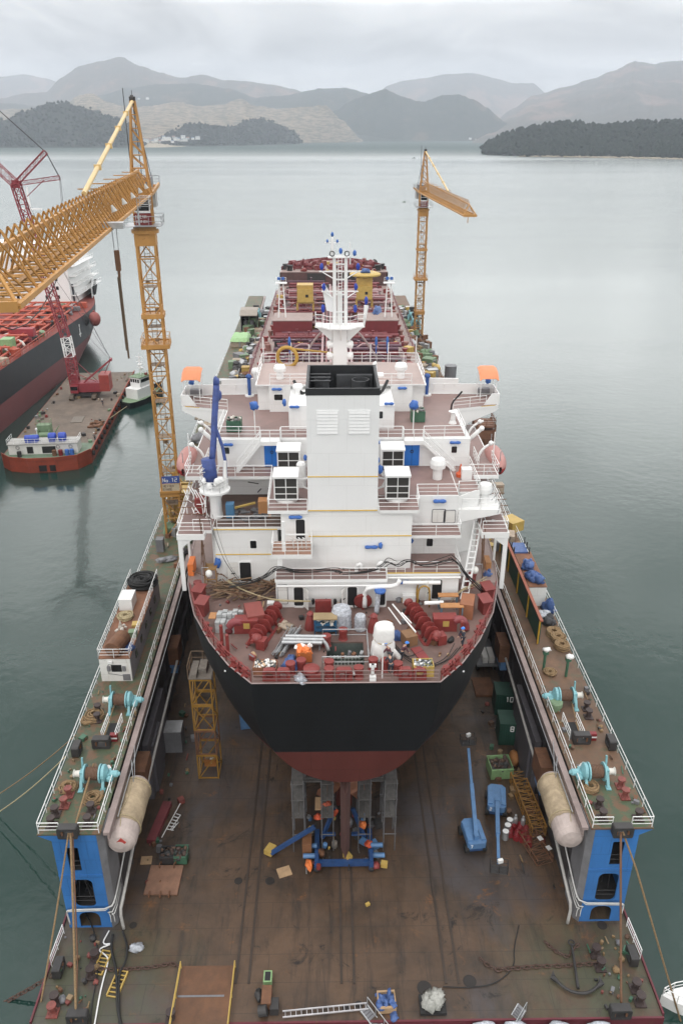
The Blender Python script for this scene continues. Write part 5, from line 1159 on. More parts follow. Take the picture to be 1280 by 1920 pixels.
for s in (-1, 1):
    floor_('bridge_deck', [(s * x, y) for x, y in ((2.9, 69.3), (7.3, 69.3), (11.4, 69.5), (11.4, 77.6), (16.2, 79.0), (16.3, 82.6), (8.31, 83.1), (8.31, 77.55), (2.9, 77.55))], D4, .3)
    m = MB(); m.ext([(s * 11.3, 77.7, D4 - .02), (s * 16.25, 79.05, D4 - .02), (s * 16.25, 79.05, D4 - .5), (s * 15.9, 78.95, D4 - .75), (s * 11.3, 77.7, D4 - 2.3)], (0, .3, 0)); wg = m.build('bridge_wing', white, S)
    m = MB(); m.bar((s * 11.5, 77.72, D4 - .03), (s * 15.9, 78.92, D4 - .03), .07, .07); m.build('yellow_line', yline, wg)
    # wing bulwark and console
    m = MB(); m.bar((s * 8.31, 83.15, D4 + .55), (s * 16.3, 82.7, D4 + .55), .07, 1.1); m.bar((s * 8.31, 83.25, D4 + 1.35), (s * 12.6, 83.0, D4 + 1.35), .18, .6); m.bar((s * 16.3, 82.6, D4 + .55), (s * 16.25, 79.0, D4 + .55), .07, 1.1)
    m.ext([(s * 14.7, 78.85, D4), (s * 16.28, 79.1, D4), (s * 16.28, 79.1, D4 + 1.15), (s * 15.5, 79.0, D4 + 1.15)], (0, .08, 0))
    for k in range(7): m.bar((s * (8.9 + k * 1.1), 83.05, D4), (s * (8.9 + k * 1.1), 82.85, D4 + 1.1), .06)
    m.build('wing_bulwark', white, wg)
    m = MB(); m.obox((s * 15.2, 82, D4 + .6), (1.2, .5, .5)); m.build('wing_console', greys, wg)
    m = MB(); rail(m, [(s * 11.4, 77.7, D4), (s * 14.9, 78.75, D4)], step=1.5); m.build('wing_railing', white, wg)
    # canopy side deck at D2 with end post
    m = MB(); m.prism([(s * 11.85, 60.9), (s * 14.2, 60.9), (s * 14.5, 70), (s * 14.5, 84), (s * 11.85, 84)], D2 - .55, D2 - .02); m.box(s * 13.8, s * 14.15, 60.95, 61.2, D0, D2 - .551); m.ext([(s * 13.799, 61, D2 - .56), (s * 12.9, 61, D2 - .56), (s * 13.799, 61, D2 - 1.3)], (0, .15, 0))
    for F in (66, 72, 78): m.box(s * 14.15, s * 14.35, F, F + .25, D0, D2 - .551)
    cnp = m.build('side_canopy', white, S)
    m = MB(); m.add([(s * 11.9, 61.0, D2 - .012), (s * 14.1, 61.0, D2 - .012), (s * 14.4, 70, D2 - .012), (s * 14.4, 83.9, D2 - .012), (s * 11.9, 83.9, D2 - .012)], [(0, 1, 2, 3, 4)]); m.build('deck_floor', housedeck, cnp)
    m = MB(); rail(m, [(s * 11.9, 61.0, D2), (s * 14.05, 61.0, D2), (s * 14.4, 70, D2), (s * 14.4, 80, D2)]); m.build('railing', white, cnp)
    # boat platform at D3
    m = MB(); m.prism([(s * 11.5, 66.9), (s * 14.2, 66.9), (s * 14.2, 81), (s * 11.5, 81)], D3 - .35, D3 - .02); bp_ = m.build('boat_deck', white, S)
    m = MB(); m.add([(s * 11.55, 67, D3 - .012), (s * 14.1, 67, D3 - .012), (s * 14.1, 80.9, D3 - .012), (s * 11.55, 80.9, D3 - .012)], [(0, 1, 2, 3)]); m.build('deck_floor', housedeck, bp_)
    m = MB(); rail(m, [(s * 11.5, 66.95, D3), (s * 14.15, 66.95, D3), (s * 14.15, 70.5, D3)]); rail(m, [(s * 12.6, 68.5, D3), (s * 12.6, 71.5, D3)], step=.8); m.build('railing', white, bp_)
    for F in (70.6, 76.8):
        m = MB(); m.path([(s * 12.9, F, D3), (s * 13.1, F, D3 + .9), (s * 13.7, F, D3 + 1.5), (s * 14.4, F, D3 + 1.8)], .12, 7, 1); m.ell((s * 14.0, F - .1, D3 + 1.75), .24, .24, .24, 8, 6); m.build('davit', white, bp_)
    m = MB(); m.path([(s * 11.85, 72, D3 + 1.2), (s * 13.1, 71.2, D4 + .1)], .2, 8); m.ell((s * 13.15, 71.1, D4 + .2), .26, .26, .26, 9, 7); m.tube((s * 14.1, 69.5, D3), (s * 14.1, 69.5, D3 + 3.2), .05); m.build('boat_crane', white, bp_)
    # stair from bridge deck to D3
    a = Vector((s * 7.4, 69.0, D4 - .1)); b = Vector((s * 10.3 if s > 0 else -9.6, 68.5, D3 + .05)); m = MB()
    for o in (0, .7): m.bar(a + Vector((0, -o, 0)), b + Vector((0, -o, 0)), .08, .28)
    for k in range(11): c = a.lerp(b, (k + .5) / 11); m.bar(c, c + Vector((0, -.7, 0)), .22, .04)
    for o in (0, .7):
        for h in (.5, .95): m.tube(a + Vector((0, -o, h)), b + Vector((0, -o, h)), .028, n=5)
        for k in range(4): c = a.lerp(b, k / 3); m.tube(c + Vector((0, -o, 0)), c + Vector((0, -o, .95)), .028, n=5)
    m.build('stair', white, S)
    m = MB(); m.box(s * 5.6, s * 7.5, 68.4, 69.29, D4 - .42, D4 - .02); m.build('stair_landing', white, S)
    m = MB(); rail(m, [(s * 5.6, 69.3, D4), (s * 5.6, 68.45, D4), (s * 7.45, 68.45, D4)], step=.95); rail(m, [(s * 2.95, 69.4, D4), (s * 5.55, 69.4, D4)]); rail(m, [(s * 7.5, 69.4, D4), (s * 11.35, 69.55, D4), (s * 11.35, 74.5, D4)]); m.build('railing', white, S)
    m = MB(); m.box(s * 5.75, s * 7.15, 69.08, 69.19, D3 + .1, D3 + 2.35); db = m.build('blue_door', doorblue, S); m = MB(); m.box(s * 6.44, s * 6.46, 69.06, 69.079, D3 + .1, D3 + 2.35); m.torus((s * 6.45, 69.06, D3 + 1.5), .13, .03, (0, 1, 0), 12, 5); m.build('handwheel', black, db)
m = MB()
rail(m, [(-5.7, 58.0, D1), (3.55, 58.0, D1)], step=1.55); rail(m, [(3.65, 59.0, D1), (5.2, 59.0, D1)], step=.8); rail(m, [(5.9, 59.0, D1), (9.85, 59.0, D1), (9.85, 62, D1)]); m.build('railing', white, S)
m = MB(); rail(m, [(5.75, 60.5, D2), (9.95, 60.5, D2), (9.95, 62.3, D2)], step=1.9); m.build('railing', white, S)
m = MB(); rail(m, [(-10.9, 62.25, D2), (-5.3, 62.25, D2)], step=1.35); rail(m, [(-12.85, 61.65, D2), (-11.3, 61.65, D2)]); m.build('railing', white, S)
m = MB(); rail(m, [(-11.35, 66.95, D3), (-6.3, 66.95, D3), (-6.2, 59.55, D3), (-2.98, 59.55, D3)], step=1.45); m.build('railing', white, S)
m = MB(); rail(m, [(2.85, 59.55, D3), (6.2, 59.55, D3), (6.3, 62.5, D3), (9.9, 62.5, D3), (9.95, 63.1, D3), (11.8, 63.2, D3), (11.8, 69, D3)], step=1.45); m.build('railing', white, S)
m = MB(); rail(m, [(-8.3, 77.7, D5), (-8.35, 85.2, D5), (-4, 85.5, D5), (4, 85.5, D5), (8.35, 85.2, D5), (8.3, 77.7, D5)], step=1.7); rail(m, [(-7.0, 77, D5), (-3, 77, D5)]); rail(m, [(3, 77, D5), (7, 77, D5)]); m.build('railing', white, S)
f5 = floor_('compass_deck', [(-8.45, 76.85), (8.45, 76.85), (8.45, 85.0), (4, 85.5), (-4, 85.5), (-8.45, 85.0)], D5, .12, M('pink_compass_deck', (.40, .31, .285), .6, var=.1, scale=.4, dirt=.2))
# yellow deck lines on the casing
for x0, x1, F, z in ((-2.92, 2.78, 59.61, D4 + .2), (-2.92, 2.78, 59.61, D3 - .02), (-2.9, 5.7, 59.72, D2 + .35), (-11.2, -5.7, 62.17, D2 - .2), (-11.2, -5.7, 62.27, D1 + .1), (3.7, 9.9, 58.93, D1 + .01)):
    m = MB(); m.box(x0, x1, F - .02, F + .02, z - .045, z + .045); m.build('yellow_line', yline, S)
# small balcony left of the casing
m = MB(); m.box(-5.9, -2.6, 57.3, 59.74, D2 - .45, D2 - .1); bal = m.build('balcony', white, S); m = MB(); m.add([(-5.85, 57.35, D2 - .094), (-2.65, 57.35, D2 - .094), (-2.65, 59.7, D2 - .094), (-5.85, 59.7, D2 - .094)], [(0, 1, 2, 3)]); m.build('deck_floor', M('balcony_brown', (.3, .17, .12), .6), bal)
m = MB(); rail(m, [(-5.85, 59.6, D2 - .1), (-5.85, 57.35, D2 - .1), (-2.65, 57.35, D2 - .1), (-2.65, 59.6, D2 - .1)], step=1.1)
m.build('railing', white, bal); m = MB(); m.tube((-4.9, 58, D2 - .1), (-4.9, 58, D2 + 2.6), .17, .12, 8); m.bar((-4.9, 58, D2 + 1.4), (-2.9, 58.4, D2 + 1.2), .1)
for k in range(4): m.path([(-4.4 + k * .35, 58, D2 + 1.1), (-4.2 + k * .35, 58.3, D2 + .8), (-4.1 + k * .35, 58.2, D2)], .05, 5)
m.build('gangway_post', white, bal)
# funnel
m = MB(); fx0, fx1, ff0, ff1 = -2.92, 2.78, 59.62, 66.5
m.box(fx0, fx1, ff0, ff1, D3 + .03, FT - 2.3); m.box(fx0, fx1, ff0, ff0 + .14, FT - 2.299, FT - .55); m.box(fx0, fx1, ff1 - .14, ff1, FT - 2.299, FT - .55); m.box(fx0, fx0 + .14, ff0 + .141, ff1 - .141, FT - 2.299, FT - .55); m.box(fx1 - .14, fx1, ff0 + .141, ff1 - .141, FT - 2.299, FT - .55); fun = m.build('funnel', panelize(M('funnel_white', (.80, .80, .80), .4, var=.03, scale=.2), 2.85, 2.8, .13, .3, .25, (.65, .6, .55)), S)
m = MB(); o = .03
for b in ((fx0 - o, fx1 + o, ff0 - o, ff0 + .15, FT - .55, FT), (fx0 - o, fx1 + o, ff1 - .15, ff1 + o, FT - .55, FT), (fx0 - o, fx0 + .15, ff0 + .151, ff1 - .151, FT - .55, FT), (fx1 - .15, fx1 + o, ff0 + .151, ff1 - .151, FT - .55, FT)): m.box(*b)
for b in ((fx0 + .152, fx1 - .152, ff0 + .152, ff0 + .2, FT - 2.2, FT - .02), (fx0 + .152, fx1 - .152, ff1 - .2, ff1 - .152, FT - 2.2, FT - .02), (fx0 + .152, fx0 + .2, ff0 + .201, ff1 - .201, FT - 2.2, FT - .02), (fx1 - .2, fx1 - .152, ff0 + .201, ff1 - .201, FT - 2.2, FT - .02)): m.box(*b)
m.box(fx0 + .151, fx1 - .151, ff0 + .151, ff1 - .151, FT - 2.299, FT - 2.2); m.build('funnel_cap', blackfun, fun)
for x, F, r in ((-1.75, 64.5, .62), (1.45, 64.2, .72)):
    m = MB(); m.lathe([(r * 1.15, 0), (r * 1.1, .5), (r, .6), (r, 1.6), (r * .9, 1.6), (r * .9, 1.3)], (x, F, FT - 2.19), (0, 0, 1), 18); m.build('exhaust_pipe', M('exhaust_grey', (.05, .052, .056), .5, var=.3), fun)
for x, F, r in ((-2.1, 62.3, .28), (-.9, 62.0, .3), (.7, 61.8, .3), (1.6, 61.9, .28), (2.2, 63.6, .3), (-2.4, 65.5, .2)):
    m = MB(); m.lathe([(r, 0), (r, .9), (r * .8, .9), (r * .8, .7)], (x, F, FT - 2.19), (0, .2, 1), 12); m.build('exhaust_pipe', blackfun, fun)
m = MB(); m.box(-.5, 2.5, 65.4, 65.9, FT - 2.19, FT - .6)
for k in range(3): m.tube((-2.7, 63.4 + k, FT - .5), (-1, 63.4 + k, FT - .5), .08)
m.build('cap_fittings', MATS['exhaust_grey'], fun)
for x in (-2.15, .35):
    m = MB(); m.box(x, x + 1.75, ff0 - .05, ff0 - .001, 38.0, 40.0)
    lv = m.build('louvre', MATS['funnel_white'], fun); m = MB()
    for k in range(7): m.ext([(x + .06, ff0 - .051, 38.15 + k * .27), (x + .06, ff0 - .10, 38.1 + k * .27), (x + .06, ff0 - .051, 38.32 + k * .27)], (1.63, 0, 0))
    m.build('louvre_blade', MATS['funnel_white'], lv)
# windows, doors, covered lamps on the walls facing aft
def window(px, py, F, w_=.5, h_=.65):
    c = VL(px, py, F - .02); m = MB(); m.plate(rrect(c.x - w_ / 2 - .07, c.x + w_ / 2 + .07, c.z - h_ / 2 - .07, c.z + h_ / 2 + .07, .13), [rrect(c.x - w_ / 2, c.x + w_ / 2, c.z - h_ / 2, c.z + h_ / 2, .1)], lambda x, z: (x, F - .045, z), (0, .044, 0)); wo = m.build('window', white, S)
    m = MB(); m.plate(rrect(c.x - w_ / 2, c.x + w_ / 2, c.z - h_ / 2, c.z + h_ / 2, .1), [], lambda x, z: (x, F - .012, z), (0, .009, 0)); m.build('pane', glass, wo)
for a in ((475, 1021, 62.3, .55, .75), (425, 845, 69.2), (851, 843, 69.2), (805, 1017, 62.4, .55, .75), (522, 745, 76.9, .85, .6), (712, 778, 71.7, .55, .7), (553, 843, 69.2, .5, .5), (723, 838, 69.2, .5, .5)): window(*a)
def doorway(x, z, F, w_=.85, h_=2.0, leaf=-1, ang=70):
    m = MB(); m.plate(rrect(x - w_ / 2 - .1, x + w_ / 2 + .1, z, z + h_ + .1, .2), [rrect(x - w_ / 2, x + w_ / 2, z + .15, z + h_, .16)], lambda a, b: (a, F - .1, b), (0, .099, 0)); d_ = m.build('doorway', white, S)
    m = MB(); m.plate(rrect(x - w_ / 2, x + w_ / 2, z + .15, z + h_, .16), [], lambda a, b: (a, F - .01, b), (0, .008, 0)); m.build('dark_opening_panel', black, d_)  # flat black panel; the shade inside the door is put into its colour
    if leaf:
        m = MB(); hx = x + leaf * (w_ / 2 + .08); dx = leaf * w_ * math.cos(R(ang)); dy = -w_ * math.sin(R(ang)); ux = Vector((dx, dy, 0))
        P = [Vector((hx, F - .1, z + .15)) + ux * a + Vector((0, 0, b)) for a, b in rrect(.02, 1, 0, h_ - .1, .14)]
        m.ext(P, ux.normalized().cross(Vector((0, 0, 1))) * .05); lf = m.build('door_leaf', whiteO, d_)
        m = MB(); c = Vector((hx, F - .1, z + 1.1)) + ux * .5 + Vector((0, 0, 0)); m.bar(c - ux * .15 + Vector((0, -.06, 0)), c + ux * .2 + Vector((0, -.06, 0)), .06); m.build('door_handle', black, lf)
def shut(px, py, F, w_, h_):
    c = VL(px, py, F); m = MB(); m.plate(rrect(c.x - w_ / 2, c.x + w_ / 2, c.z - h_ / 2, c.z + h_ / 2, .1), [], lambda a, b: (a, F - .06, b), (0, .059, 0)); d_ = m.build('door', whiteO, S); m = MB(); m.plate(rrect(c.x - w_ / 2 - .05, c.x + w_ / 2 + .05, c.z - h_ / 2 - .05, c.z + h_ / 2 + .05, .12), [rrect(c.x - w_ / 2, c.x + w_ / 2, c.z - h_ / 2, c.z + h_ / 2, .1)], lambda a, b: (a, F - .07, b), (0, .069, 0)); m.build('door_gasket', greys, d_)
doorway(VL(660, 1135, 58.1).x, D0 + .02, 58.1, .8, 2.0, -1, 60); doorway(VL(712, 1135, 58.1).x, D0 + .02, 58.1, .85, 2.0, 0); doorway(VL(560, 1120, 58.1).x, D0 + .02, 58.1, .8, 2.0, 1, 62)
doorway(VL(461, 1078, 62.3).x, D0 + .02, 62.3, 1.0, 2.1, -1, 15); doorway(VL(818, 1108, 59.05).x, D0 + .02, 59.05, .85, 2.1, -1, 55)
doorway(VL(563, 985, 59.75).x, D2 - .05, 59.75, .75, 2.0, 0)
shut(530, 1114, 58.1, .8, 1.8); shut(822, 967, 62.4, 1.1, 1.2); shut(842, 968, 62.4, .95, 1.15)
m = MB(); m.box(5.72, 6.2, 60.5, 61.2, D2 + .1, D2 + 2.1); 
def wraplamp(px, py, F, w_=1.0, h_=.2, mat=bluecover, ht=False):
    c = VL(px, py, F - .22); m = MB()
    if ht: m.ell(c, h_ * .6, .22, h_, 9, 7, .3)
    else:
        m.lathe([(h_ * .5, 0), (h_ * .75, w_ * .15), (h_ * .6, w_ * .5), (h_ * .8, w_ * .8), (h_ * .4, w_)], c - Vector((w_ / 2, 0, 0)), (1, 0, 0), 9); m.bar(c, c + Vector((0, .2, 0)), .08)
    m.build('wrapped_lamp', mat, S)
for a in ((554, 970, 59.75, 1.1, .22), (696, 1026, 59.75, 1.1, .22), (713, 1023, 59.75, .5, .3, bluecover, True), (519, 730, 76.9), (552, 763, 71.7, .9), (729, 757, 71.7, .9), (754, 728, 76.9, .9), (428, 834, 69.2, .9), (853, 830, 69.2, 1.0), (824, 940, 62.4, 1.1, .24), (533, 755, 71.7, .3, .35, bluecover, True), (770, 1012, 62.0, .3, .35, bluecover, True), (709, 830, 69.2, .6), (757, 1092, 59.05, 1.1, .25), (572, 858, 62, .25, .26, bluecover, True), (712, 880, 62, .22, .4, bluecover, True), (708, 863, 64, .22, .28, bluecover, True), (408, 1056, 62.3, .3, .5, bluecover, True)): wraplamp(*a)
# intake fan units
def fanunit(px, py, F):
    c = VL(px, py, F); g = MB(); x, z = c.x, c.z; g.box(x - 1.0, x + 1.0, F, F + 1.7, z - 1.0, z + 1.05); g.box(x - 1.06, x + 1.06, F - .35, F + 1.75, z + 1.051, z + 1.2)
    u = g.build('intake_fan', white, S); m = MB(); m.box(x - .9, x + .9, F - .06, F - .001, z - .9, z + .9); m.build('grille', grille, u)
    m = MB(); m.bar((x, F - .09, z - .95), (x, F - .09, z + .95), .07)
    for k in (-.95, -.45, 0.15, .95): m.bar((x - .95, F - .09, z + k), (x + .95, F - .09, z + k), .06)
    for k in (-.95, .95): m.bar((x + k, F - .09, z - .95), (x + k, F - .09, z + .95), .1)
    m.build('grille_frame', white, u); m = MB(); m.lathe([(.95, 0), (1.0, .15), (.7, .3), (.6, z - 1.02 - D3)], (x, F + .8, D3 + .03), (0, 0, 1), 16); m.build('pedestal', white, u)
for a in ((541, 866, 66.2), (736, 864, 66.2), (536, 916, 61.0), (745, 914, 61.0)): fanunit(*a)
for s in (-1, 1):
    m = MB(); m.bar((s * 4.0, 62, D3 + 1.7), (s * 2.9, 62, D3 + 1.9), .12); m.bar((s * 4.0, 62, D3 + 1.3), (s * 2.9, 62, D3 + .9), .12); m.bar((s * 3.6, 62, D3 + 1.75), (s * 3.3, 62, D3 + 1.1), .1); m.build('pipe_bracket', white, S)
m = MB(); m.lathe([(.42, 0), (.42, 2.1), (.3, 2.3)], (-3.6, 64.5, D3 + .04), (0, 0, 1), 12); m.build('air_bottle', white, S)
# mushroom ventilators
def mush(c, r=.55, h=1.7):
    m = MB(); m.lathe([(r * .62, 0), (r * .62, h * .5), (r, h * .55), (r * 1.05, h * .75), (r * .85, h * .95), (r * .3, h)], c, (0, 0, 1), 18); m.build('mushroom_vent', white, S)
q = GL(819, 898, D3); mush((q.x, q.y, D3 + .03), .68, 2.0); q = VL(908, 938, 63.5); 
for (x, F, z, r, h) in ((q.x, 63.8, 30.1, .62, 1.9), (-6.1, 79, D5, .6, 1.5), (6.1, 79.2, D5, .62, 1.6), (-4.2, 75.5, D4 + 2.3, .5, 1.0), (-8.9, 82.5, D5 - 1, .4, 1.2)): mush((x, F, z), r, h)
m = MB(); m.prism([(9.95, 62.3), (13.6, 62.3), (13.6, 66.5), (11.85, 66.5), (11.85, 63), (9.95, 63)], 29.9, 30.1); m.ext([(10.0, 62.29, 29.9), (13.6, 62.29, 29.9), (13.6, 62.29, 29.7), (10.0, 62.29, 28.9)], (0, .1, 0)); vp = m.build('vent_platform', white, S); m = MB(); rail(m, [(10.2, 62.35, 30.1), (13.5, 62.35, 30.1), (13.5, 66.4, 30.1)]); m.build('railing', white, vp)
m = MB(); m.ext([(9.9, 62.41, D3 - .1), (11.4, 63.0, D3 + .2), (11.8, 63.1, D3 + .2), (11.4, 63.1, D1), (9.9, 62.41, D1)], (0, .1, 0)); m.build('buttress', white, S)
m = MB()
for s in (1,):
    a, b = Vector((10.0, 58.6, D0 + .4)), Vector((11.6, 63, D2 - .1))
    for o in (0, .6): m.bar(a + Vector((o, 0, 0)), b + Vector((o, 0, 0)), .07, .2); m.tube(a + Vector((o, 0, 1)), b + Vector((o, 0, 1)), .03)
    for k in range(14): c = a.lerp(b, k / 13); m.bar(c, c + Vector((.6, 0, 0)), .18, .04)
m.build('side_stair', white, S)
# tall poles with wrapped heads on the bridge deck, flag and antenna poles
for px, py in ((895 - 330 + 0, 0),): pass
for (x, F, z, h, top) in ((-5.4, 70.2, D4, 2.6, .42), (6.2 + .4, 70.2, D4, 2.6, .42), (-9.6, 82.3, D4, 0, 0), (9.2, 82.3, D4, 0, 0)):
    m = MB()
    if h: m.tube((x if x > 0 else -8.0, F, z), (x if x > 0 else -8.0, F, z + h), .05); m.build('lamp_pole', white, S); m = MB(); m.ell((x if x > 0 else -8.0, F, z + h + .2), top, top, top, 9, 7, .3); m.build('wrapped_lamp', bluecover, S)
    else:
        m.tube((x, F, z + .1), (x, F, z + 1.9), .17, .2, 8); m.ell((x, F, z + 2.1), .34, .3, .3, 8, 6, .2); m.build('wrapped_pedestal', M('blue_pedestal', (.03, .09, .30), .5, var=.2), S); m = MB(); m.lathe([(.5, 0), (.5, .12)], (x, F, z + .007), (0, 0, 1), 14); m.build('pedestal_base', white, S)
for s in (-1, 1):
    m = MB(); m.ell((s * 15.65, 82.3, D4 + 1.55), .3, .28, .32, 9, 7, .3); m.build('wrapped_lamp', bluecover, S)
    for x, h in ((8.2, 2.8), (5.2, 2.2), (3.3, 2.0)): m = MB(); m.tube((s * x, 85.2, D5), (s * x, 85.2, D5 + h), .05); m.build('antenna_pole', white, S)
for x, F in ((3.9, 85.3), (5.1, 85.3), (-5.4, 85.3)): m = MB(); m.tube((x, F, D5 + 1), (x, F, D5 + 2.1), .06); m.ell((x, F, D5 + 2.3), .16, .16, .55, 7, 6, .2); m.build('wrapped_lamp', bluecover, S)
m = MB(); m.torus((-5.6, 84.2, D5 + .9), 1.05, .2, (.15, 1, 0), 18, 7); m.bar((-6.3, 84.3, D5 + 1.9), (0, 84.5, D5 + 1.2), .16); m.build('yellow_hoop', M('rusty_yellow', (.42, .25, .05), .6, var=.25), S)
m = MB(); m.path([(3.6, 80, D5), (3.6, 80, D5 + 1.2), (3.5, 79.7, D5 + 1.5), (3.3, 79.7, D5 + 1)], .16, 8, 1); m.box(3.0, 4.4, 79.4, 80.6, D5 + .01, D5 + .2); m.build('compass_post', white, S)
for s in (-1, 1): m = MB(); m.path([(s * 3.4, 76, D4 + 2.2), (s * 3.9, 75, D4 + 2.5), (s * 4.6, 76.8, D4 + 3.2)], .16, 7, 1); m.build('cable_bunch', rubber, S)
m = MB(); m.path([(10.9, 76, D4 + .2), (10.9, 75.6, D4 + 1.3), (11.5, 75.4, D4 + 2.1), (11.7, 75, D4 + 2.6)], .09, 6, 1); m.build('pilot_hose', rubber, S); m = MB(); m.lathe([(.4, 0), (.25, .3), (.2, 1.1), (.45, 1.2)], (10.7, 73.2, D4), (0, 0, 1), 12); m.build('pilot_winch', white, S)
# pipes on the aft wall
m = MB(); q0 = VL(690, 1132, 57.7); m.path([(q0.x - .3, 57.6, D0 + .3), (q0.x - .3, 57.6, 25.1), (q0.x + .6, 57.6, 25.3), (q0.x + 2.3, 57.6, 25.3), (q0.x + 2.6, 57.6, 25.9)], .2, 9, 1); m.tube((-5.6, 57.75, D1 - .5), (3.7, 57.75, D1 - .5), .1); m.tube((5.0, 58.7, 25.0), (8.2, 58.7, 25.0), .19, n=9); m.tube((3.7, 58.75, D1 - .35), (9.9, 58.75, D1 - .35), .11); m.build('vent_pipe', white, S)
m = MB(); q0 = VL(712, 1080, 58); m.lathe([(.45, 0), (.5, .15), (.4, .3)], (q0.x, 57.4, 24.9), (0, 0, 1), 12); m.build('wrapped_lamp', bluecover, S); m = MB(); m.path([(q0.x - .15, 57.4, 24.9), (q0.x - .2, 57.3, 24), (q0.x - .3, 57, D0 + .1)], .22, 7, 1); m.build('plastic_duct', plastic, S)
for x in (520, 587, 612, 628, 640): q0 = VL(x, 1128, 57.9); m = MB(); m.ell(q0, .14, .12, .3, 7, 6, .3); m.build('valve', black, S)
m = MB(); m.path([VL(668, 1075, 59.2), VL(668, 1060, 59.2), VL(677, 1057, 59.2), VL(678, 1066, 59.2)], .16, 7, 1); m.build('gooseneck_vent', white, S); m = MB(); m.path([VL(708, 1072, 59.2), VL(708, 1058, 59.2), VL(716, 1054, 59.2), VL(719, 1062, 59.2)], .2, 7, 1); m.build('gooseneck_vent', white, S)
# provision crane wrapped in blue
pc = MB(); pb = Vector((-11.2, 64.4, D2)); pc.lathe([(.6, 0), (.52, .6), (.5, 2.4)], pb, (0, 0, 1), 14); pc.lathe([(.9, 2.3), (1.35, 2.55), (1.35, 2.72), (1.0, 2.78)], pb, (0, 0, 1), 18); pc = pc.build('provision_crane', white, S)
m = MB()
for k in range(9): m.ell(pb + Vector((rnd(-.9, .8), rnd(-.9, .5), 2.95 + rnd(0, .8))), rnd(.15, .36), rnd(.15, .36), rnd(.15, .36), 8, 6, .2)
m.tube(pb + Vector((.9, 0, 2.7)), pb + Vector((1.0, .3, 5.2)), .22, .15, 8); rail(m, [pb + Vector((-1.25, .2, 2.75)), pb + Vector((-.8, -1.0, 2.75)), pb + Vector((.6, -1.1, 2.75)), pb + Vector((1.2, 0, 2.75))], h=.95, rows=(.5, .95), step=.7)
for k in range(12): m.tube(pb + Vector((-1.3 + rnd(-.3, .3), rnd(-.6, .6), 2.7 + k * .18)), pb + Vector((-.7, rnd(-.5, .5), 3.0 + k * .2)), .035)
m.build('crane_machinery', white, pc)
m = MB(); m.path([pb + Vector((-.3, .2, 3.3)), pb + Vector((-.45, .3, 5.4))], .62, 10); 
m.build('wrapped_base', navywrap, pc); m = MB(); p1 = pb + Vector((-.1, .4, 5.3)); p2 = pb + Vector((.35, 2.8, 11.2))
m.path([p1, p1.lerp(p2, .3) + Vector((.05, 0, 0)), p1.lerp(p2, .5), p1.lerp(p2, .8) + Vector((0, 0, 0)), p2], .29, 8, 1); m.path([pb + Vector((1.0, .3, 3.1)), pb + Vector((1.0, .6, 5.8)), p1.lerp(p2, .48)], .15, 7, 1); m.ell(p2 - Vector((0, 0, .9)), .42, .4, .5, 8, 6, .3); m.ell(p2 + Vector((0, 0, .3)), .3, .3, .5, 8, 6, .2); m.build('wrapped_boom', navywrap, pc)
m = MB(); m.box(-10.2, -9.5, 63.2, 63.9, D2 + .4, D2 + 1.7); m.build('control_cabinet', M('cabinet_blue', (.06, .16, .28), .5), S)
m = MB(); m.box(-13.1, -12.1, 64.6, 66, D2 + .1, D2 + 1.6); m.build('red_locker', redgear, S)
# tangled ladders and rails left side, scaffold pipes on the right canopy
for s in (-1, 1):
    m = MB()
    for k in range(30):
        a = Vector((s * rnd(11.9, 13.9), rnd(62, 69), rnd(D2, D2 + 2.4))); m.tube(a, a + Vector((rnd(-.6, .6), rnd(-1.2, 1.2), rnd(-.3, 1.2))), .035)
    for k in range(4): m.path([(s * (12 + k * .4), 64 + k * .5, D2), (s * (12 + k * .4), 63.8 + k * .5, D2 + 1.6), (s * (12.6 + k * .4), 64.5 + k * .5, D2 + 2.3)], .05, 5, 1)
    tag(m.build('pipe_tangle', white if s < 0 else steel, S), None, None, None, 'stuff')
    m = MB()
    for k in range(6): m.tube((s * rnd(11.9, 12.2), rnd(60.6, 61.6), D2 + rnd(-2.5, 2)), (s * rnd(12, 12.6), rnd(60.5, 62), D0 + rnd(0, 3)), .035, n=4)
    for k in range(5): m.tube((s * 11.9, 63 + k * .8, D2 + .9 + k * .25), (s * 14.6, 63 + k * .8 + .3, D2 + .8 + k * .25), .04)
    m.build('scaffold_pipes', wire, S)
# radar mast
MF = 84.4; m = MB(); m.prism([(-.75, MF - .6), (.75, MF - .6), (.65, MF + .9), (-.65, MF + .9)], D5, 40.8); 
mast = m.build('radar_mast', white, S)
m = MB(); m.prism([(-1.1, MF - 1.8), (1.1, MF - 1.8), (1.9, MF - .8), (2.6, MF - .6), (2.6, MF + 1), (-2.6, MF + 1), (-2.6, MF - .6), (-1.9, MF - .8)], 43.0, 43.15)
for s in (-1, 1): m.ext([(s * .8, MF - .2, 41.4), (s * 2.5, MF - .2, 42.99), (s * .8, MF - .2, 42.99)], (0, .4, 0))
m.ext([(0, MF - .6, 41.6), (0, MF - 1.75, 42.99), (0, MF - .6, 42.99)], (.15, 0, 0)); m.build('mast_platform', white, mast)
m = MB(); rail(m, [(-2.55, MF + .9, 43.15), (-2.55, MF - .55, 43.15), (-1.85, MF - .75, 43.15), (-1.05, MF - 1.75, 43.15), (1.05, MF - 1.75, 43.15), (1.85, MF - .75, 43.15), (2.55, MF - .55, 43.15), (2.55, MF + .9, 43.15)], h=1.2, rows=(.4, .8, 1.2), step=.9); m.build('mast_railing', white, mast)
m = MB()
for x in (-.55, .62): m.tube((x, MF, 43.1), (x, MF, 50.2), .2, .17, 8)
for z in (44.5, 46.3, 47.8, 49.3, 50.1): m.bar((-.55, MF, z), (.62, MF, z), .14)
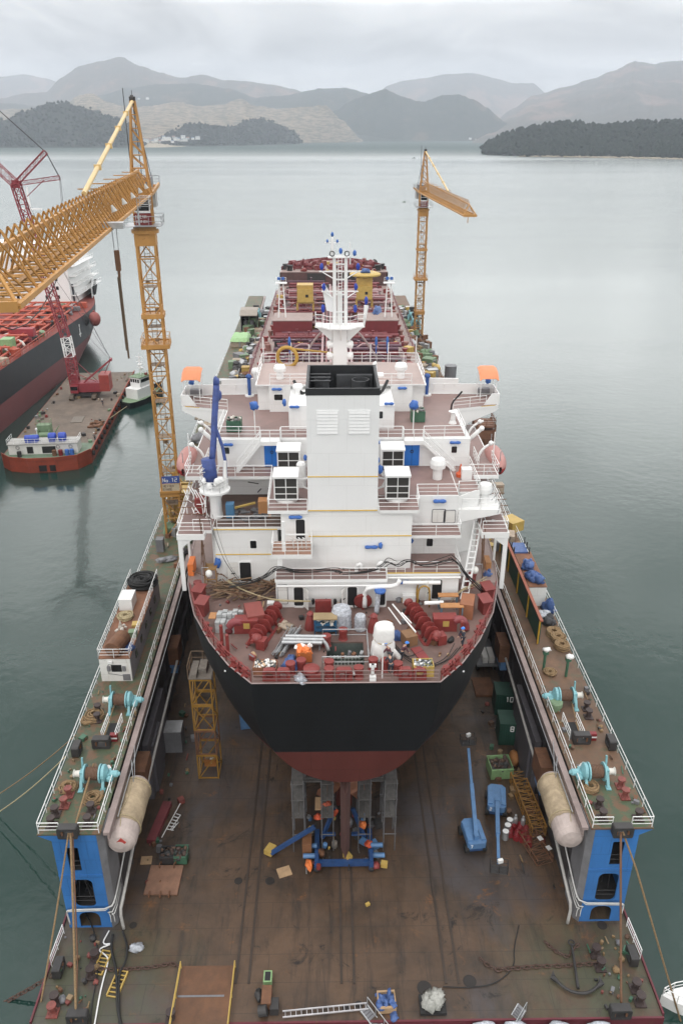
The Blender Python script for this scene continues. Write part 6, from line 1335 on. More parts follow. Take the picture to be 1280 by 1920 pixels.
m.tube((0, MF + .5, 43.1), (0, MF + .5, 46.5), .3, .26, 10); m.ext([(-1.9, MF + .3, 47.2), (-1.6, MF + .3, 47.4), (-.6, MF + .3, 45.6), (-.6, MF + .3, 44.4), (-1.4, MF + .3, 44.6)], (0, .15, 0)); m.build('mast_posts', white, mast)
m = MB()
for x in (-.16, .2): m.tube((x, MF - .25, 43.1), (x, MF - .25, 50.2), .035)
for k in range(22): m.tube((-.16, MF - .25, 43.3 + k * .32), (.2, MF - .25, 43.3 + k * .32), .025, n=4)
m.build('mast_ladder', white, mast)
for z, hw_ in ((48.6, 2.1), (46.6, 1.9)):
    m = MB(); m.bar((-hw_, MF, z), (hw_, MF, z), .14, .12)
    for s in (-1, 1): m.tube((s * hw_ * .9, MF, z), (s * .5, MF, z - .8), .06)
    m.build('yard', white, mast)
    for s in (-1, 1): m2 = MB(); m2.ell((s * (hw_ - .25), MF, z + .45), .2, .2, .38, 8, 7, .2); m2.build('wrapped_lamp', M('royal_cover', (.02, .05, .36), .5, var=.2), mast)
m = MB(); m.tube((-.75, MF, 50.1), (-.75, MF, 51.9), .2, .13, 8); m.bar((-1.5, MF, 51.4), (0, MF, 51.4), .09); m.tube((1.05, MF, 49.3), (1.05, MF, 51.4), .06); m.box(-1.2, .95, MF - .4, MF + .4, 49.95, 50.05); m.build('top_pole', white, mast)
for x, z, r in ((-1.25, 51.55, .12), (-.25, 51.55, .12), (-.75, 52.2, .15), (.1, 50.6, .2), (1.5, 50.4, .2)): m = MB(); m.ell((x, MF, z), r, r, r * 1.5, 8, 6, .2); m.build('wrapped_lamp', bluecover, mast)
for x in (-.78, .72): m = MB(); m.torus((x, MF - .45, 50.4), .24, .05, (0, 1, 0), 14, 6); m.build('signal_ring', black, mast)
for x, z in ((-1.75, 44.9), (1.6, 44.9), (2.7, 45.7)): m = MB(); m.ell((x, MF - .3, z), .2, .2, .42, 8, 6, .2); m.build('wrapped_lamp', MATS['royal_cover'], mast)
for s in (-1, 1):
    for z in (38.3, 40.0, 41.2): m = MB(); m.lathe([(.3, -.2), (.42, 0), (.42, .3), (.2, .4)], (s * 1.0, MF - .5, z), (s, -.3, 0), 10); m.build('horn_lamp', white, mast)
m = MB(); m.tube((2.5, MF - .4, 43.15), (2.75, MF - .2, 45.2), .1, .25, 8); m.build('scanner_post', white, mast)
for s in (-1, 1): m = MB(); m.path([(s * 1.6, MF + 1, 42.5), (s * 2.6, MF + 2, 41.3), (s * 4.0, MF + 3, 39.0)], .12, 7, 1); m.build('cable_duct', M('pale_duct', (.40, .30, .29), .5), mast)

for o in list(mast.children): o.location.z -= 1.9
# ------------------------------------------------------------------ fittings of the stern mooring deck (parts of the ship)
def swinch(pa, pb_):
    p = GL(*pa, D0); q = GL(*pb_, D0); d_ = (q - p); Ln = d_.length; d_.normalize(); p.z = q.z = D0 + .78; sd = Vector((-d_.y, d_.x, 0))
    fr = MB()
    for t in (-.35, .35): fr.bar(p + sd * t * 2 - Vector((0, 0, .85)), q + sd * t * 2 - Vector((0, 0, .85)), .25, .3)
    for k in range(5): c = p.lerp(q, k / 4); fr.bar(c + sd * .6 - Vector((0, 0, .9)), c + sd * .1 + Vector((0, 0, .3)), .22, .2); fr.bar(c - sd * .6 - Vector((0, 0, .9)), c - sd * .1 + Vector((0, 0, .3)), .22, .2)
    fr.tube(p - d_ * .6, q + d_ * .6, .14, n=8); w_ = fr.build('mooring_winch', redgear, ship)
    for k in range(3):
        c = p.lerp(q, (k + .5) / 3); m = MB(); hl = Ln / 6 * .5
        m.lathe([(.64, -hl), (.64, -hl + .06), (.30, -hl + .09), (.28, hl - .09), (.64, hl - .06), (.64, hl)], c, d_, 18); m.build('drum', redgear, w_)
    m = MB(); m.lathe([(.4, 0), (.3, .12), (.28, .4), (.42, .55)], q + d_ * .1, d_, 14); m.build('warping_head', redgear, w_)
    m = MB(); m.obox(p - sd * .6 - Vector((0, 0, .35)), (.8, .7, .85), math.atan2(d_.y, d_.x)); m.ell(p - sd * .2, .45, .45, .45, 10, 7); m.build('gear_box', redgear, w_)
swinch((478, 1212), (516, 1158)); swinch((812, 1208), (770, 1152))
def sfit(name, mb, px, py, mat=redgear, z=D0 + .02, rz=0):
    q = GL(px, py, z); o = mb.build(name, mat, ship, q, rz); return o
def bitt(px, py, r=.33, h=.95):
    m = MB(); m.lathe([(r * 1.2, 0), (r, .12), (r, h * .8), (r * 1.12, h * .82), (r * 1.12, h)], (0, 0, 0), (0, 0, 1), 14); sfit('bollard', m, px, py)
for p in ((545, 1262), (565, 1256), (617, 1258), (617, 1272), (672, 1270), (699, 1254), (722, 1256), (745, 1262), (372, 1108), (376, 1118), (880, 1100), (884, 1092), (612, 1205 + 5), (643, 1198)): bitt(*p)
for p in ((584, 1268, .62),): m = MB(); m.lathe([(.5, 0), (.42, .3), (.62, .45), (.62, .75), (.2, .85)], (0, 0, 0), (0, 0, 1), 16); sfit('pedestal_roller', m, p[0], p[1])
for px, py, r in ((582, 1178, .5), (700, 1182, .52)):
    m = MB(); m.lathe([(r, 0), (r * .85, .5), (r * .5, 1.3), (r * .62, 1.4), (r * .3, 1.6)], (0, 0, 0), (0, 0, 1), 14); sfit('conical_vent', m, px, py)
m = MB(); m.lathe([(.75, -.12), (.75, .12)], (0, 0, .8), (0, 1, .25), 20); m.bar((0, 0, 0), (0, 0, .6), .2); sfit('hatch_cover', m, 680, 1142)
def chock_(px, w_=1.05, h_=.95):
    c = GL(px, 1280, D0).x; m = MB(); m.plate(rrect(-w_ / 2, w_ / 2, 0, h_, .28, True), [rrect(-w_ * .3, w_ * .3, h_ * .28, h_ * .75, .16)], lambda a, b: (a, -.22, b), (0, .44, 0)); m.build('stern_chock', redgear, ship, (c, 48.15, D0 + .02))
for px, w_ in ((505, 1.0), (531, 1.0), (645, 1.25), (760, 1.0), (787, 1.0)): chock_(px, w_)
m = MB(); rail(m, [(-6.8, 47.8, D0), (6.8, 47.8, D0)], h=1.0, rows=(.34, .67, 1.0), step=1.7, r=.024); m.build('railing', M('thin_grey_rail', (.28, .2, .19), .6), ship)
for s in (-1, 1):
    m = MB(); rail(m, [(s * (lin(HB, F) - .12), F, D0) for F in (47.9, 49, 50.5, 52.5, 55, 57.5, 60.5)], h=1.05, rows=(.35, .7, 1.05), step=1.3, r=.04); m.build('railing', redgear, ship)
    for F in (48.7, 49.3, 49.9, 51.3, 52, 54, 54.8): m = MB(); x = s * (lin(HB, F) - .35); m.lathe([(.26, 0), (.2, .2), (.2, .5), (.27, .6)], (x, F, D0 + .05), (0, 0, 1), 10); m.obox((x, F, D0 + .08), (.55, .6, .12), .3 * s); m.build('side_roller', redgear, ship)
    for F in (57.2, 59.2):
        x = s * (lin(HB, F) - .75); m = MB(); m.obox((0, 0, .6), (.75, 1.0, 1.15)); m.ext([(-.5, -.6, 1.18), (.5, -.6, 1.18), (.5, .6, 1.4), (-.5, .6, 1.4)], (0, 0, .07)); m.build('vent_hood', M('hood_red', (.20, .04, .036), .5, var=.2), ship, (x, F, D0 + .02), s * .3)
for px, py, b in ((425, 1182, 0), (832, 1178, 0)):
    m = MB(); m.obox((0, 0, .6), (1.9, 1.0, 1.2)); u = sfit('power_pack', m, px + (38 if px < 600 else 0), py, redgear)
    m = MB(); m.path([(-1.4, -.3, .1), (-1.3, -.3, .8), (-.8, -.3, 1.1), (-.3, -.2, .9)] if px < 600 else [(.7, -.3, .9), (1.2, -.3, 1.1), (1.6, -.3, .8), (1.7, -.3, .1)], .33, 9, 1); m.build('duct_elbow', M('dull_red', (.22, .045, .05), .5), u)
    m = MB(); m.box(-.2, .3, -.53, -.501, .5, 1.0); m.build('warning_plate', yellow, u)
m = MB(); m.obox((0, 0, .7), (1.4, 2.2, 1.3), .25); m.obox((0, -1.12, .7), (1.0, .1, .9), .25); sfit('machinery_box', m, 478, 1168, M('dull_red2', (.24, .06, .05), .55))
m = MB(); m.obox((0, 0, .7), (1.1, 1.9, 1.4), -.25); sfit('machinery_box', m, 874, 1150, M('box_brown_red', (.30, .12, .06), .6))
for px, py in ((600, 1150),): m = MB(); m.obox((0, 0, .65), (1.35, .35, 1.3)); sfit('switch_box', m, px + 6, py, redgear)
m = MB(); m.path([(-.5, 0, 0), (-.5, 0, 1.5), (-.25, 0, 2.05), (.25, 0, 2.05), (.5, 0, 1.5), (.5, 0, 0)], .07, 7, 1); m.path([(-.5, .9, 0), (-.5, .9, 1.5), (-.25, .9, 2.05), (.25, .9, 2.05), (.5, .9, 1.5), (.5, .9, 0)], .07, 7, 1)
m.tube((-.5, 0, 1.5), (-.5, .9, 1.5), .05); m.tube((.5, 0, 1.5), (.5, .9, 1.5), .05); sfit('hatch_guard', m, 793, 1138, M('guard_yellow', (.38, .22, .04), .5))
for px, py, h in ((417, 1212, 1.9), (428, 1228, 1.8), (864, 1192, 1.3)): m = MB(); m.tube((0, 0, 0), (0, 0, h), .14, n=8); m.ell((0, 0, h), .16, .16, .14, 8, 5); sfit('vent_post', m, px, py)
m = MB(); m.tube((0, 0, 0), (0, 0, 2.9), .05); m.ell((0, 0, 3), .1, .1, .1, 6, 5); q = GL(716, 1272, D0); m.build('flagstaff', white, ship, q)
for px, py in ((698, 1275),): m = MB(); m.tube((0, 0, 0), (0, 0, 1.4), .12, n=8); m.obox((0, 0, 1.3), (.5, .2, .2)); m.obox((0, 0, .2), (.5, .4, .4)); sfit('stern_light_post', m, px, py, white)
m = MB(); m.tube((-.3, 0, .5), (.3, .2, .1), .13, n=8); sfit('white_pipe_piece', m, 668, 1272, white)
m = MB(); m.obox((0, 0, .3), (.5, .5, .6)); m.obox((-2.4, -.3, .25), (.8, .5, .5)); sfit('deck_box', m, 562 + 90, 1268, M('box_dark_red', (.2, .04, .035), .5))
m = clutter_mb(85, lambda: (random.choice((rnd(-11, 11), rnd(-9, 9))), rnd(50.3, 61), D0 + .03), .36); m.v = [(x * min(1, (lin(HB, y) - .8) / 11.), y, z) for x, y, z in m.v]; tag(m.build('stern_clutter', [redgear, darkst, redgear, greys, rusty, steel, wood, rubber], ship), None, None, None, 'stuff')
# --- loose things on the stern deck: each its own object
def S_(px, py, z=D0 + .02): return G(px, py, z)
t = thing('parts_crate', 'brown steel crate full of white and tan scrap near the stern rail', 'crate', S_(498, 1262), R(-4)); 
skt = lambda t, a, b, c, mat, load, n, lm: None
def fillcrate(name, label, px, py, a, b, c, rz, mat, load, n=40, lm=.13, cat='crate', z=D0 + .02):
    t = thing(name, label, cat, G(px, py, z), rz); m = MB(); m.box(-a / 2, a / 2, -b / 2, b / 2, .03, .1)
    for sx in (-1, 1): m.box(sx * a / 2, sx * (a / 2 - .06), -b / 2, b / 2, .1, c); m.box(-a / 2 + .061, a / 2 - .061, sx * b / 2, sx * (b / 2 - .06), .1, c)
    m.build('body', mat, t); m = MB()
    for k in range(n):
        m.cur = random.randrange(len(load)); p = (rnd(-.42, .42) * a, rnd(-.42, .42) * b, c * rnd(.75, 1.08))
        if k % 2: m.ell(p, lm * rnd(.6, 1.3), lm * rnd(.6, 1.3), lm * rnd(.5, 1), 7, 5, .3)
        else: m.obox(p, (lm * rnd(.8, 2.2), lm * rnd(.7, 1.6), lm), rnd(0, 3), rnd(-.7, .7), rnd(-.7, .7))
    m.box(-a / 2 + .07, a / 2 - .07, -b / 2 + .07, b / 2 - .07, .11, c * .75); m.build('load', load, t); return t
bpy.data.objects.remove(t)
fillcrate('parts_crate', 'brown steel crate full of white and tan scrap near the stern rail', 498, 1260, 1.75, 1.1, .75, R(-4), M('crate_brown', (.26, .11, .06), .65, var=.2), [trash, M('scrap_peach', (.6, .42, .28), .6), white, M('scrap_dark2', (.06, .06, .06), .6)], 60, .15)
fillcrate('parts_crate', 'yellow steel crate full of grey and white cans near the stern rail', 792, 1262, 1.5, 1.1, .95, R(2), yellow, [M('can_grey', (.4, .41, .42), .4, .4), white, M('can_dark', (.07, .08, .1), .5), M('can_olive', (.25, .25, .12), .5)], 70, .11)
fillcrate('parts_crate', 'orange basket with orange and white cloths left of the engine hatch', 570, 1236, 1.15, 1.0, .95, .1, M('basket_orange', (.42, .12, .03), .6), [orange, orange, white], 16, .28)
lumpy('tarp_heap', blue, 'crumpled blue tarpaulin heap behind the stern bollards', 'tarp', S_(545, 1252), .65, .75, .75, 9); lumpy('tarp_heap', blue, 'small blue rag behind the blue tarpaulin heap', 'tarp', S_(546, 1235), .3, .3, .45, 4)
lumpy('plastic_heap', plastic, 'silver plastic sheet crumpled beside the big stern roller', 'plastic sheet', S_(563, 1275), .55, .4, .5, 6)
# white shrouded machine
t = thing('shrouded_machine', 'tall machine shrouded in tied white canvas on the stern deck', 'covered machine', S_(717, 1232)); m = MB(); n, rows = 26, 16; vs = []
for j in range(rows + 1):
    h = j / rows; r0 = (1.05 - .26 * h) * (1 if h > .06 else .9)
    if .45 < h < .6: r0 *= .9
    if h > .93: r0 *= 1 - (h - .93) * 4.5
    for i in range(n):
        a = 2 * PI * i / n; d_ = Vector((math.cos(a), math.sin(a), 0)); k = .88 / max(abs(d_.x), abs(d_.y)) ** .55 + .13 * noise.noise(Vector((math.cos(a) * 2.6, math.sin(a) * 2.6, h * 1.2))) + .07 * math.sin(a * 7 + h * 2 + noise.noise(Vector((a, h * 3, 2))) * 3) * (1 - h)
        vs.append((d_.x * r0 * k * 1.0 + .1 * h, d_.y * r0 * k * .85, h * 3.05 + .1 * noise.noise(Vector((a * 2, h * 4, 0)))))
m.add(vs, [(j * n + i, j * n + (i + 1) % n, (j + 1) * n + (i + 1) % n, (j + 1) * n + i) for j in range(rows) for i in range(n)], True); m.add(vs[-n:], [tuple(range(n))])
m.path([(.7, -.3, .9), (1.0, -.35, .5), (1.3, -.4, .15)], .22, 8, 1); m.build('canvas', whitecl, t); m = MB(); m.torus((.06, 0, 1.65), .78, .035, (0, .05, 1), 20, 5, .9); m.build('rope_tie', ropeY, t)
# pipe bundles
t = thing('duct_bundle', 'bundle of shiny galvanised duct tubes left of the engine hatch', 'pipes', S_(568, 1212)); m = MB()
for k in range(5): m.tube((-1.6 + .08 * k, .2 * k - .5, .75 + .16 * (k % 2)), (1.5 + .1 * k, .2 * k - .55, .7 + .16 * (k % 2)), .16, n=10)
m.build('tube', steel, t); m = MB(); m.path([(1.4, -.3, .8), (1.8, -.4, .6), (2.0, -.6, -.0)], .15, 8, 1); m.build('elbow_tube', steel, t); m = MB()
for x in (-1.3, 1.3): m.bar((x, -.6, 0), (x, .5, .55), .1); m.bar((x, .5, 0), (x, .5, .6), .1)
m.build('trestle', greys, t)
m = MB()
a = S_(520, 1232); b = S_(552, 1185)
for k in range(22): o = Vector((rnd(-.5, .5), rnd(-.3, .3), rnd(.1, .5))); m.tube(o, b - a + o + Vector((rnd(-.3, .3), rnd(-.3, .3), rnd(0, .3))), .045, n=5)
solo(m, 'pipe_bundle', steel, 'long loose bundle of thin grey scaffold pipes lying diagonally on the stern deck', 'pipes', a)
lumpy('rag_heap', tan, 'tan rag heap at the far end of the loose pipes', 'rags', S_(537, 1176), .7, .5, .4)
# rack, reels
t = thing('parts_rack', 'blue shelf rack with plywood top behind the engine hatch', 'rack', S_(610, 1186)); m = MB()
for x in (-.85, .85):
    for y in (-.4, .4): m.bar((x, y, 0), (x, y, 1.5), .08)
for z in (.35, .9): m.box(-.85, .85, -.4, .4, z, z + .12)
m.build('frame', M('rack_blue', (.02, .10, .2), .5), t); m = MB(); m.box(-.95, .95, -.5, .5, 1.5, 1.58); m.build('plywood_top', M('ply_olive', (.3, .22, .12), .7), t); m = MB()
for k in range(7): m.obox((rnd(-.6, .6), rnd(-.3, .2), 1.02), (.3, .25, .2), rnd(0, 3))
m.build('parts', trash, t)
def wrapped(name, lb, px, py, r, h):
    m = MB()
    m.lathe([(r * .9, 0), (r, .1), (r * .95, h * .4), (r * .97, h * .8), (r * .8, h), (r * .3, h * 1.02)], (0, 0, 0), (0, 0, 1), 16); o = solo(m, name, plastic, lb, 'wrapped reel', S_(px, py), 0); return o
wrapped('wrapped_reel', 'big drum wrapped in clear plastic behind the engine hatch', 640, 1176, .85, 1.9); wrapped('wrapped_reel', 'smaller drum wrapped in clear plastic by the conical vent', 675, 1180, .5, 1.35)
sbox('deck_box', white, 'white box against the right wall of the aft house', 'box', 766, 1128, D0 + .02, (1.1, .5, .7)); sbox('deck_box', white, 'small white box by the left corner of the aft house', 'box', 508, 1140, D0 + .02, (.6, .5, .6))
lt_ = thing('step_ladder', 'thin black ladder leaning on the white aft house', 'ladder', S_(757, 1122)); m = MB()
for o in (0, .4): m.tube((-1.0 + o, .3, 2.4), (.9 + o, -.3, 0), .035)
for k in range(8): c = Vector((-1, .3, 2.4)).lerp(Vector((.9, -.3, 0)), (k + .5) / 8); m.tube(c, c + Vector((.4, 0, 0)), .025)
m.build('ladder', darkst, lt_)
sbox('parts_box', M('brown_board', (.22, .12, .06), .7), 'brown open box with white pipes right of the shrouded machine', 'box', 766, 1205, D0 + .02, (1.0, 1.1, .9), .35)
lumpy('tarp_heap', blue, 'blue tarp stuffed beside the brown box right of the shroud', 'tarp', S_(745, 1198), .35, .4, .9, 5)
m = MB()
for pa, pb_, r in (((735, 1156), (778, 1205), .07), ((727, 1162), (750, 1190), .05), ((752, 1172), (770, 1188), .06)):
    a = S_(*pa); b = S_(*pb_); m.tube(a - S_(735, 1156) + Vector((0, 0, 1.2)), b - S_(735, 1156) + Vector((0, 0, 1.0)), r, n=7)
solo(m, 'plastic_pipes', white, 'long white plastic pipes leaning over the brown box', 'pipes', S_(735, 1156))
sbox('board', M('board_red', (.22, .04, .04), .55, var=.2), 'dark red board leaning beside the right winch', 'board', 788, 1228, D0 + .02, (.8, 1.9, .1), .35)
for px, py, w_, d_, lb in ((838, 1140, 1.7, .6, 'plywood lid on a blue trestle behind the right power pack'), (845, 1160, 1.9, .7, 'orange brown board on top of the right red power pack')):
    t = thing('plywood_table', lb, 'table', S_(px, py)); m = MB(); m.box(-w_ / 2, w_ / 2, -d_ / 2, d_ / 2, 1.25, 1.33); m.build('top', M('ply_orange', (.42, .2, .08), .7, var=.2), t); m = MB()
    for x in (-w_ / 2 + .1, w_ / 2 - .1):
        for y in (-d_ / 2 + .1, d_ / 2 - .1): m.bar((x, y, 0), (x, y, 1.249), .09)
    m.build('leg', M('trestle_blue', (.12, .2, .26), .6), t)
m = MB(); m.tube((-.8, 0, 1.0), (.8, .1, 1.0), .17, n=10); solo(m, 'plastic_pipe', white, 'short thick white pipe left of the plywood lid', 'pipe', S_(812, 1150))
t = thing('carton_stack', 'stack of silver wrapped cartons on the left of the stern deck', 'cartons', S_(430, 1178), R(-3)); m = MB()
for i in range(5):
    for j in range(4):
        if (i, j) != (4, 2): m.box(-1 + i * .42, -.62 + i * .42, -.7 + j * .42, -.33 + j * .42, 0, .8 + .3 * (j > 1) + rnd(0, .2))
m.build('carton', M('silver_wrap', (.42, .43, .43), .35, .2, var=.3, scale=3), t); m = MB(); m.box(-1.6, -1.05, -.2, .7, 1.0, 1.06); m.build('board', MATS['ply_orange'], t)
# debris, planks, scaffold rubbish
m = MB(); o = S_(465, 1112)
for k in range(60): a = Vector((rnd(-3.2, 2.6), rnd(-1.6, 1.4), rnd(.1, .9))); m.obox(a, (rnd(.6, 2.4), rnd(.08, .25), .06), rnd(-.5, 1.0), rnd(-.2, .2), rnd(-.15, .15))
solo(m, 'plank_heap', M('plank_brown', (.19, .125, .075), .85, var=.5, scale=2), 'messy heap of brown scaffold planks against the left aft house', 'planks', o)
m = MB()
for k in range(26): a = Vector((rnd(-3.4, 3), rnd(-1.5, 1.5), rnd(.5, 1.3))); b = a + Vector((rnd(-2, 2.5), rnd(-.8, .8), rnd(-.4, .5))); m.tube(a, b, .04, n=5)
solo(m, 'scaffold_heap', wire, 'tangle of rusty scaffold tubes over the plank heap', 'scaffold', o)
m = MB()
for x in (0, 1.0):
    m.tube((x, 0, 0), (x, 0, 2.0), .05); m.tube((x, 1.2, 0), (x, 1.2, 2.0), .05)
for z in (1.0, 2.0): m.tube((0, 0, z), (1, 0, z), .05); m.tube((0, 0, z), (0, 1.2, z), .05); m.tube((1, 0, z), (1, 1.2, z), .05)
m.box(0, 1, 0, 1.2, 1.9, 1.95); solo(m, 'wood_frame', M('frame_ochre', (.30, .17, .06), .7), 'ochre timber frame standing in the left side passage', 'frame', S_(386, 1105))
for px, py, lb in ((382, 1095, 'hanging white lamp globe on the left side of the stern deck'), (900, 1088, 'hanging white lamp globe on the right side of the stern deck')):
    t = thing('work_lamp', lb, 'lamp', S_(px, py + 18)); m = MB(); m.tube((0, 0, 0), (0, 0, 2.6), .035); m.tube((0, 0, 2.6), (s * 0 + (.6 if px < 600 else -.6), 0, 2.6), .03); m.build('stand', steel, t); m = MB(); m.ell((.6 if px < 600 else -.6, 0, 2.0), .3, .3, .36, 10, 7); m.build('globe', M('globe_white', (.75, .74, .7), .4), t)
sbox('orange_stretcher', orange, 'orange panel leaning in the left side passage', 'panel', 361, 1072, D0 + .02, (.5, 1.6, 1.2)); sbox('orange_board', MATS['ply_orange'], 'orange brown board lying in the right side passage', 'board', 912, 1062, D0 + .02, (.5, 1.4, .8)); lumpy('tarp_heap', blue, 'small blue cover in the right side passage', 'tarp', S_(913, 1078), .35, .4, .5, 4)
# hanging black cables
def cable(lb, pts, r=.05, n=4, mat=rubber, spread=.2):
    r *= .62; n += 1
    pts = [Vector(p) for p in pts]; o = pts[0].copy(); m = MB()
    for k in range(n):
        of = Vector((rnd(-1, 1), rnd(-1, 1), rnd(-1, 1))) * spread; m.path([p - o + of * (1 + .8 * math.sin(i * 1.7 + k)) for i, p in enumerate(pts)], r, 5, 2)
    return solo(m, 'cable_bundle', mat, lb, 'cables', o)
W = lambda px, py, F: V(px, py, F)
cable('bundle of black cables sagging from the balcony corner down to the left deck', [W(430, 1100, 58.5), W(470, 1092, 58.3), W(498, 1080, 58), W(519, 1062, 57.8), W(560, 1074, 57.7), W(620, 1068, 57.7), W(640, 1072, 57.7)], .05, 5)
cable('black cables looping along the ledge to the casing corner', [W(640, 1074, 57.6), W(690, 1072, 57.8), W(716, 1062, 58.4), W(725, 1050, 59), W(745, 1062, 59), W(765, 1048, 59), W(790, 1062, 58.8), W(845, 1048, 58.8)], .05, 4)
cable('thick black cables falling from the right ledge to the side deck', [W(846, 1046, 58.8), W(858, 1054, 58.7), W(872, 1075, 58.7), W(895, 1098, 59), W(912, 1115, 59.5)], .06, 4)
cable('tan hose draped from the right side deck to the aft house', [W(912, 1085, 60), W(890, 1095, 59.5), W(865, 1105, 58.8), W(845, 1128, 58)], .05, 2, ropeY)
cable('pale hose lying over the plank heap', [W(425, 1085, 60), W(450, 1102, 58.5), W(490, 1118, 57), W(520, 1124, 56.8), W(580, 1124, 56.8)], .05, 2, ropeY)
cable('rusty wires hanging from the left canopy to the deck', [W(395, 965, 60.8), W(418, 1035, 60), W(435, 1070, 59.4), W(455, 1095, 59)], .025, 2, rubber)
cable('black hose curving over the stern deck beside the shroud', [S_(700, 1172, 23.1), S_(735, 1205, 23.1), S_(760, 1235, 23.1), S_(790, 1218, 23.1)], .05, 2)
cable('grey hose along the right of the stern deck', [S_(740, 1212, 23.1), S_(765, 1240, 23.1), S_(800, 1252, 23.1), S_(840, 1240, 23.1), S_(860, 1215, 23.1)], .05, 2)
# skips on the bridge deck
for px, py, lb in ((440, 806, 'green skip of rubbish on the left of the bridge deck'), (782, 788, 'green skip of rubbish on the right of the bridge deck')): fillcrate('green_skip', lb, px, py, 1.35, 1.35, 1.1, 0, greenbox, [trash, M('sk_brown', (.12, .09, .08), .7), M('sk_grey', (.2, .2, .2), .7)], 30, .16, 'skip', D4 + .01)
sbox('rust_box', MATS['ply_orange'], 'rusty topped oil tank box on the dirty left deck', 'box', 497, 965, D2 + .03, (1.1, 1.0, 1.5), .03); m = MB()
for k in range(26): a = Vector((rnd(-1.6, 1.8), rnd(-1, 1), rnd(.05, .4))); m.obox(a, (rnd(.5, 1.7), rnd(.1, .5), .08), rnd(0, 3), 0, rnd(-.2, .2))
solo(m, 'scrap_heap', M('scrap_slate', (.11, .11, .115), .7, var=.4, scale=2), 'heap of grey boards and plastic on the dirty left deck', 'scrap', G(465, 968, D2 + .03)); m = MB(); m.obox((0, 0, .5), (2.4, .25, .12), .35, 0, -.1); solo(m, 'yellow_plank', yellow, 'yellow plank lying over the scrap heap on the left deck', 'plank', G(455, 958, D2 + .03))
m = MB()
for k in range(14): a = Vector((rnd(-.8, .8), rnd(-.6, .6), rnd(.1, 2.0))); m.tube(a, a + Vector((rnd(-1.3, 1.3), rnd(-.6, .6), rnd(-.4, .9))), .05, n=5)
solo(m, 'pipe_heap', darkst, 'dark scaffold pipes stacked by the left fan platform', 'pipes', G(490, 925, D2 + .03))
t = thing('orange_lamp', 'orange topped buoy lying on the right upper deck', 'buoy', G(862, 893, D3 + .04)); m = MB(); m.lathe([(.38, 0), (.4, .3), (.15, .5), (.05, 1.2)], (0, 0, 0), (0, 0, 1), 12); m.build('buoy', M('buoy_orange', (.6, .10, .03), .5), t)
sbox('white_locker', white, 'white locker at the right end of the upper deck', 'locker', 873, 897, D3 + .04, (.9, .8, 1.0))
# orange shelters on the wing tips
for s, lb in ((-1, 'orange canvas shelter on poles at the left bridge wing tip'), (1, 'orange canvas shelter on poles at the right bridge wing tip')):
    t = thing('wing_shelter', lb, 'shelter', (X0 + s * 15.3, 81.0, D4 + .01)); m = MB()
    for x in (-.8, .8):
        for y in (-1, 1): m.tube((x, y * .9, 0), (x, y * .9, 2.45 if y < 0 else 3.1), .04)
    m.build('pole', white, t); m = MB(); P = []; nn = 8
    for j in range(nn + 1):
        for i in range(7):
            u = i / 6 * 2 - 1; v = j / nn * 2 - 1; P.append((u * .98 + .02 * noise.noise(Vector((u * 3, v * 3, 1))), v * 1.15, 3.28 - .5 * max(0, .2 - v) - .9 * max(0, -v - .72) - .35 * max(0, abs(u) - .8) * 3 - .05 * math.sin(v * 7)))
    m.add(P, [(j * 7 + i, j * 7 + i + 1, (j + 1) * 7 + i + 1, (j + 1) * 7 + i) for j in range(nn) for i in range(6)], True); m.add([Vector(p) - Vector((0, 0, .03)) for p in P], [(j * 7 + i, (j + 1) * 7 + i, (j + 1) * 7 + i + 1, j * 7 + i + 1) for j in range(nn) for i in range(6)], True); m.build('canvas', M('shelter_orange', (.68, .25, .12), .6, var=.08), t)
# lifeboats
for s, lb in ((-1, 'red lifeboat under a pale cover hanging on the left side'), (1, 'red lifeboat under a pale cover hanging on the right side')):
    t = thing('lifeboat', lb, 'lifeboat', (X0 + s * 14.75, 71.6, D3 - 1.0)); t.scale = (.8, .8, .8); m = MB(); vs = []; n, rows = 18, 14
    for j in range(rows + 1):
        y = -3.4 + 6.8 * j / rows; k = max(.02, (1 - abs(y / 3.45) ** 2.6)) ** .6
        for i in range(n):
            a = 2 * PI * i / n; z = math.sin(a); vs.append((math.cos(a) * 1.15 * k, y, .9 + (z * 1.25 if z > 0 else z * 1.15 * k ** .5) * (k if z > 0 else 1) ** .7))
    for part in (0, 1):
        m.cur = part; m.add(vs, [(j * n + i, j * n + (i + 1) % n, (j + 1) * n + (i + 1) % n, (j + 1) * n + i) for j in range(rows) for i in range(n) if (i < n // 2) == (part == 0)], True)
    m.build('boat_hull', [M('boat_cover', (.42, .20, .18), .5, var=.12), M('boat_red', (.42, .03, .03), .4, var=.1)], t); m = MB()
    for y in (-2.8, 3.0): m.tube((0, y, 1.4), (0, y, 3.0), .05)
    m.build('fall_wire', steel, t)

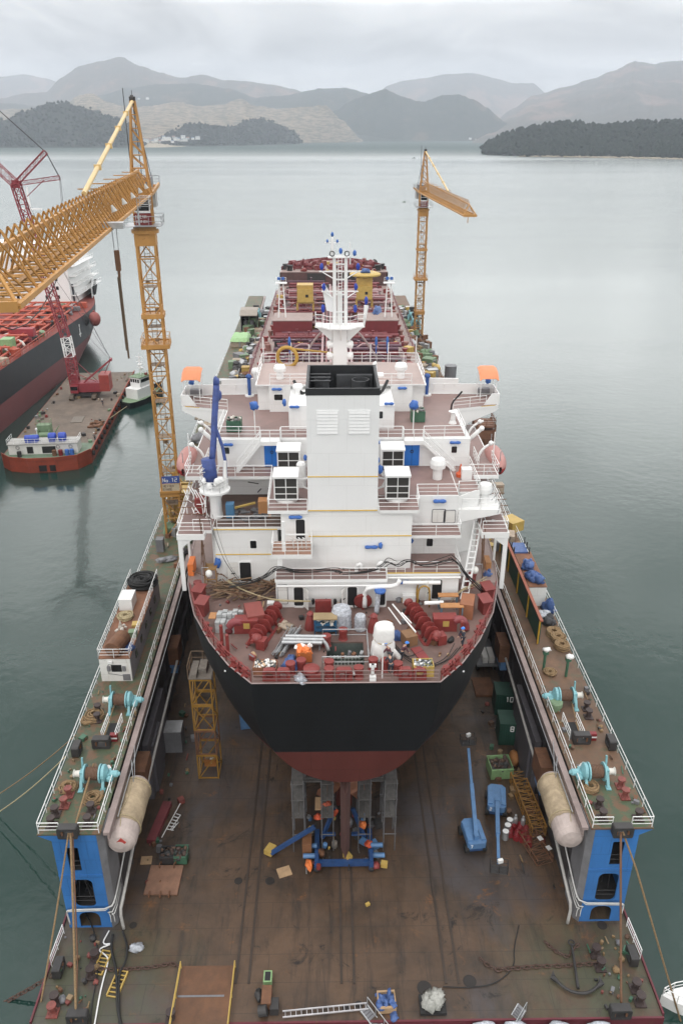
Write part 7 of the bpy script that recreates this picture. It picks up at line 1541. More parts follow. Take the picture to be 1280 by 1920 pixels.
# ------------------------------------------------------------------ cargo deck forward of the house
dk = [redpipe, mauve, M('dark_purple_pipe', (.12, .06, .085), .5, var=.2), redpipe]
def pipes(name, specs, mat):
    m = MB()
    for a, b, r in specs: m.tube(a, b, r, n=7)
    return m.build(name, mat, ship)
F = 90.5
while F < 214:                                                  # transverse lines on low supports
    z = D0 + rnd(.7, 2.2); k = random.randrange(4)
    for s in (-1, 1):
        m = MB(); x1 = rnd(10.0, 12.2); x0 = rnd(.8, 3.0); rr = rnd(.2, .36)
        m.tube((s * x0, F, z), (s * x1, F, z), rr, n=7)
        for x in (3.2, 6.5, 9.6): m.bar((s * x, F, D0), (s * x, F, z), .12)
        for q in range(3):
            if rnd(0, 1) < .6: xx = rnd(3.5, 9.8); m.lathe([(rr + .16, -.06), (rr + .16, .06)], (s * xx, F, z), (1, 0, 0), 10)
        if rnd(0, 1) < .5: xx = rnd(4, 9); m.tube((s * xx, F, z), (s * xx, F, z + .9), .1); m.lathe([(.3, -.04), (.3, .04)], (s * xx, F, z + .9), (0, 0, 1), 10)
        m.build('cross_pipe', dk[k], ship)
    F += rnd(1.5, 2.3)
for x, z, r, f0, f1, mt in ((-1.0, D0 + 2.2, .22, 88, 205, mauve), (-1.7, D0 + 2.2, .2, 88, 190, redpipe), (-2.4, D0 + 2.0, .24, 90, 175, mauve), (-3.1, D0 + 1.9, .2, 88, 130, mauve), (1.1, D0 + 2.2, .22, 88, 205, redpipe), (1.8, D0 + 2.1, .2, 88, 150, mauve), (2.5, D0 + 2.1, .22, 88, 160, mauve), (3.2, D0 + 1.9, .18, 88, 128, mauve), (7.0, D0 + 2.2, .24, 96, 124, mauve), (-4.4, D0 + 1.8, .16, 90, 112, mauve), (-5.0, D0 + 1.8, .16, 90, 110, mauve)):
    m = MB(); m.tube((x, f0, z), (x, f1, z), r, n=8)
    ff = f0
    while ff < f1: m.bar((x, ff, D0), (x, ff, z), .14); ff += 9
    m.build('cargo_pipe', mt, ship)
for s in (-1, 1):
    m = MB(); m.box(s * 9.1, s * 10.3, 92, 124, D0 + 1.5, D0 + 1.6)
    for f in range(92, 125, 8): m.bar((s * 9.2, f, D0), (s * 9.2, f, D0 + 1.5), .14); m.bar((s * 10.2, f, D0), (s * 10.2, f, D0 + 1.5), .14)
    rail(m, [(s * 9.1, 92, D0 + 1.6), (s * 9.1, 124, D0 + 1.6)], step=3); rail(m, [(s * 10.3, 92, D0 + 1.6), (s * 10.3, 124, D0 + 1.6)], step=3); m.build('catwalk', redpipe, ship)
    q0 = GL(545, 634, D0)
    m = MB(); m.box(s * 4.6, s * 12.2, q0.y, q0.y + .3, D0, D0 + 3.3); m.box(s * 4.6, s * 4.9, q0.y + .301, q0.y + 7, D0, D0 + 3.3); m.box(s * 11.9, s * 12.2, q0.y + .301, q0.y + 7, D0, D0 + 3.3); br = m.build('manifold_wall', M('manifold_red', (.165, .026, .03), .5, var=.15), ship)
    m = MB(); m.box(s * 4.5, s * 12.3, q0.y - .05, q0.y + 7.5, D0 + 3.301, D0 + 3.45); m.build('manifold_deck', deckpink, br)
    # lamp tower
    tx, tf = s * 10.5, q0.y + 3; m = MB()
    for x in (-.7, .7): m.bar((tx + x, tf, D0 + 3.4), (tx + x * .5, tf, D0 + 10), .24)
    for z in (5.2, 7.0, 8.5): m.bar((tx - .6, tf, D0 + z), (tx + .6, tf, D0 + z), .14)
    m.box(tx - 1.1, tx + 1.1, tf - .7, tf + .7, D0 + 10, D0 + 10.15); rail(m, [(tx - 1, tf - .6, D0 + 10.15), (tx + 1, tf - .6, D0 + 10.15)], step=1); m.build('lamp_tower', white, ship)
    m = MB(); m.obox((tx - .4, tf - .5, D0 + 11), (.6, .4, .5)); m.obox((tx + .4, tf - .5, D0 + 11), (.6, .4, .5)); m.build('wrapped_lamp', bluecover, ship)
    # rail along the ship's side
    m = MB(); rail(m, [(s * 14.4, 86, D0), (s * 14.4, 130, D0), (s * 14.4, 205, D0)], step=4, r=.05); m.build('railing', redpipe, ship)
    for k in range(24): f = 90 + k * 4.9; m = MB(); m.lathe([(.35, 0), (.35, .8), (.5, .85), (.5, 1.15)], (s * rnd(12.4, 13.4), f, D0), (0, 0, 1), 10); m.build('tank_hatch', redgear if k % 2 else M('hatch_brown', (.24, .11, .09), .6), ship)
    m = MB(); m.box(s * 1.0, s * 11.6, 88, 214, D0 + .021, D0 + .03); m.build('deck_shade_sheet', M('shaded_cargo_deck', (.075, .036, .036), .6, var=.35, scale=.8, dirt=.5), ship)  # dark sheet paints the shade between the pipes into the deck colour
    m = clutter_mb(260, lambda: (s * rnd(1.2, 13.4), rnd(89, 214), D0 + .03), 1.0); tag(m.build('deck_clutter', [redpipe, redgear, darkst, mauve, greys, steel, MATS['hatch_brown'], yellow], ship), None, None, None, 'stuff')
    for f in (97, 103, 109, 115, 121, 127, 134, 141, 165, 172, 180, 190, 200):
        m = MB(); xx = rnd(3, 7); m.path([(s * xx, f, D0 + .4), (s * xx, f, D0 + 2.6), (s * (xx + rnd(1, 4)), f + .2, D0 + 2.6), (s * (xx + 4), f + .4, D0 + .5)], .17, 7, 1); m.build('loop_pipe', dk[int(f) % 4], ship)
for k in range(9): m = MB(); f = 98 + k * 2.9; m.lathe([(.28, 0), (.28, 1.0), (.42, 1.0), (.42, 1.3), (.15, 1.8)], (8.2, f, D0 + .9), (0, 0, 1), 9); m.tube((8.2, f, D0 + 1.2), (9.0, f + .9, D0 + 1.5), .13); m.build('valve', M('valve_purple', (.14, .09, .2), .5), ship)
# yellow hose boxes on stilts (temporary blasting machines standing on the deck)
for px, py, lb, al in ((573, 598, 'yellow machine box on stilts left of the radar mast', 0), (682, 592, 'yellow machine box with a wide yellow disc on top right of the mast', 1)):
    q = G(px, py, D0); t = thing('yellow_machine', lb, 'machine', q); m = MB()
    for x in (-1.7, 1.7):
        for y in (-1.4, 1.4): m.bar((x, y, 0), (x, y, 3.6), .35)
    m.build('leg', M('ochre_paint', (.44, .29, .08), .55, var=.2, rust=.2), t); m = MB(); m.box(-1.7, 1.7, -1.6, 1.6, 3.601, 7.4 + al); b_ = m.build('cabinet', MATS['ochre_paint'], t); m = MB(); m.box(-1.6, 1.7, -1.85, -1.61, 3.9, 6.6); fb = m.build('front_box', yellow, b_); m = MB(); m.box(.1, .7, -1.87, -1.851, 4.9, 5.5); m.build('port', black, fb)
    if al:
        m = MB(); m.lathe([(3.4, 0), (3.4, .3), (2.6, .6)], (.2, 1, 8.6), (0, 0, 1), 24); m.build('disc', yellow, t); m = MB(); m.ell((.2, 0, 9.5), 1.1, .8, .6, 9, 6, .5); m.build('blue_wrap', blue, t)
lumpy('tarp_bundle', blue, 'long blue tarpaulin on the cargo deck right of the mast', 'tarp', G(707, 588, D0 + 3), 3.4, .8, 1.6, 9)
for px, py, a, b, c, mt, lb in ((470, 640, 1, 1, 1, None, None),): pass
# fo'c'sle
m = MB(); m.box(-13.9, 13.9, 216.55, 216.8, D0 + .02, 26.4); m.build('forecastle_front', M('forecastle_brown', (.10, .05, .048), .6, var=.3, scale=.6, dirt=.4), ship)
SD = [F for F in ST if F >= 216.6]
m = MB(); m.prism([(lin(HB, F) - .03, F) for F in SD] + [(-(lin(HB, F) - .03), F) for F in reversed(SD)], 26.35, 26.52); m.build('forecastle_deck', deckpink, ship)
for s in (-1, 1):
    m = MB()
    for (a, c) in zip(SD[1:], SD[2:]): m.bar((s * lin(HB, a), a, 26.95), (s * lin(HB, c), c, 26.95), .1, .9)
    m.build('bow_bulwark', redpipe, ship)
for s in (-1, 1):
    for k, (x, F) in enumerate(((3.5, 222), (6.5, 221), (9.5, 222.5), (4.5, 228), (7.5, 227))):
        m = MB(); m.lathe([(.9, -.9), (.9, -.75), (.5, -.7), (.5, .7), (.9, .75), (.9, .9)], (s * x, F, 27.6), (1, s * .3, 0), 12); m.obox((s * x, F, 26.9), (1.8, 1.6, .7)); m.build('bow_winch', redpipe, ship)
    for x, F in ((12, 219), (13, 221), (10.5, 225), (11.3, 218.5)): m = MB(); m.lathe([(.4, 0), (.4, 1.1), (.6, 1.15), (.6, 1.5)], (s * x, F, 26.5), (0, 0, 1), 10); m.build('bow_vent', darkst if x > 11 else redpipe, ship)
m = clutter_mb(90, lambda: (rnd(-11.5, 11.5), rnd(217.5, 232), 26.5), 1.3); tag(m.build('bow_deck_clutter', [redpipe, redgear, darkst, redpipe, redgear, MATS['hatch_brown'], redpipe, yellow], ship), None, None, None, 'stuff')
build_each([MB().box(-7, -2.2, 216.2, 216.54, D0 + 1, 26.2), MB().box(2.4, 7, 216.2, 216.54, D0 + 1, 26.2)], 'bow_hatch', darkst, ship)
# ------------------------------------------------------------------ hammerhead cranes of the dock
def tower_crane(label, loc, mh, rz, jl, sign, hook=None):
    t = thing('tower_crane', label, 'crane', loc, rz, None); UP = Vector((0, 1, 0)); iv = Matrix.Rotation(-rz, 3, 'Z'); L_ = lambda p: iv @ (Vector(p) - Vector(loc))
    n = int(mh / 2.5); m = MB(); lattice(m, (0, 0, 0), (0, 0, mh), 2.0, 2.0, n, .115, UP)
    mast = m.build('mast', craneY, t)
    m = MB()
    for x in (-.3, .3): m.tube((x, .2, 0), (x, .2, mh), .035, n=4)
    for k in range(int(mh / .45)): m.tube((-.3, .2, k * .45), (.3, .2, k * .45), .025, n=4)
    for k in range(1, int(mh / 4.5)): m.box(-.8, .8, -.7, .9, k * 4.5, k * 4.5 + .05)
    for k in range(1, int(mh / 3.2)): m.obox((rnd(-.8, .8), rnd(-.8, .8), k * 3.2), (.45, .4, .35), rnd(0, 1))
    m.build('ladder', M('dusty_ladder', (.22, .15, .09), .6, var=.3), mast)
    for z in (mh - 24.6 + 12.2 if mh > 34 else mh - 16, mh - 9, mh - 31 if mh > 34 else mh - 24, 6):
        big = abs(z - (mh - 12.4)) < .5 or z == mh - 16
        w_ = 1.55 if big else 1.2
        m = MB()
        for s in (-1, 1): m.bar((-w_, s * w_, z), (w_, s * w_, z), .16, .5); m.bar((s * w_, -w_, z), (s * w_, w_, z), .16, .5)
        m.box(-w_, w_, -w_, w_, z + .1, z + .14)
        if big: rail(m, [(-w_, -w_, z + .14), (w_, -w_, z + .14), (w_, w_, z + .14), (-w_, w_, z + .14), (-w_, -w_, z + .14)], h=.9, rows=(.45, .9), step=1.6, r=.03)
        m.build('collar', craneY, mast)
    zj = mh + 4.0
    m = MB(); m.prism(circ(0, 0, 1.5, 16), mh, mh + .35); m.box(-1.15, 1.15, -1.15, 1.15, mh - 1.3, mh - .001); m.prism(circ(0, 0, 1.25, 16), mh + .351, mh + .8); m.build('slew_ring', craneY, t)
    m = MB(); m.box(-2.0, 2.0, -2.0, 2.0, mh + .8, mh + .86); rail(m, [(-2, -2, mh + .86), (2, -2, mh + .86), (2, 2, mh + .86), (-2, 2, mh + .86), (-2, -2, mh + .86)], h=1., rows=(.5, 1.), step=1.3, r=.03); m.build('slew_platform', steel, t)
    m = MB(); m.box(-.9, .9, .9, 1.1, mh + .9, mh + 2.1); sg = m.build('sign_board', signred, t); m = MB()
    for r_, ch in ((1.75, 'HTEIH'), (1.3, 'IEHTIEH')): write(m, ch, (.72, 1.115, mh + r_ - .15), (-1, 0, 0), (0, 0, 1), .24 if len(ch) > 5 else .32, .05)
    m.build('sign_lettering', white, sg)
    m = MB(); m.box(-.85, .85, -.9, .8, mh + 2.2, zj - .2); cb = m.build('cab', white, t); m = MB(); m.box(-.75, .75, .801, .83, mh + 2.35, mh + 2.95); m.box(-.75, .75, .801, .83, mh + 3.05, zj - .35); m.box(.851, .88, -.6, .6, mh + 2.5, zj - .5); m.box(-.88, -.851, -.6, .6, mh + 2.5, zj - .5); m.build('cab_window', glass, cb)
    m = MB()
    for s in (-1, 1): m.bar((s * .95, -.9, mh + .9), (s * .95, -.9, zj), .22); m.bar((s * .95, .6, mh + .9), (s * .95, .6, zj), .2)
    m.build('turntable_frame', craneY, t)
    # jib: triangular truss with one upper chord
    n = int(jl / 1.25); H2, W2 = 2.4, 1.15; top = lambda k: Vector((0, .5 + jl * k / n, zj + H2 * min(1, (n - k) / 1.5 + .05))); lo = lambda s, k: Vector((s * W2, .5 + jl * k / n, zj))
    m = MB()
    for s in (-1, 1): m.bar(lo(s, 0), lo(s, n), .2, .22)
    m.bar(top(0), top(n - 1), .2, .2)
    for k in range(n):
        for s in (-1, 1):
            m.tube(lo(s, k), top(k + 1) if k < n - 1 else lo(s, n), .055 if hook else .042, n=5, caps=False)
            if k % 2: m.tube(top(k), lo(s, k), .05 if hook else .03, n=5, caps=False)
        m.tube(lo(-1, k), lo(1, k), .06, n=5, caps=False)
        m.tube(lo(-1 if k % 2 else 1, k), lo(1 if k % 2 else -1, k + 1), .045, n=4, caps=False)
    for s in (-1, 1): m.bar(lo(s, n), top(n - 1), .12)
    m.bar(lo(-1, n), lo(1, n), .22, .4); m.bar(lo(.3, n), lo(.3, n) - Vector((0, 0, 1.2)), .12); jib = m.build('jib', craneY, t)
    m = MB(); m.box(-.12, .12, 2, jl - 4, zj + .08, zj + .12); m.tube((-.8, 2, zj - .35), (-.8, jl, zj - .35), .03); m.build('jib_walkway', M('mesh_orange', (.3, .16, .06), .7), jib)
    for k in range(5):
        y = 7 + k * (jl * .105); m = MB(); m.lathe([(.05, .3), (.1, .18), (.22, -.16), (.2, -.18)], (0, 0, 0), (.35, 0, 1), 14); m.build('flood_lamp', M('lamp_shade_grey', (.5, .5, .48), .5), jib, (-W2 * .75 - .35, y, zj + 1.1)); 
        m = MB(); m.bar((-.9, y + 1, zj + H2 + .1), (.9, y + 1, zj + H2 + .1), .08); m.tube((-.9, y + 1, zj + H2), (-.9, y + 1, zj + H2 - .8), .04); m.build('lamp_arm', craneY, jib)
    # counter jib
    m = MB()
    for s in (-1, 1): m.bar((s * 1.1, -.5, zj), (s * 1.1, -11, zj + .4), .22, .4)
    for k in range(8): m.tube((-1.1, -1 - k * 1.3, zj + .05 * k), (1.1, -1.6 - k * 1.3, zj + .05 * k), .07)
    m.box(-1.1, 1.1, -10.8, -2, zj + .2, zj + .26); cj = m.build('counter_jib', craneY, t)
    m = MB(); m.box(-.9, .9, -9.5, -6.8, zj - 1.9, zj - .1); m.build('counterweight', M('concrete', (.4, .4, .39), .8), cj); m = MB(); m.box(-.8, .8, -6, -3, zj + .4, zj + 1.5); m.lathe([(.5, -.7), (.5, .7)], (0, -7.5, zj + 1.1), (1, 0, 0), 12); rail(m, [(-1.2, -10.8, zj + .3), (1.2, -10.8, zj + .3), (1.2, -2, zj + .3)], step=1.8); m.build('hoist_machinery', greys, cj)
    # apex frame and ties
    za = zj + 9.0; m = MB(); A = Vector((0, -.3, za))
    base = [Vector((s * 1.0, y, zj)) for s in (-1, 1) for y in (-1.2, .9)]; tp = [Vector((s * .22, -.3 + y * .2, za)) for s in (-1, 1) for y in (-1, 1)]
    for b, u in zip(base, tp): m.bar(b, u, .2)
    nn = 7
    for i, j in ((0, 1), (2, 3), (0, 2), (1, 3)):
        for k in range(nn):
            a, b = (base[i], tp[i]), (base[j], tp[j]); pa = a[0].lerp(a[1], k / nn); pb = b[0].lerp(b[1], (k + 1) / nn); m.tube(pa, pb, .06, n=4); m.tube(b[0].lerp(b[1], (k + 1) / nn), a[0].lerp(a[1], (k + 1) / nn), .05, n=4)
    m.build('apex_frame', craneY, t); m = MB(); m.obox(A, (.6, .5, .8)); m.lathe([(.35, -.15), (.35, .15)], A + Vector((0, .3, .2)), (1, 0, 0), 12); m.tube(A, A + Vector((0, 0, 1.0)), .03); m.build('apex_head', darkst, t)
    m = MB(); m.tube((.9, -.5, zj + 3.5), (.9, -.5, za + 1.2), .04); m.build('aerial', darkst, t)
    q = Vector((0, jl * .6, zj + H2)); m = MB(); m.tube(A, q, .17, n=8)
    for k in range(1, 5): c = A.lerp(q, k / 5); m.obox(c, (.5, .4, .4))
    m.build('tie_bar', craneP, t); m = MB()
    for s in (-.3, .3): m.tube(A, (s * 2, -9, zj + .5), .04); m.tube(A, (s, -6, zj + .7), .03)
    m.build('back_stay', darkst, t)
    if hook:
        a, b = L_(hook[0]), L_(hook[1]); u = a.lerp(b, .16); v = a.lerp(b, .36); m = MB()
        for o in (-.15, .15): m.tube(a + Vector((o, 0, 0)), u + Vector((o, 0, 0)), .03)
        m.obox(a + Vector((0, 0, .2)), (1.4, 1.0, .4)); m.build('hoist_rope', steel, t); m = MB(); m.bar(u, u.lerp(v, .75), .34); m.bar(u.lerp(v, .7), v, .18); m.build('hook_block', wire, t); m = MB(); m.tube(v, b, .075, n=6); m.tube(v + Vector((.12, 0, 0)), b + Vector((.1, 0, .6)), .05, n=5); m.build('sling', M('sling_brown', (.12, .08, .05), .7), t)
        for k, lb in ((0, 0),):
            m = MB(); y = jl * .28
            for s in (-.3, .1): m.tube((-W2 - .1, y + s, zj - 1.6), (-W2 - .1, y + s, zj), .06)
            rail(m, [(-W2 - .2, y - 1.2, zj - .2), (-W2 - 1.2, y - 1.2, zj - .2), (-W2 - 1.2, y + 1.2, zj - .2), (-W2 - .2, y + 1.2, zj - .2)], step=1.2, r=.03); m.build('inspection_cage', steel, t)
        m = MB(); m.path([(W2, jl * .55, zj), (W2 + .5, jl * .8, zj - 4), (W2, jl * .99, zj - .5)], .03, 5, 2); m.build('slack_cable', rubber, t)
    if sign:
        m = MB(); z = 7.6; m.box(-1.3, .9, 1.15, 1.22, z, z + .95); s1 = m.build('number_board', signblue, t); m = MB(); write(m, 'No.12', (.75 - .9 + .9, 1.235, z + .22), (-1, 0, 0), (0, 0, 1), .5, .07); m.build('number_text', white, s1)
        m = MB(); m.box(-1.2, .9, 1.15, 1.2, z - 1.25, z - .1); s2 = m.build('notice_board', M('board_beige', (.5, .42, .3), .6), t); m = MB()
        for k, tx in enumerate(('HEITEH', 'EIHTE')): write(m, tx, (.75, 1.21, z - .5 - k * .45), (-1, 0, 0), (0, 0, 1), .3, .045)
        m.build('notice_text', M('ink_brown', (.1, .05, .04), .6), s2)
    return t
tower_crane('tall orange yellow hammerhead crane with a No.12 board, its long jib in the foreground', (X0 - 21.4, 93.6, WTOP), 37.3, PI + .117, 62.5, True, (V(214, 428, 59), V(242, 672, 59)))
tower_crane('orange yellow hammerhead crane standing far along the right dock wing', (X0 + 21.5, 205, WTOP), 30.4, PI + .0276, 58.5, False)

# ------------------------------------------------------------------ work barge, crawler crane, tug
br = thing('work_barge', 'flat brown decked work barge with red sides floating beside the other tanker', 'barge', G(86, 884, 0) , R(4.2)); B0 = Vector(G(86, 884, 0))
bm4 = Matrix.Translation(B0) @ Matrix.Rotation(R(4.2), 4, 'Z'); BP = lambda x, y, z=2.36: bm4 @ Vector((x, y, z))
# local frame: x to the right, y away from the camera
m = MB(); hwB, LB = 8.2, 63.0
out = [(-hwB - .5, 3.0), (-hwB + 1.6, .6), (-3, -.6), (2.2, -.5), (hwB - 2, .6), (hwB, 3.8), (hwB, LB), (-hwB, LB)]
m.prism(out, -1.2, 2.3); m.build('hull', bargered, br)
m = MB(); m.prism([(x * .985, y if 1 < y < 50 else (y + .15 if y <= 1 else y - .15)) for x, y in out], 2.3, 2.36); m.build('deck', bargedeck, br)
m = MB(); m.prism([(x * .97, y + .3) for x, y in out[:6]] + [(hwB - .3, 9), (-hwB + .3, 9)], 2.361, 2.42); m.build('stern_deck', M('barge_green', (.13, .19, .13), .6, var=.25, rust=.4), br)
m = MB()
for a, b in zip(out[:6], out[1:6]): m.bar((a[0], a[1], 2.7), (b[0], b[1], 2.7), .15, .7)
m.bar((hwB, 3.8, 2.5), (hwB, LB, 2.5), .2, .35); m.build('bulwark', bargered, br)
for k in range(19): m = MB(); m.lathe([(.25, -.22), (.5, -.2), (.5, .2), (.25, .22)], (hwB + .22, 5 + k * 3.1, 1.7), (1, 0, 0), 12); m.build('tyre_fender', rubber, br)
m = MB(); m.box(-.9, .5, -.75, -.5, .3, 1.5); m.box(1.1, 2.2, -.65, -.4, .3, 1.5); m.build('stern_recess', black, br)
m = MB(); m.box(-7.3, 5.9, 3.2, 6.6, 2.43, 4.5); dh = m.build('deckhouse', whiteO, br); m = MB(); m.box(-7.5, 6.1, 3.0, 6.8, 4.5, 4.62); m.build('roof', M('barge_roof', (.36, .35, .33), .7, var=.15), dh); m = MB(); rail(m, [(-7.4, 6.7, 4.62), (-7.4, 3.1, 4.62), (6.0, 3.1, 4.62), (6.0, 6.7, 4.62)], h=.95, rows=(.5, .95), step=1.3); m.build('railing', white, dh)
for x, w_ in ((-3.8, 1.2), (-.9, 2.6)): m = MB(); m.box(x, x + w_, 3.17, 3.199, 2.6, 4.0); m.build('dark_opening_panel', black, dh)  # flat black panels paint the shade inside the deckhouse
for x in (-5.5, 2.2, 4.6): m = MB(); m.torus((x, 3.15, 3.9), .32, .09, (0, 1, 0), 14, 6); m.build('life_ring', M('ring_grey', (.3, .3, .3), .6), dh)
for x, y, r, lb in ((-3.5, 4.4, .7, 'blue barrel tank leftmost on the barge deckhouse roof'), (-2.3, 4.5, .7, 'blue barrel tank second from the left on the barge deckhouse roof'), (1.0, 4.6, .85, 'big blue barrel tank third on the barge deckhouse roof'), (2.9, 4.7, .85, 'big blue barrel tank rightmost on the barge deckhouse roof')):
    mm_ = MB(); mm_.lathe([(r * .5, -.75), (r * .9, -.65), (r, -.3), (r * .95, 0), (r, .3), (r * .9, .65), (r * .5, .75)], (0, 0, r), (1, 0, 0), 16); mm_.obox((0, 0, .12), (1.2, 1.1, .24)); solo(mm_, 'barrel_tank', M('barrel_blue', (.03, .07, .42), .45), lb, 'barrel', BP(x, y, 4.62), R(4), 'blue barrel tanks on the barge')
for x, y, mt, lb in ((1.6, 2.2, rusty, 'rusty drum on the barge stern in front of the deckhouse'), (2.8, 2.2, drumred, 'red drum on the barge stern beside the blue ones'), (4.0, 2.3, bluecover, 'blue drum on the barge stern, left of two'), (4.9, 2.4, bluecover, 'blue drum on the barge stern, right of two'), (-5, 2.0, darkst, 'dark drum at the left of the barge stern')):
    mm_ = MB(); mm_.lathe([(.42, 0), (.44, .05), (.42, .5), (.44, .55), (.42, 1.1)], (0, 0, 0), (0, 0, 1), 12); solo(mm_, 'deck_drum', mt, lb, 'drum', BP(x, y, 2.43), 0)
wn = thing('barge_winch', 'pale green winch machinery behind the barge deckhouse', 'winch', BP(-2.2, 10.5), R(4)); m = MB(); m.lathe([(1.1, -1.2), (1.1, -1.1), (.6, -1.05), (.6, 1.05), (1.1, 1.1), (1.1, 1.2)], (0, 0, 1.4), (1, 0, 0), 14); m.box(-1.8, 1.8, -1.4, 1.4, 0, .4); m.build('drum', greencab, wn); m = MB(); m.box(-1.5, 1.2, .8, 2.4, .4, 3.2); m.box(-2.6, -1.4, -1.8, -.3, .4, 1.8)
for k in range(6): m.bar((1.2, 2.4 - .5 * k, .4), (2.6, 2.4 - .5 * k, 2.6), .1)
rail(m, [(-1.5, .8, 3.2), (1.2, .8, 3.2), (1.2, 2.4, 3.2)], step=1); m.build('housing', greencab, wn)
m = MB(); m.tube((0, 0, 0), (0, 0, 3.4), .09); m.ell((0, 0, 3.5), .25, .25, .3, 8, 6); solo(m, 'lamp_post', white, 'white lamp post beside the barge winch', 'lamp post', BP(-2.9, 8.2), 0)
m = MB()
for k in range(22): m.obox((rnd(-1.2, 1.2), rnd(-1.8, 1.8), rnd(.1, .5)), (rnd(.3, 1.4), rnd(.2, .8), .3), rnd(0, 3))
solo(m, 'deck_gear', rusty, 'rusty gear heaped along the right edge of the barge', 'gear', BP(6.3, 20), 0)
m = MB(); m.box(-1.2, 1.2, -2, 2, 0, .12); solo(m, 'deck_mat', planks, 'grey timber mats on the barge in front of the red crane', 'mats', BP(1.5, 24), .1)
m = clutter_mb(70, lambda: BP(random.choice((rnd(6.2, 7.8), rnd(-7.6, 7.6), rnd(-7.8, -6.4))), rnd(9, 60), 2.37), .55); tag(m.build('barge_clutter', [rusty, darkst, planks, rope, redgear, greencab, tan, steel]), 'odds and ends along the edges of the barge deck', 'clutter', None, 'stuff')
# red crawler crane
q = BP(-.2, 41.5); cc_ = thing('crawler_crane', 'red crawler crane with tall lattice boom on the barge', 'crane', q, R(4.2)); iv = Matrix.Rotation(-R(4.2), 3, 'Z'); CLc = lambda p: iv @ (Vector(p) - q)
for s in (-1, 1):
    m = MB(); P = [(y, z) for y, z in ((-3.6, .55), (-3.2, .1), (3.2, .1), (3.6, .55), (3.2, 1.05), (-3.2, 1.05))]; m.ext([(s * 2.6 - .5, y, z) for y, z in P], (1.0, 0, 0)); m.build('track', M('track_brown', (.11, .085, .065), .8, var=.3, scale=3), cc_)
m = MB(); m.box(-2, 2, -1.6, 1.6, .5, 1.2); m.prism(circ(0, 0, 1.3, 14), 1.2, 1.5); m.build('undercarriage', darkst, cc_)
m = MB(); m.box(-2.6, 4.0, -1.5, 1.5, 1.5, 3.6); m.box(-2.8, -1.0, -2.3, -1.501, 1.5, 3.2); bd = m.build('upper_house', craneR, cc_); m = MB(); m.box(-2.7, -1.1, -2.33, -2.301, 2.2, 3.1); m.build('cab_window', glass, bd)
m = MB(); m.box(4.001, 6.3, -1.9, 1.9, 1.7, 5.6); m.build('counterweight', M('weight_red', (.3, .05, .04), .5, var=.15), cc_)
foot = Vector((-2.0, 0, 2.6)); tipb = CLc(V(30, 345, q.y)); wa = CLc(V(132, 668, q.y)); wb_ = CLc(V(124, 632, q.y))
m = MB(); lattice(m, foot, wa, 1.9, 1.9, 6, .14, Vector((0, 1, 0))); lattice(m, wb_, tipb, 1.7, 1.7, 16, .13, Vector((0, 1, 0))); m.ext([foot + Vector((-.7, -.8, -.6)), foot + Vector((.9, -.8, -.6)), foot.lerp(wa, .4) + Vector((.9, -.8, 0)), foot.lerp(wa, .4) + Vector((-.6, -.8, 0))], (0, 1.6, 0)); m.build('boom', craneR, cc_)
m = MB(); lattice(m, wa, wb_, 1.95, 1.95, 3, .11, Vector((0, 1, 0))); m.build('white_boom_section', white, cc_)
s1 = CLc(V(86, 285, q.y)); s2 = CLc(V(112, 333, q.y)); jb = CLc(V(-60, 262, q.y)); mt_ = CLc(V(208, 674, q.y))
m = MB(); lattice(m, tipb, s1, .9, .9, 8, .08, Vector((0, 1, 0))); lattice(m, tipb, s2, .8, .8, 8, .07, Vector((0, 1, 0))); m.bar(tipb + Vector((2.0, 0, -2.5)), s2.lerp(tipb, .35), .14); m.obox(tipb, (1.4, 1.2, 1.6)); m.build('strut', craneR, cc_)
m = MB(); lattice(m, tipb, jb, 1.6, 1.5, 9, .08, Vector((0, 1, 0))); m.build('luffing_jib', craneR, cc_)
m = MB(); m.bar((.2, -.8, 3.6), mt_ + Vector((0, -.5, 0)), .3); m.bar((.2, .8, 3.6), mt_ + Vector((0, .5, 0)), .3); m.bar(mt_ + Vector((0, -.7, 0)), mt_ + Vector((0, .7, 0)), .5); m.bar(mt_, (5.2, 0, 5.6), .16); m.bar(foot + Vector((.6, 0, 3)), (3.0, 0, 3.6), .14); m.bar(foot + Vector((.9, 0, 6)), (3.4, 0, 3.6), .12); m.build('back_mast', craneR, cc_)
m = MB()
for o in (-.5, 0, .5): m.tube(mt_ + Vector((0, o, 0)), wb_.lerp(tipb, .95) + Vector((.8, o * .3, 0)) if o == 0 else wb_.lerp(tipb, .25 + .3 * (o > 0)), .035)
m.tube(s1, s2, .07); m.tube(s1 + Vector((0, .4, 0)), s2 + Vector((0, .4, 0)), .06); m.tube(s1, CLc(V(-20, 190, q.y)), .09); m.tube(s2, CLc(V(117, 395, q.y)), .04); m.tube(s2 + Vector((.2, 0, 0)), CLc(V(120, 395, q.y)), .04); m.tube(tipb, mt_, .04); m.build('stay_wire', M('wire_dark', (.05, .04, .045), .6), cc_)
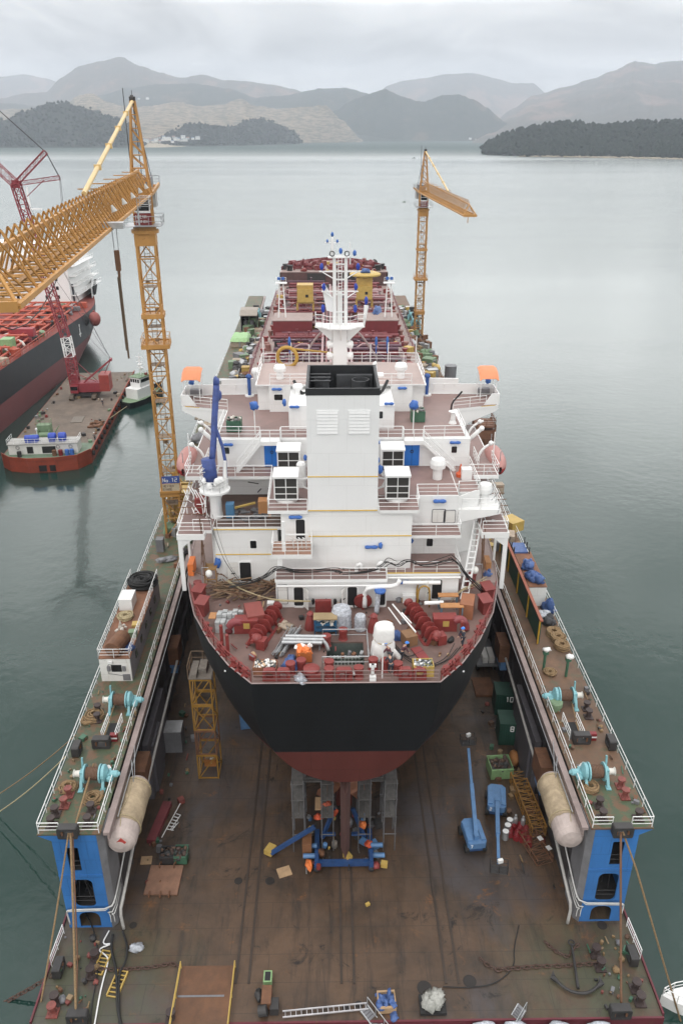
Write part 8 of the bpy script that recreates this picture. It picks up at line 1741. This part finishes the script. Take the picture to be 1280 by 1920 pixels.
# tug
tg = thing('tugboat', 'small black hulled tugboat with white wheelhouse behind the barge corner', 'tugboat', G(266, 752, 0), R(-28)); m = MB(); vs = []
TS = [(-6.5, 2.0, 1.6), (-5, 2.5, 1.5), (-2, 2.8, 1.5), (2, 2.7, 1.7), (5, 2.0, 2.1), (7, 1.0, 2.6), (8, .1, 3.0)]
for y, b, zt in TS:
    for z, k in ((-1, .6), (0, .85), (zt, 1.0)): vs += [(b * k, y, z)]
    for z, k in ((-1, .6), (0, .85), (zt, 1.0)): vs += [(-b * k, y, z)]
n = len(TS); m.add(vs, [(i * 6 + k, (i + 1) * 6 + k, (i + 1) * 6 + k + 1, i * 6 + k + 1) for i in range(n - 1) for k in (0, 1, 3, 4)] + [(0, 3, 4, 1), (1, 4, 5, 2)] , False); m.build('hull', M('tug_black', (.02, .022, .026), .5), tg)
m = MB(); m.prism([(b * .97, y) for y, b, z in TS] + [(-b * .97, y) for y, b, z in reversed(TS)], 1.3, 1.42); m.build('deck', greencab, tg)
m = MB(); m.box(-1.8, 1.8, -3.2, 3.0, 1.42, 3.9); m.box(-1.5, 1.5, -1.6, 2.2, 3.9, 6.3); hs = m.build('wheelhouse', white, tg); m = MB()
for x in (-1.1, -.4, .3, 1.0): m.box(x - .25, x + .25, -1.63, -1.601, 5.1, 5.9)
m.box(1.501, 1.53, -1.2, 1.8, 5.1, 5.9); m.box(-1.53, -1.501, -1.2, 1.8, 5.1, 5.9); m.build('wheelhouse_window', glass, hs)
m = MB(); m.box(-1.7, 1.7, -1.8, 2.4, 6.3, 6.42); rail(m, [(-1.6, -1.7, 6.42), (1.6, -1.7, 6.42), (1.6, 2.3, 6.42), (-1.6, 2.3, 6.42)], h=.8, rows=(.4, .8), step=1.1); m.build('roof', greencab, hs)
m = MB(); m.tube((0, .8, 6.4), (0, .8, 11.5), .14, n=7)
for z in (8.2, 9.6, 10.8): m.bar((-1.0, .8, z), (1.0, .8, z), .12)
m.box(-.5, .5, .4, 1.2, 8.9, 9.1); m.ell((.3, .8, 8.2), .45, .3, .35, 8, 6); m.build('mast', white, tg); m = MB(); m.lathe([(.4, 0), (.35, 2.0)], (1.3, 2.4, 3.9), (0, 0, 1), 10); m.tube((1.3, 2.4, 5.8), (1.3, 2.4, 10.5), .1); m.build('exhaust_stack', black, tg); m = MB(); m.lathe([(.42, 0), (.42, .5)], (1.0, 1.4, 6.42), (0, 0, 1), 10); m.build('red_drum', drumred, tg)
for k in range(4): m = MB(); m.torus((-2.6 + .1 * k, -3 + k * 1.8, 1.0), .42, .16, (1, 0, 0), 12, 6); m.build('tyre_fender', rubber, tg)
ropeline('pale rope from the tug to the barge corner', [G(238, 762, 2.0), G(205, 785, 2.4)], .07, ropeY)

# ------------------------------------------------------------------ second tanker alongside
t2o = Vector((-91, 0, 0)); t2 = thing('moored_tanker', 'black and red tanker with orange deck pipes moored beyond the barge at the left', 'ship', (0, 0, 0)); TZ = 12.5
HB2 = [(88, 17.6), (172, 18.6), (225, 20.6), (238, 20.8), (248, 19.6), (258, 17.), (268, 13.), (278, 8.)]
ST2 = [88, 120, 160, 190, 205, 214, 222, 228, 234, 240, 246, 252, 260, 269, 278]
m = hull_loft(ST2, HB2, [(88, -6), (230, -6), (258, -3), (278, 5)], [(88, .36), (215, .36), (240, .42), (278, .55)], 5.6, lambda F: TZ)
m.v = [(x + t2o.x, y, z) for x, y, z in m.v]; h2 = m.build('hull', [M('black_topside_two', (.022, .025, .03), .5, var=.25, scale=.3), M('boot_red_two', (.17, .06, .062), .6, var=.12, scale=.2, stretch=(1, 1, .3))], t2)
for k in range(15): F = 130 + k * 3.4; xx = t2o.x + lin(HB2, F); m = MB(); m.box(xx - .1, xx + .07, F, F + .35, 10.3, 11.3); m.build('draught_mark', white, h2)
for F in (146, 226): 
    m = MB(); xx = t2o.x + lin(HB2, F); m.box(xx - .1, xx + .09, F, F + .4, 7.5, 11); m.box(xx - .1, xx + .09, F - .6, F + 1.0, 8.1, 8.5); m.build('draught_mark', white, h2)
m = MB(); sd = [(lin(HB2, F) - .05, F) for F in ST2]; m.prism([(x + t2o.x, F) for x, F in sd] + [(-x + t2o.x, F) for x, F in reversed(sd)], TZ - .1, TZ + .03); m.build('main_deck', M('tanker_deck_red', (.19, .04, .03), .55, var=.25, scale=.5), t2)
orp = M('orange_red_pipe', (.42, .085, .05), .5, var=.2)
for k in range(13): 
    x = t2o.x + 2.5 + k * 1.15; m = MB(); z = TZ + 1.0 + (k % 3) * .5; m.tube((x, 95, z), (x, 240, z), .3, n=7)
    for f in range(96, 208, 8): m.bar((x, f, TZ), (x, f, z), .2)
    m.build('cargo_pipe', orp, t2)
for f in range(100, 244, 6): m = MB(); m.tube((t2o.x - 4, f, TZ + 2.3), (t2o.x + 17.2, f, TZ + 2.3), .28, n=7); m.build('cross_pipe', orp, t2)
m = clutter_mb(170, lambda: (t2o.x + rnd(4, 18), rnd(125, 243), TZ + .05), 1.5); tag(m.build('deck_clutter', [orp, redgear, darkst, greencab, greys, orp, MATS['dull_red'], tan], t2), None, None, None, 'stuff')
m = MB(); rail(m, [(t2o.x + 18.8, 95, TZ), (t2o.x + 18.8, 205, TZ), (t2o.x + 17.9, 222, TZ)], h=1.3, rows=(.65, 1.3), step=2.6, r=.07); m.build('railing', orp, t2)
for k in range(46):
    x = t2o.x + rnd(6, 17.5); F = rnd(120, 240); m = MB()
    if k % 3 == 0: m.path([(x - 3, F, TZ + .2), (x - 1.5, F + .6, TZ + 1.6), (x + .8, F + .4, TZ + 1.5), (x + 1.6, F, TZ + .3)], .35, 7, 1); m.build('white_hose', M('hose_white', (.62, .58, .54), .6), t2)
    else: m.obox((x, F, TZ + .8), (rnd(.8, 3), rnd(.8, 2.5), rnd(.8, 2.2)), rnd(0, .6)); m.build('deck_gear', [greencab, redgear, darkst, orp, MATS['dull_red'], greys][k % 6], t2)
m = MB(); m.obox((t2o.x + 15.3, 188, TZ + 1.8), (2.6, 3, 3.4)); m.build('green_cabinet', greenlt, t2); m = MB(); m.obox((t2o.x + 12, 190, TZ + 1.6), (3.4, 4, 3.2)); m.build('red_store', M('store_red', (.3, .04, .05), .5), t2); m = MB(); m.obox((t2o.x + 14.5, 200, TZ + 1.6), (6, 2, 3.2)); m.build('red_store', MATS['store_red'], t2)
m = MB(); m.box(t2o.x - 14, t2o.x + 13.5, 245, 269, TZ + .04, 26.5); m.box(t2o.x - 12, t2o.x + 12, 246, 259, 26.5, 30); m.box(t2o.x - 17, t2o.x + 17, 244.8, 247, 26.6, 27.2); sp2 = m.build('superstructure', white, t2)
for fl in range(5):
    for x in (-11, -7, -2.5, 2, 6, 9.5): 
        m = MB(); m.box(t2o.x + x, t2o.x + x + .8, 244.95, 244.999, 14.6 + fl * 2.6, 15.6 + fl * 2.6); m.build('window', glass, sp2)
m = MB(); m.box(t2o.x + 7, t2o.x + 12, 259.5, 268, 26.5, 33); m.build('funnel', white, sp2); m = MB(); m.tube((t2o.x + 2, 255, 30), (t2o.x + 2, 255, 45), .5, .3, 8); m.bar((t2o.x - 1.5, 255, 39), (t2o.x + 5.5, 255, 39), .4); m.box(t2o.x + .5, t2o.x + 3.5, 254, 256, 35, 35.3); m.build('mast', white, t2)
for fl in range(4):
    m = MB(); z = TZ + 2.7 + fl * 2.8; m.box(t2o.x + 13.5, t2o.x + 15.5, 246, 273 - fl * 2, z, z + .15); rail(m, [(t2o.x + 15.4, 246, z + .15), (t2o.x + 15.4, 273 - fl * 2, z + .15)], h=1.1, rows=(.55, 1.1), step=2.5, r=.06); m.build('side_gallery', white, sp2)
m = MB(); m.ext([(t2o.x + 16.5, 257, TZ + .1), (t2o.x + 12.0, 276, TZ + .1), (t2o.x + 12.0, 276, TZ + 4.5), (t2o.x + 16.5, 257, TZ + 3.2)], (-.2, 0, 0)); hb_ = m.build('quarter_bulwark', white, t2)
m = MB()
for k in range(6): m.box(t2o.x + 16.4 - k * .72, t2o.x + 16.9 - k * .72, 258.5 + k * 3, 260.2 + k * 3, TZ + .8, TZ + 3); 
m.build('bulwark_opening', blackhull, hb_)
m = MB(); m.box(t2o.x + 9, t2o.x + 14, 247, 247.4, TZ + .5, TZ + 6); m.build('dark_door', M('navy_grey', (.05, .055, .07), .6), t2)
lb2 = thing('lifeboat', 'orange free fall lifeboat high at the stern of the moored tanker', 'lifeboat', V(152, 532, 264)); m = MB(); m.ell((0, 0, 0), 1.8, 4.2, 1.9, 14, 10, .05); m.box(-.8, .8, -2.2, 1.6, 1.4, 2.4); m.build('boat_hull', M('lifeboat_orange', (.55, .13, .07), .5), lb2); m = MB(); m.bar((-1.6, -3, -2), (-1.6, 4, -1.4), .3); m.bar((1.6, -3, -2), (1.6, 4, -1.4), .3)
for x in (-1.6, 1.6):
    for y in (-2.5, 0, 3): m.bar((x, y, -2), (x, y, -7.5), .25)
m.build('cradle', white, lb2)
m = MB(); m.ell((0, 0, 0), 1.7, 1.7, 2.1, 16, 10); m.lathe([(.3, 0), (.3, .5)], (0, 0, 2), (0, 0, 1), 8); solo(m, 'ball_fender', M('fender_maroon', (.28, .08, .07), .6, var=.15), 'big maroon ball fender hanging at the stern quarter of the moored tanker', 'fender', V(178, 598, 236) ); m = MB(); m.ell((0, 0, 0), 1.5, 1.5, 1.9, 14, 9); solo(m, 'ball_fender', rubber, 'black ball fender hanging left of the maroon one', 'fender', V(158, 600, 233))

# ------------------------------------------------------------------ things far along the dock wings
def wz(px, py): return G(px, py, WTOP)
t = thing('wing_cabin', 'grey roofed open cabin on the far left dock wing', 'cabin', G(469, 616, WTOP)); t.scale = (.55, .6, .6); m = MB()
for x in (-3.6, 3.6):
    for y in (-4, 4): m.bar((x, y, 0), (x, y, 6.5), .4)
m.box(-3.5, 3.5, 3.6, 3.9, 0, 6.4); m.box(-3.9, -3.6, -3.8, 3.8, 0, 6.4); m.build('frame', darkst, t); m = MB(); m.ext([(-4.2, -5, 6.5), (4.2, -5, 6.5), (4.2, -1, 8.2), (4.2, 5, 8.2), (-4.2, 5, 8.2), (-4.2, -1, 8.2)][:3] + [(-4.2, -1, 8.2)], (0, .01, .3)); m.box(-4.2, 4.2, -.98, 5, 8.2, 8.5); m.build('roof', M('cabin_roof', (.33, .29, .25), .7, var=.15), t); m = MB()
for x in (-2, 1.2): m.lathe([(1.1, 0), (1.1, 3.6), (.8, 4)], (x, -1, 0), (0, 0, 1), 14)
m.build('tank', greys, t)
t = thing('tarp_stack', 'stack under a lime green tarpaulin on the left dock wing', 'tarpaulin', G(452, 645, WTOP)); t.scale = (.72, .8, .7); m = MB(); m.box(-3, 3, -4, 4, 0, 2.4); m.build('stack', tan, t); m = MB(); n = 10; P = [(-3.3 + 6.6 * i / n, -4.4 + 8.8 * j / n, 3.0 + .45 * noise.noise(Vector((i * .6, j * .6, 3))) - (1.1 if j == 0 or i in (0, n) else 0)) for j in range(n + 1) for i in range(n + 1)]; m.add(P, [(j * (n + 1) + i, j * (n + 1) + i + 1, (j + 1) * (n + 1) + i + 1, (j + 1) * (n + 1) + i) for j in range(n) for i in range(n)], True); m.build('tarpaulin', lime, t)
k = 0
for F, x, mt, sx, sy, sz, lb in ((148, -23, blue, 2.2, 1.6, 1.4, 'blue crates row behind the cream sacks on the left wing'), (140, -23, tan, 2.4, 2.4, 1.6, 'two cream sacks on the left wing below the lime tarpaulin'), (134, -22, tan, 1.4, 2, 1.5, 'cream sack nearest the crossing pipe on the left wing'), (128, -22.6, greys, 2, 1.6, 1.6, 'grey machinery heap on the left wing'), (120, -21.5, greys, 1.6, 1.6, 1.8, 'pale grey gear heap behind the left bridge wing'),
                             (172, -20.5, darkst, 1.5, 2, 1.8, 'dark gear heap inside the left rail near the cabin'), (196, -20.5, darkst, 1.6, 2.4, 1.7, 'dark gear heap farther along the left rail'), (112, 20.8, tan, 1.5, 2, 2.0, 'pale sack pile behind the right bridge wing'), (118, 20.8, darkst, 1.6, 1.6, 1.8, 'black tarpaulin heap on the right wing behind the pale sacks'),
                             (150, 21.5, greencab, 1.7, 2.2, 1.8, 'pale green hose reel heap at the right crane foot'), (184, 21, greencab, 1.4, 2, 1.8, 'green machinery on the right wing before the far crane'), (128, 21.3, canvas, 1.5, 2, 1.6, 'tan canvas heap on the right wing'), (170, 20.3, greys, 1.3, 2.2, 1.4, 'grey heap inside the right rail')):
    lumpy('gear_heap', mt, lb, 'heap', (X0 + x, F, WTOP), sx, sy, sz, 8)
for F, s, mt, lb in ((225, -1, cyan, 'turquoise winch far along the left wing'), (215, -1, greencab, 'pale green winch far along the left wing'), (222, 1, cyan, 'turquoise winch far along the right wing behind the crane'), (214, 1, cyan, 'second turquoise winch far along the right wing')):
    t = thing('far_winch', lb, 'winch', (X0 + s * 21.6, F, WTOP)); m = MB(); m.lathe([(1.4, -1), (1.4, -.8), (.8, -.75), (.8, .75), (1.4, .8), (1.4, 1)], (0, 0, 2), (1, 0, 0), 14)
    for x in (-1.2, 1.2): m.bar((x, -1.5, 0), (x, 0, 2), .4); m.bar((x, 1.5, 0), (x, 0, 2), .4)
    m.build('winch_body', mt, t); m = MB(); m.obox((0, 1.5, 3.3), (1.6, 1, 1.2)); m.build('cover', darkst, t)
# yellow work frames, boxes along the passage between ship and wing (on the wing decks)
for px, py, lb, mt in ((389, 660, 'yellow box on the left wing by the crossing pipe', yellow), (383, 590 + 40, 'small yellow hydrant box by the left rail', yellow), (787, 660, 'yellow box on the right wing by the rail', yellow)):
    pass
for F, s, lb in ((150, -1, 'yellow cabinet on the left wing behind the lime tarpaulin'), (166, -1, 'yellow cabinet on the left wing farther back'), (134, 1, 'yellow cabinet on the right wing')):
    t = thing('yellow_cabinet', lb, 'cabinet', (X0 + s * 18.9, F, WTOP)); m = MB(); m.box(-.8, .8, -.8, .8, 0, 2.6); m.build('body', yellow, t); m = MB(); m.box(-.85, .85, -.85, .85, 2.6, 2.75); m.build('lid', MATS['ochre_paint'], t)
t = thing('access_tower', 'rusty brown stair tower outside the right dock wing', 'stair tower', (X0 + 24.6, 127, 2.5)); m = MB()
for x in (-1.5, 1.5):
    for y in (-2, 2): m.bar((x, y, 0), (x, y, 13.5), .3)
for z in (3, 6.3, 9.7, 13): m.box(-1.6, 1.6, -2.1, 2.1, z, z + .25); rail(m, [(-1.5, -2, z + .25), (1.5, -2, z + .25), (1.5, 2, z + .25)], step=1.5, r=.06); m.bar((-1.2, -1.8, z - 3.2), (1.2, 1.8, z), .5, .15)
m.box(-1.5, 1.5, -1.9, 1.9, 10, 12.4); m.build('frame', M('stair_rust', (.18, .085, .05), .75, var=.3), t); m = MB(); rail(m, [(-1.5, -2, 13.3), (1.5, -2, 13.3), (1.5, 2, 13.3), (-1.5, 2, 13.3), (-1.5, -2, 13.3)], step=1.2, h=1.6, rows=(.8, 1.6)); m.build('railing', steel, t)
m = MB(); m.lathe([(1.2, 0), (1.2, 4.2), (1.3, 4.4)], (0, 0, 0), (0, 0, 1), 16); solo(m, 'grey_tank', greys, 'grey cylinder tank at the foot of the right crane', 'tank', (X0 + 23.5, 160, WTOP))
yf = thing('support_tower', 'ochre steel framework below the left bridge wing', 'frame', (X0 - 20.3, 98, WTOP)); m = MB(); 
for z in (0, 6):
    for y in (-2, 2): m.bar((-2, y, z), (2.6, y, z), .3)
for x in (-2, 2.6):
    for y in (-2, 2): m.bar((x, y, 0), (x, y, 6), .35)
for y in (-2, 2): m.bar((-2, y, 0), (2.6, y, 6), .2); m.bar((2.6, y, 0), (-2, y, 6), .2)
m.box(-1.6, 2.2, -1.5, 1.5, .5, 4.5); m.build('frame', MATS['ochre_paint'], yf)
for k, (F, lb) in enumerate(((104, 'brown gear pile below the left lifeboat'), (110, 'brown gear pile behind the yellow framework'))): lumpy('gear_heap', rusty, lb, 'heap', (X0 - 20, F, WTOP), 1.4, 2.4, 2.2, 9)
for s in (-1, 1):
    m = MB(); m.path([(s * 0, 0, 0), (s * .2, 40, .2), (0, 110, 0)], .35, 8); solo(m, 'deck_pipe', M('pinkish_pipe', (.28, .17, .16), .6, var=.2) if s < 0 else M('brown_pipe', (.2, .13, .1), .6, var=.3), 'long pale pink pipe along the inner edge of the %s dock wing' % ('left' if s < 0 else 'right'), 'pipe', (X0 + s * 18.7, 100, WTOP + .9))
# white launch at the right bottom edge
lw = G(1240, 1866, 1.1); lw = Vector((lw.x + 2.55, lw.y - .25, 0)); la = thing('launch', 'white launch whose pointed bow enters at the right bottom edge', 'boat', lw, R(84)); m = MB()
P = [(0, 2.6), (.55, 1.6), (1.0, .2), (1.1, -3), (-1.1, -3), (-1.0, .2), (-.55, 1.6)]; m.prism(P, -.3, 1.1); m.build('hull', white, la); m = MB(); m.box(-.8, .8, -2.8, -.2, 1.1, 2.0); m.build('cabin', whiteO, la); m = MB(); rail(m, [(-.9, .2, 1.1), (-.5, 1.6, 1.1), (0, 2.5, 1.1), (.5, 1.6, 1.1), (.9, .2, 1.1)], h=.8, rows=(.4, .8), step=1); m.build('bow_rail', white, la)
# small far boats
for x, y, lb in ((775, 297, 'tiny grey boat far out on the bay behind the right crane'), (757, 379, 'tiny pale skiff on the water left of the right crane cab')):
    q = G(x, y, 0); s = 1.0 if y < 350 else .8; b_ = thing('far_boat', lb, 'boat', q, R(80)); k_ = 10 if y < 350 else 3.5; m = MB(); m.prism([(-k_ * .16, -k_ / 2), (k_ * .16, -k_ / 2), (k_ * .18, k_ * .2), (0, k_ / 2), (-k_ * .18, k_ * .2)], -.2, k_ * .12); m.build('hull', greys if y < 350 else greencab, b_); m = MB(); m.box(-k_ * .1, k_ * .1, -k_ * .3, 0, k_ * .12, k_ * .3); m.build('cabin', greys, b_)

# ------------------------------------------------------------------ people
def person(label, loc, rz, top, legs_m, helmet, pose='stand', arms=(.25, -.35)):
    t = thing('person', label, 'person', loc, rz); bend = .55 if pose == 'bend' else 0.06; hipz = .92
    def skin_obj(name, vs, es, rs, mat):
        me = bpy.data.meshes.new(name); me.from_pydata(vs, es, []); o = bpy.data.objects.new(name, me); COL.objects.link(o); o.parent = t; me.materials.append(mat)
        md = o.modifiers.new('skin', 'SKIN'); sk = me.skin_vertices[0].data
        for i, r in enumerate(rs): sk[i].radius = (r, r)
        sk[0].use_root = True; md.use_smooth_shade = True; sb = o.modifiers.new('sub', 'SUBSURF'); sb.levels = 1; sb.render_levels = 1; return o
    cb, sb_ = math.cos(bend), math.sin(bend); up = lambda h, x=0, f=0: (x, (h * sb_ + f * cb), hipz + h * cb - f * sb_)
    vs = [(0, 0, hipz), up(.28), up(.5), up(.6), up(.72), up(.82, 0, .02)]; es = [(0, 1), (1, 2), (2, 3), (3, 4), (4, 5)]; rs = [.13, .13, .12, .055, .09, .085]
    hands = []
    for s, a in ((-1, arms[0]), (1, arms[1])):
        i = len(vs); sh = up(.48, s * .19); el = (s * .26, sh[1] + .1 + max(0, a) * .3, sh[2] - .26); wr = (s * .24, el[1] + .2 * abs(a) + .05, el[2] - .2 + .15 * max(0, a)); pm = (s * .235, wr[1] + .06, wr[2] - .06)
        vs += [sh, el, wr, pm]; es += [(2, i), (i, i + 1), (i + 1, i + 2), (i + 2, i + 3)]; rs += [.065, .048, .033, .038]
        for k in range(5):
            j = len(vs); off = (k - 2) * .018; ln = (.05, .085, .09, .085, .06)[k]; sp = .03 if k == 0 else 0
            vs += [(pm[0] + off * .5 - s * sp, pm[1] + .03 + off, pm[2] - ln * .5), (pm[0] + off * .5 - s * sp * 1.2, pm[1] + .02 + off, pm[2] - ln)]; es += [(i + 3, j), (j, j + 1)]; rs += [.010, .008]
        hands.append((sh, el, wr))
    feet = []
    for s, dy in ((-1, .1), (1, -.08)):
        i = len(vs); vs += [(s * .1, 0, hipz - .06), (s * .11, dy * .6 + .03, .48), (s * .11, dy, .09), (s * .12, dy + .15, .045)]; es += [(0, i), (i, i + 1), (i + 1, i + 2), (i + 2, i + 3)]; rs += [.09, .062, .045, .045]; feet.append(vs[i:i + 4])
    skin_obj('body', vs, es, rs, skinm)
    jv = [up(-.02), up(.28), up(.5), up(.56)]; je = [(0, 1), (1, 2), (2, 3)]; jr = [.155, .155, .15, .075]
    for sh, el, wr in hands: i = len(jv); jv += [sh, el, wr]; je += [(2, i), (i, i + 1), (i + 1, i + 2)]; jr += [.085, .066, .048]
    skin_obj('jacket', jv, je, jr, top)
    tv = [(0, 0, hipz + .02)]; te = []; tr_ = [.15]
    for f in feet: i = len(tv); tv += [f[0], f[1], (f[2][0], f[2][1], .12)]; te += [(0, i), (i, i + 1), (i + 1, i + 2)]; tr_ += [.105, .078, .06]
    skin_obj('trousers', tv, te, tr_, legs_m)
    hd = Vector(up(.76, 0, .01)); m = MB(); m.ell(hd + Vector((0, 0, .05)), .13, .15, .12, 12, 8, 0, -.15); m.lathe([(.165, 0), (.165, .015)], hd + Vector((0, .02, .035)), (0, 0, 1), 12); m.build('helmet', helmet, t)
    m = MB()
    for s in (-1, 1): m.ell(hd + Vector((s * .035, .085, 0)), .012, .01, .01, 6, 5)
    m.build('eyes', black, t); m = MB(); m.ell(hd + Vector((0, .1, -.03)), .013, .02, .02, 6, 5); m.build('nose', skinm, t)
bh = M('helmet_blue', (.05, .25, .75), .35)
person('worker in black with a blue helmet standing at the right bulwark of the stern deck', G(866, 1212, D0 + .02), 2.2, cloth_b, cloth_b, bh); person('worker in dark clothes with light blue helmet bending behind the white shroud', G(731, 1244, D0 + .02), 1.0, M('maroon_clothes', (.10, .03, .04), .8), cloth_b, bh, 'bend'); person('worker with blue helmet crouching beside the stern bollards', G(752, 1240, D0 + .02), -1.2, M('navy_red_clothes', (.09, .035, .05), .8), cloth_b, bh, 'bend')
person('worker in black bending over a bag near the stern rail', G(732, 1264, D0 + .02), .3, cloth_b, cloth_b, M('helmet_dark', (.02, .02, .025), .4), 'bend')
person('man in dark clothes standing near the right edge of the barge', G(194, 762, 2.36), 2.5, cloth_b, cloth_b, M('helmet_white', (.7, .7, .68), .4)); person('man in dark clothes standing at the barge edge nearer the deckhouse', G(179, 826, 2.36), 1.2, cloth_g, cloth_b, MATS['helmet_white'])

# keep the three levels thing > part > sub-part
def _depth(o):
    k = 1
    while o.parent: o = o.parent; k += 1
    return k
for o in list(COL.objects):
    while _depth(o) > 3:
        p = o.parent; lm = p.matrix_basis @ o.matrix_basis; o.parent = p.parent; o.matrix_basis = lm
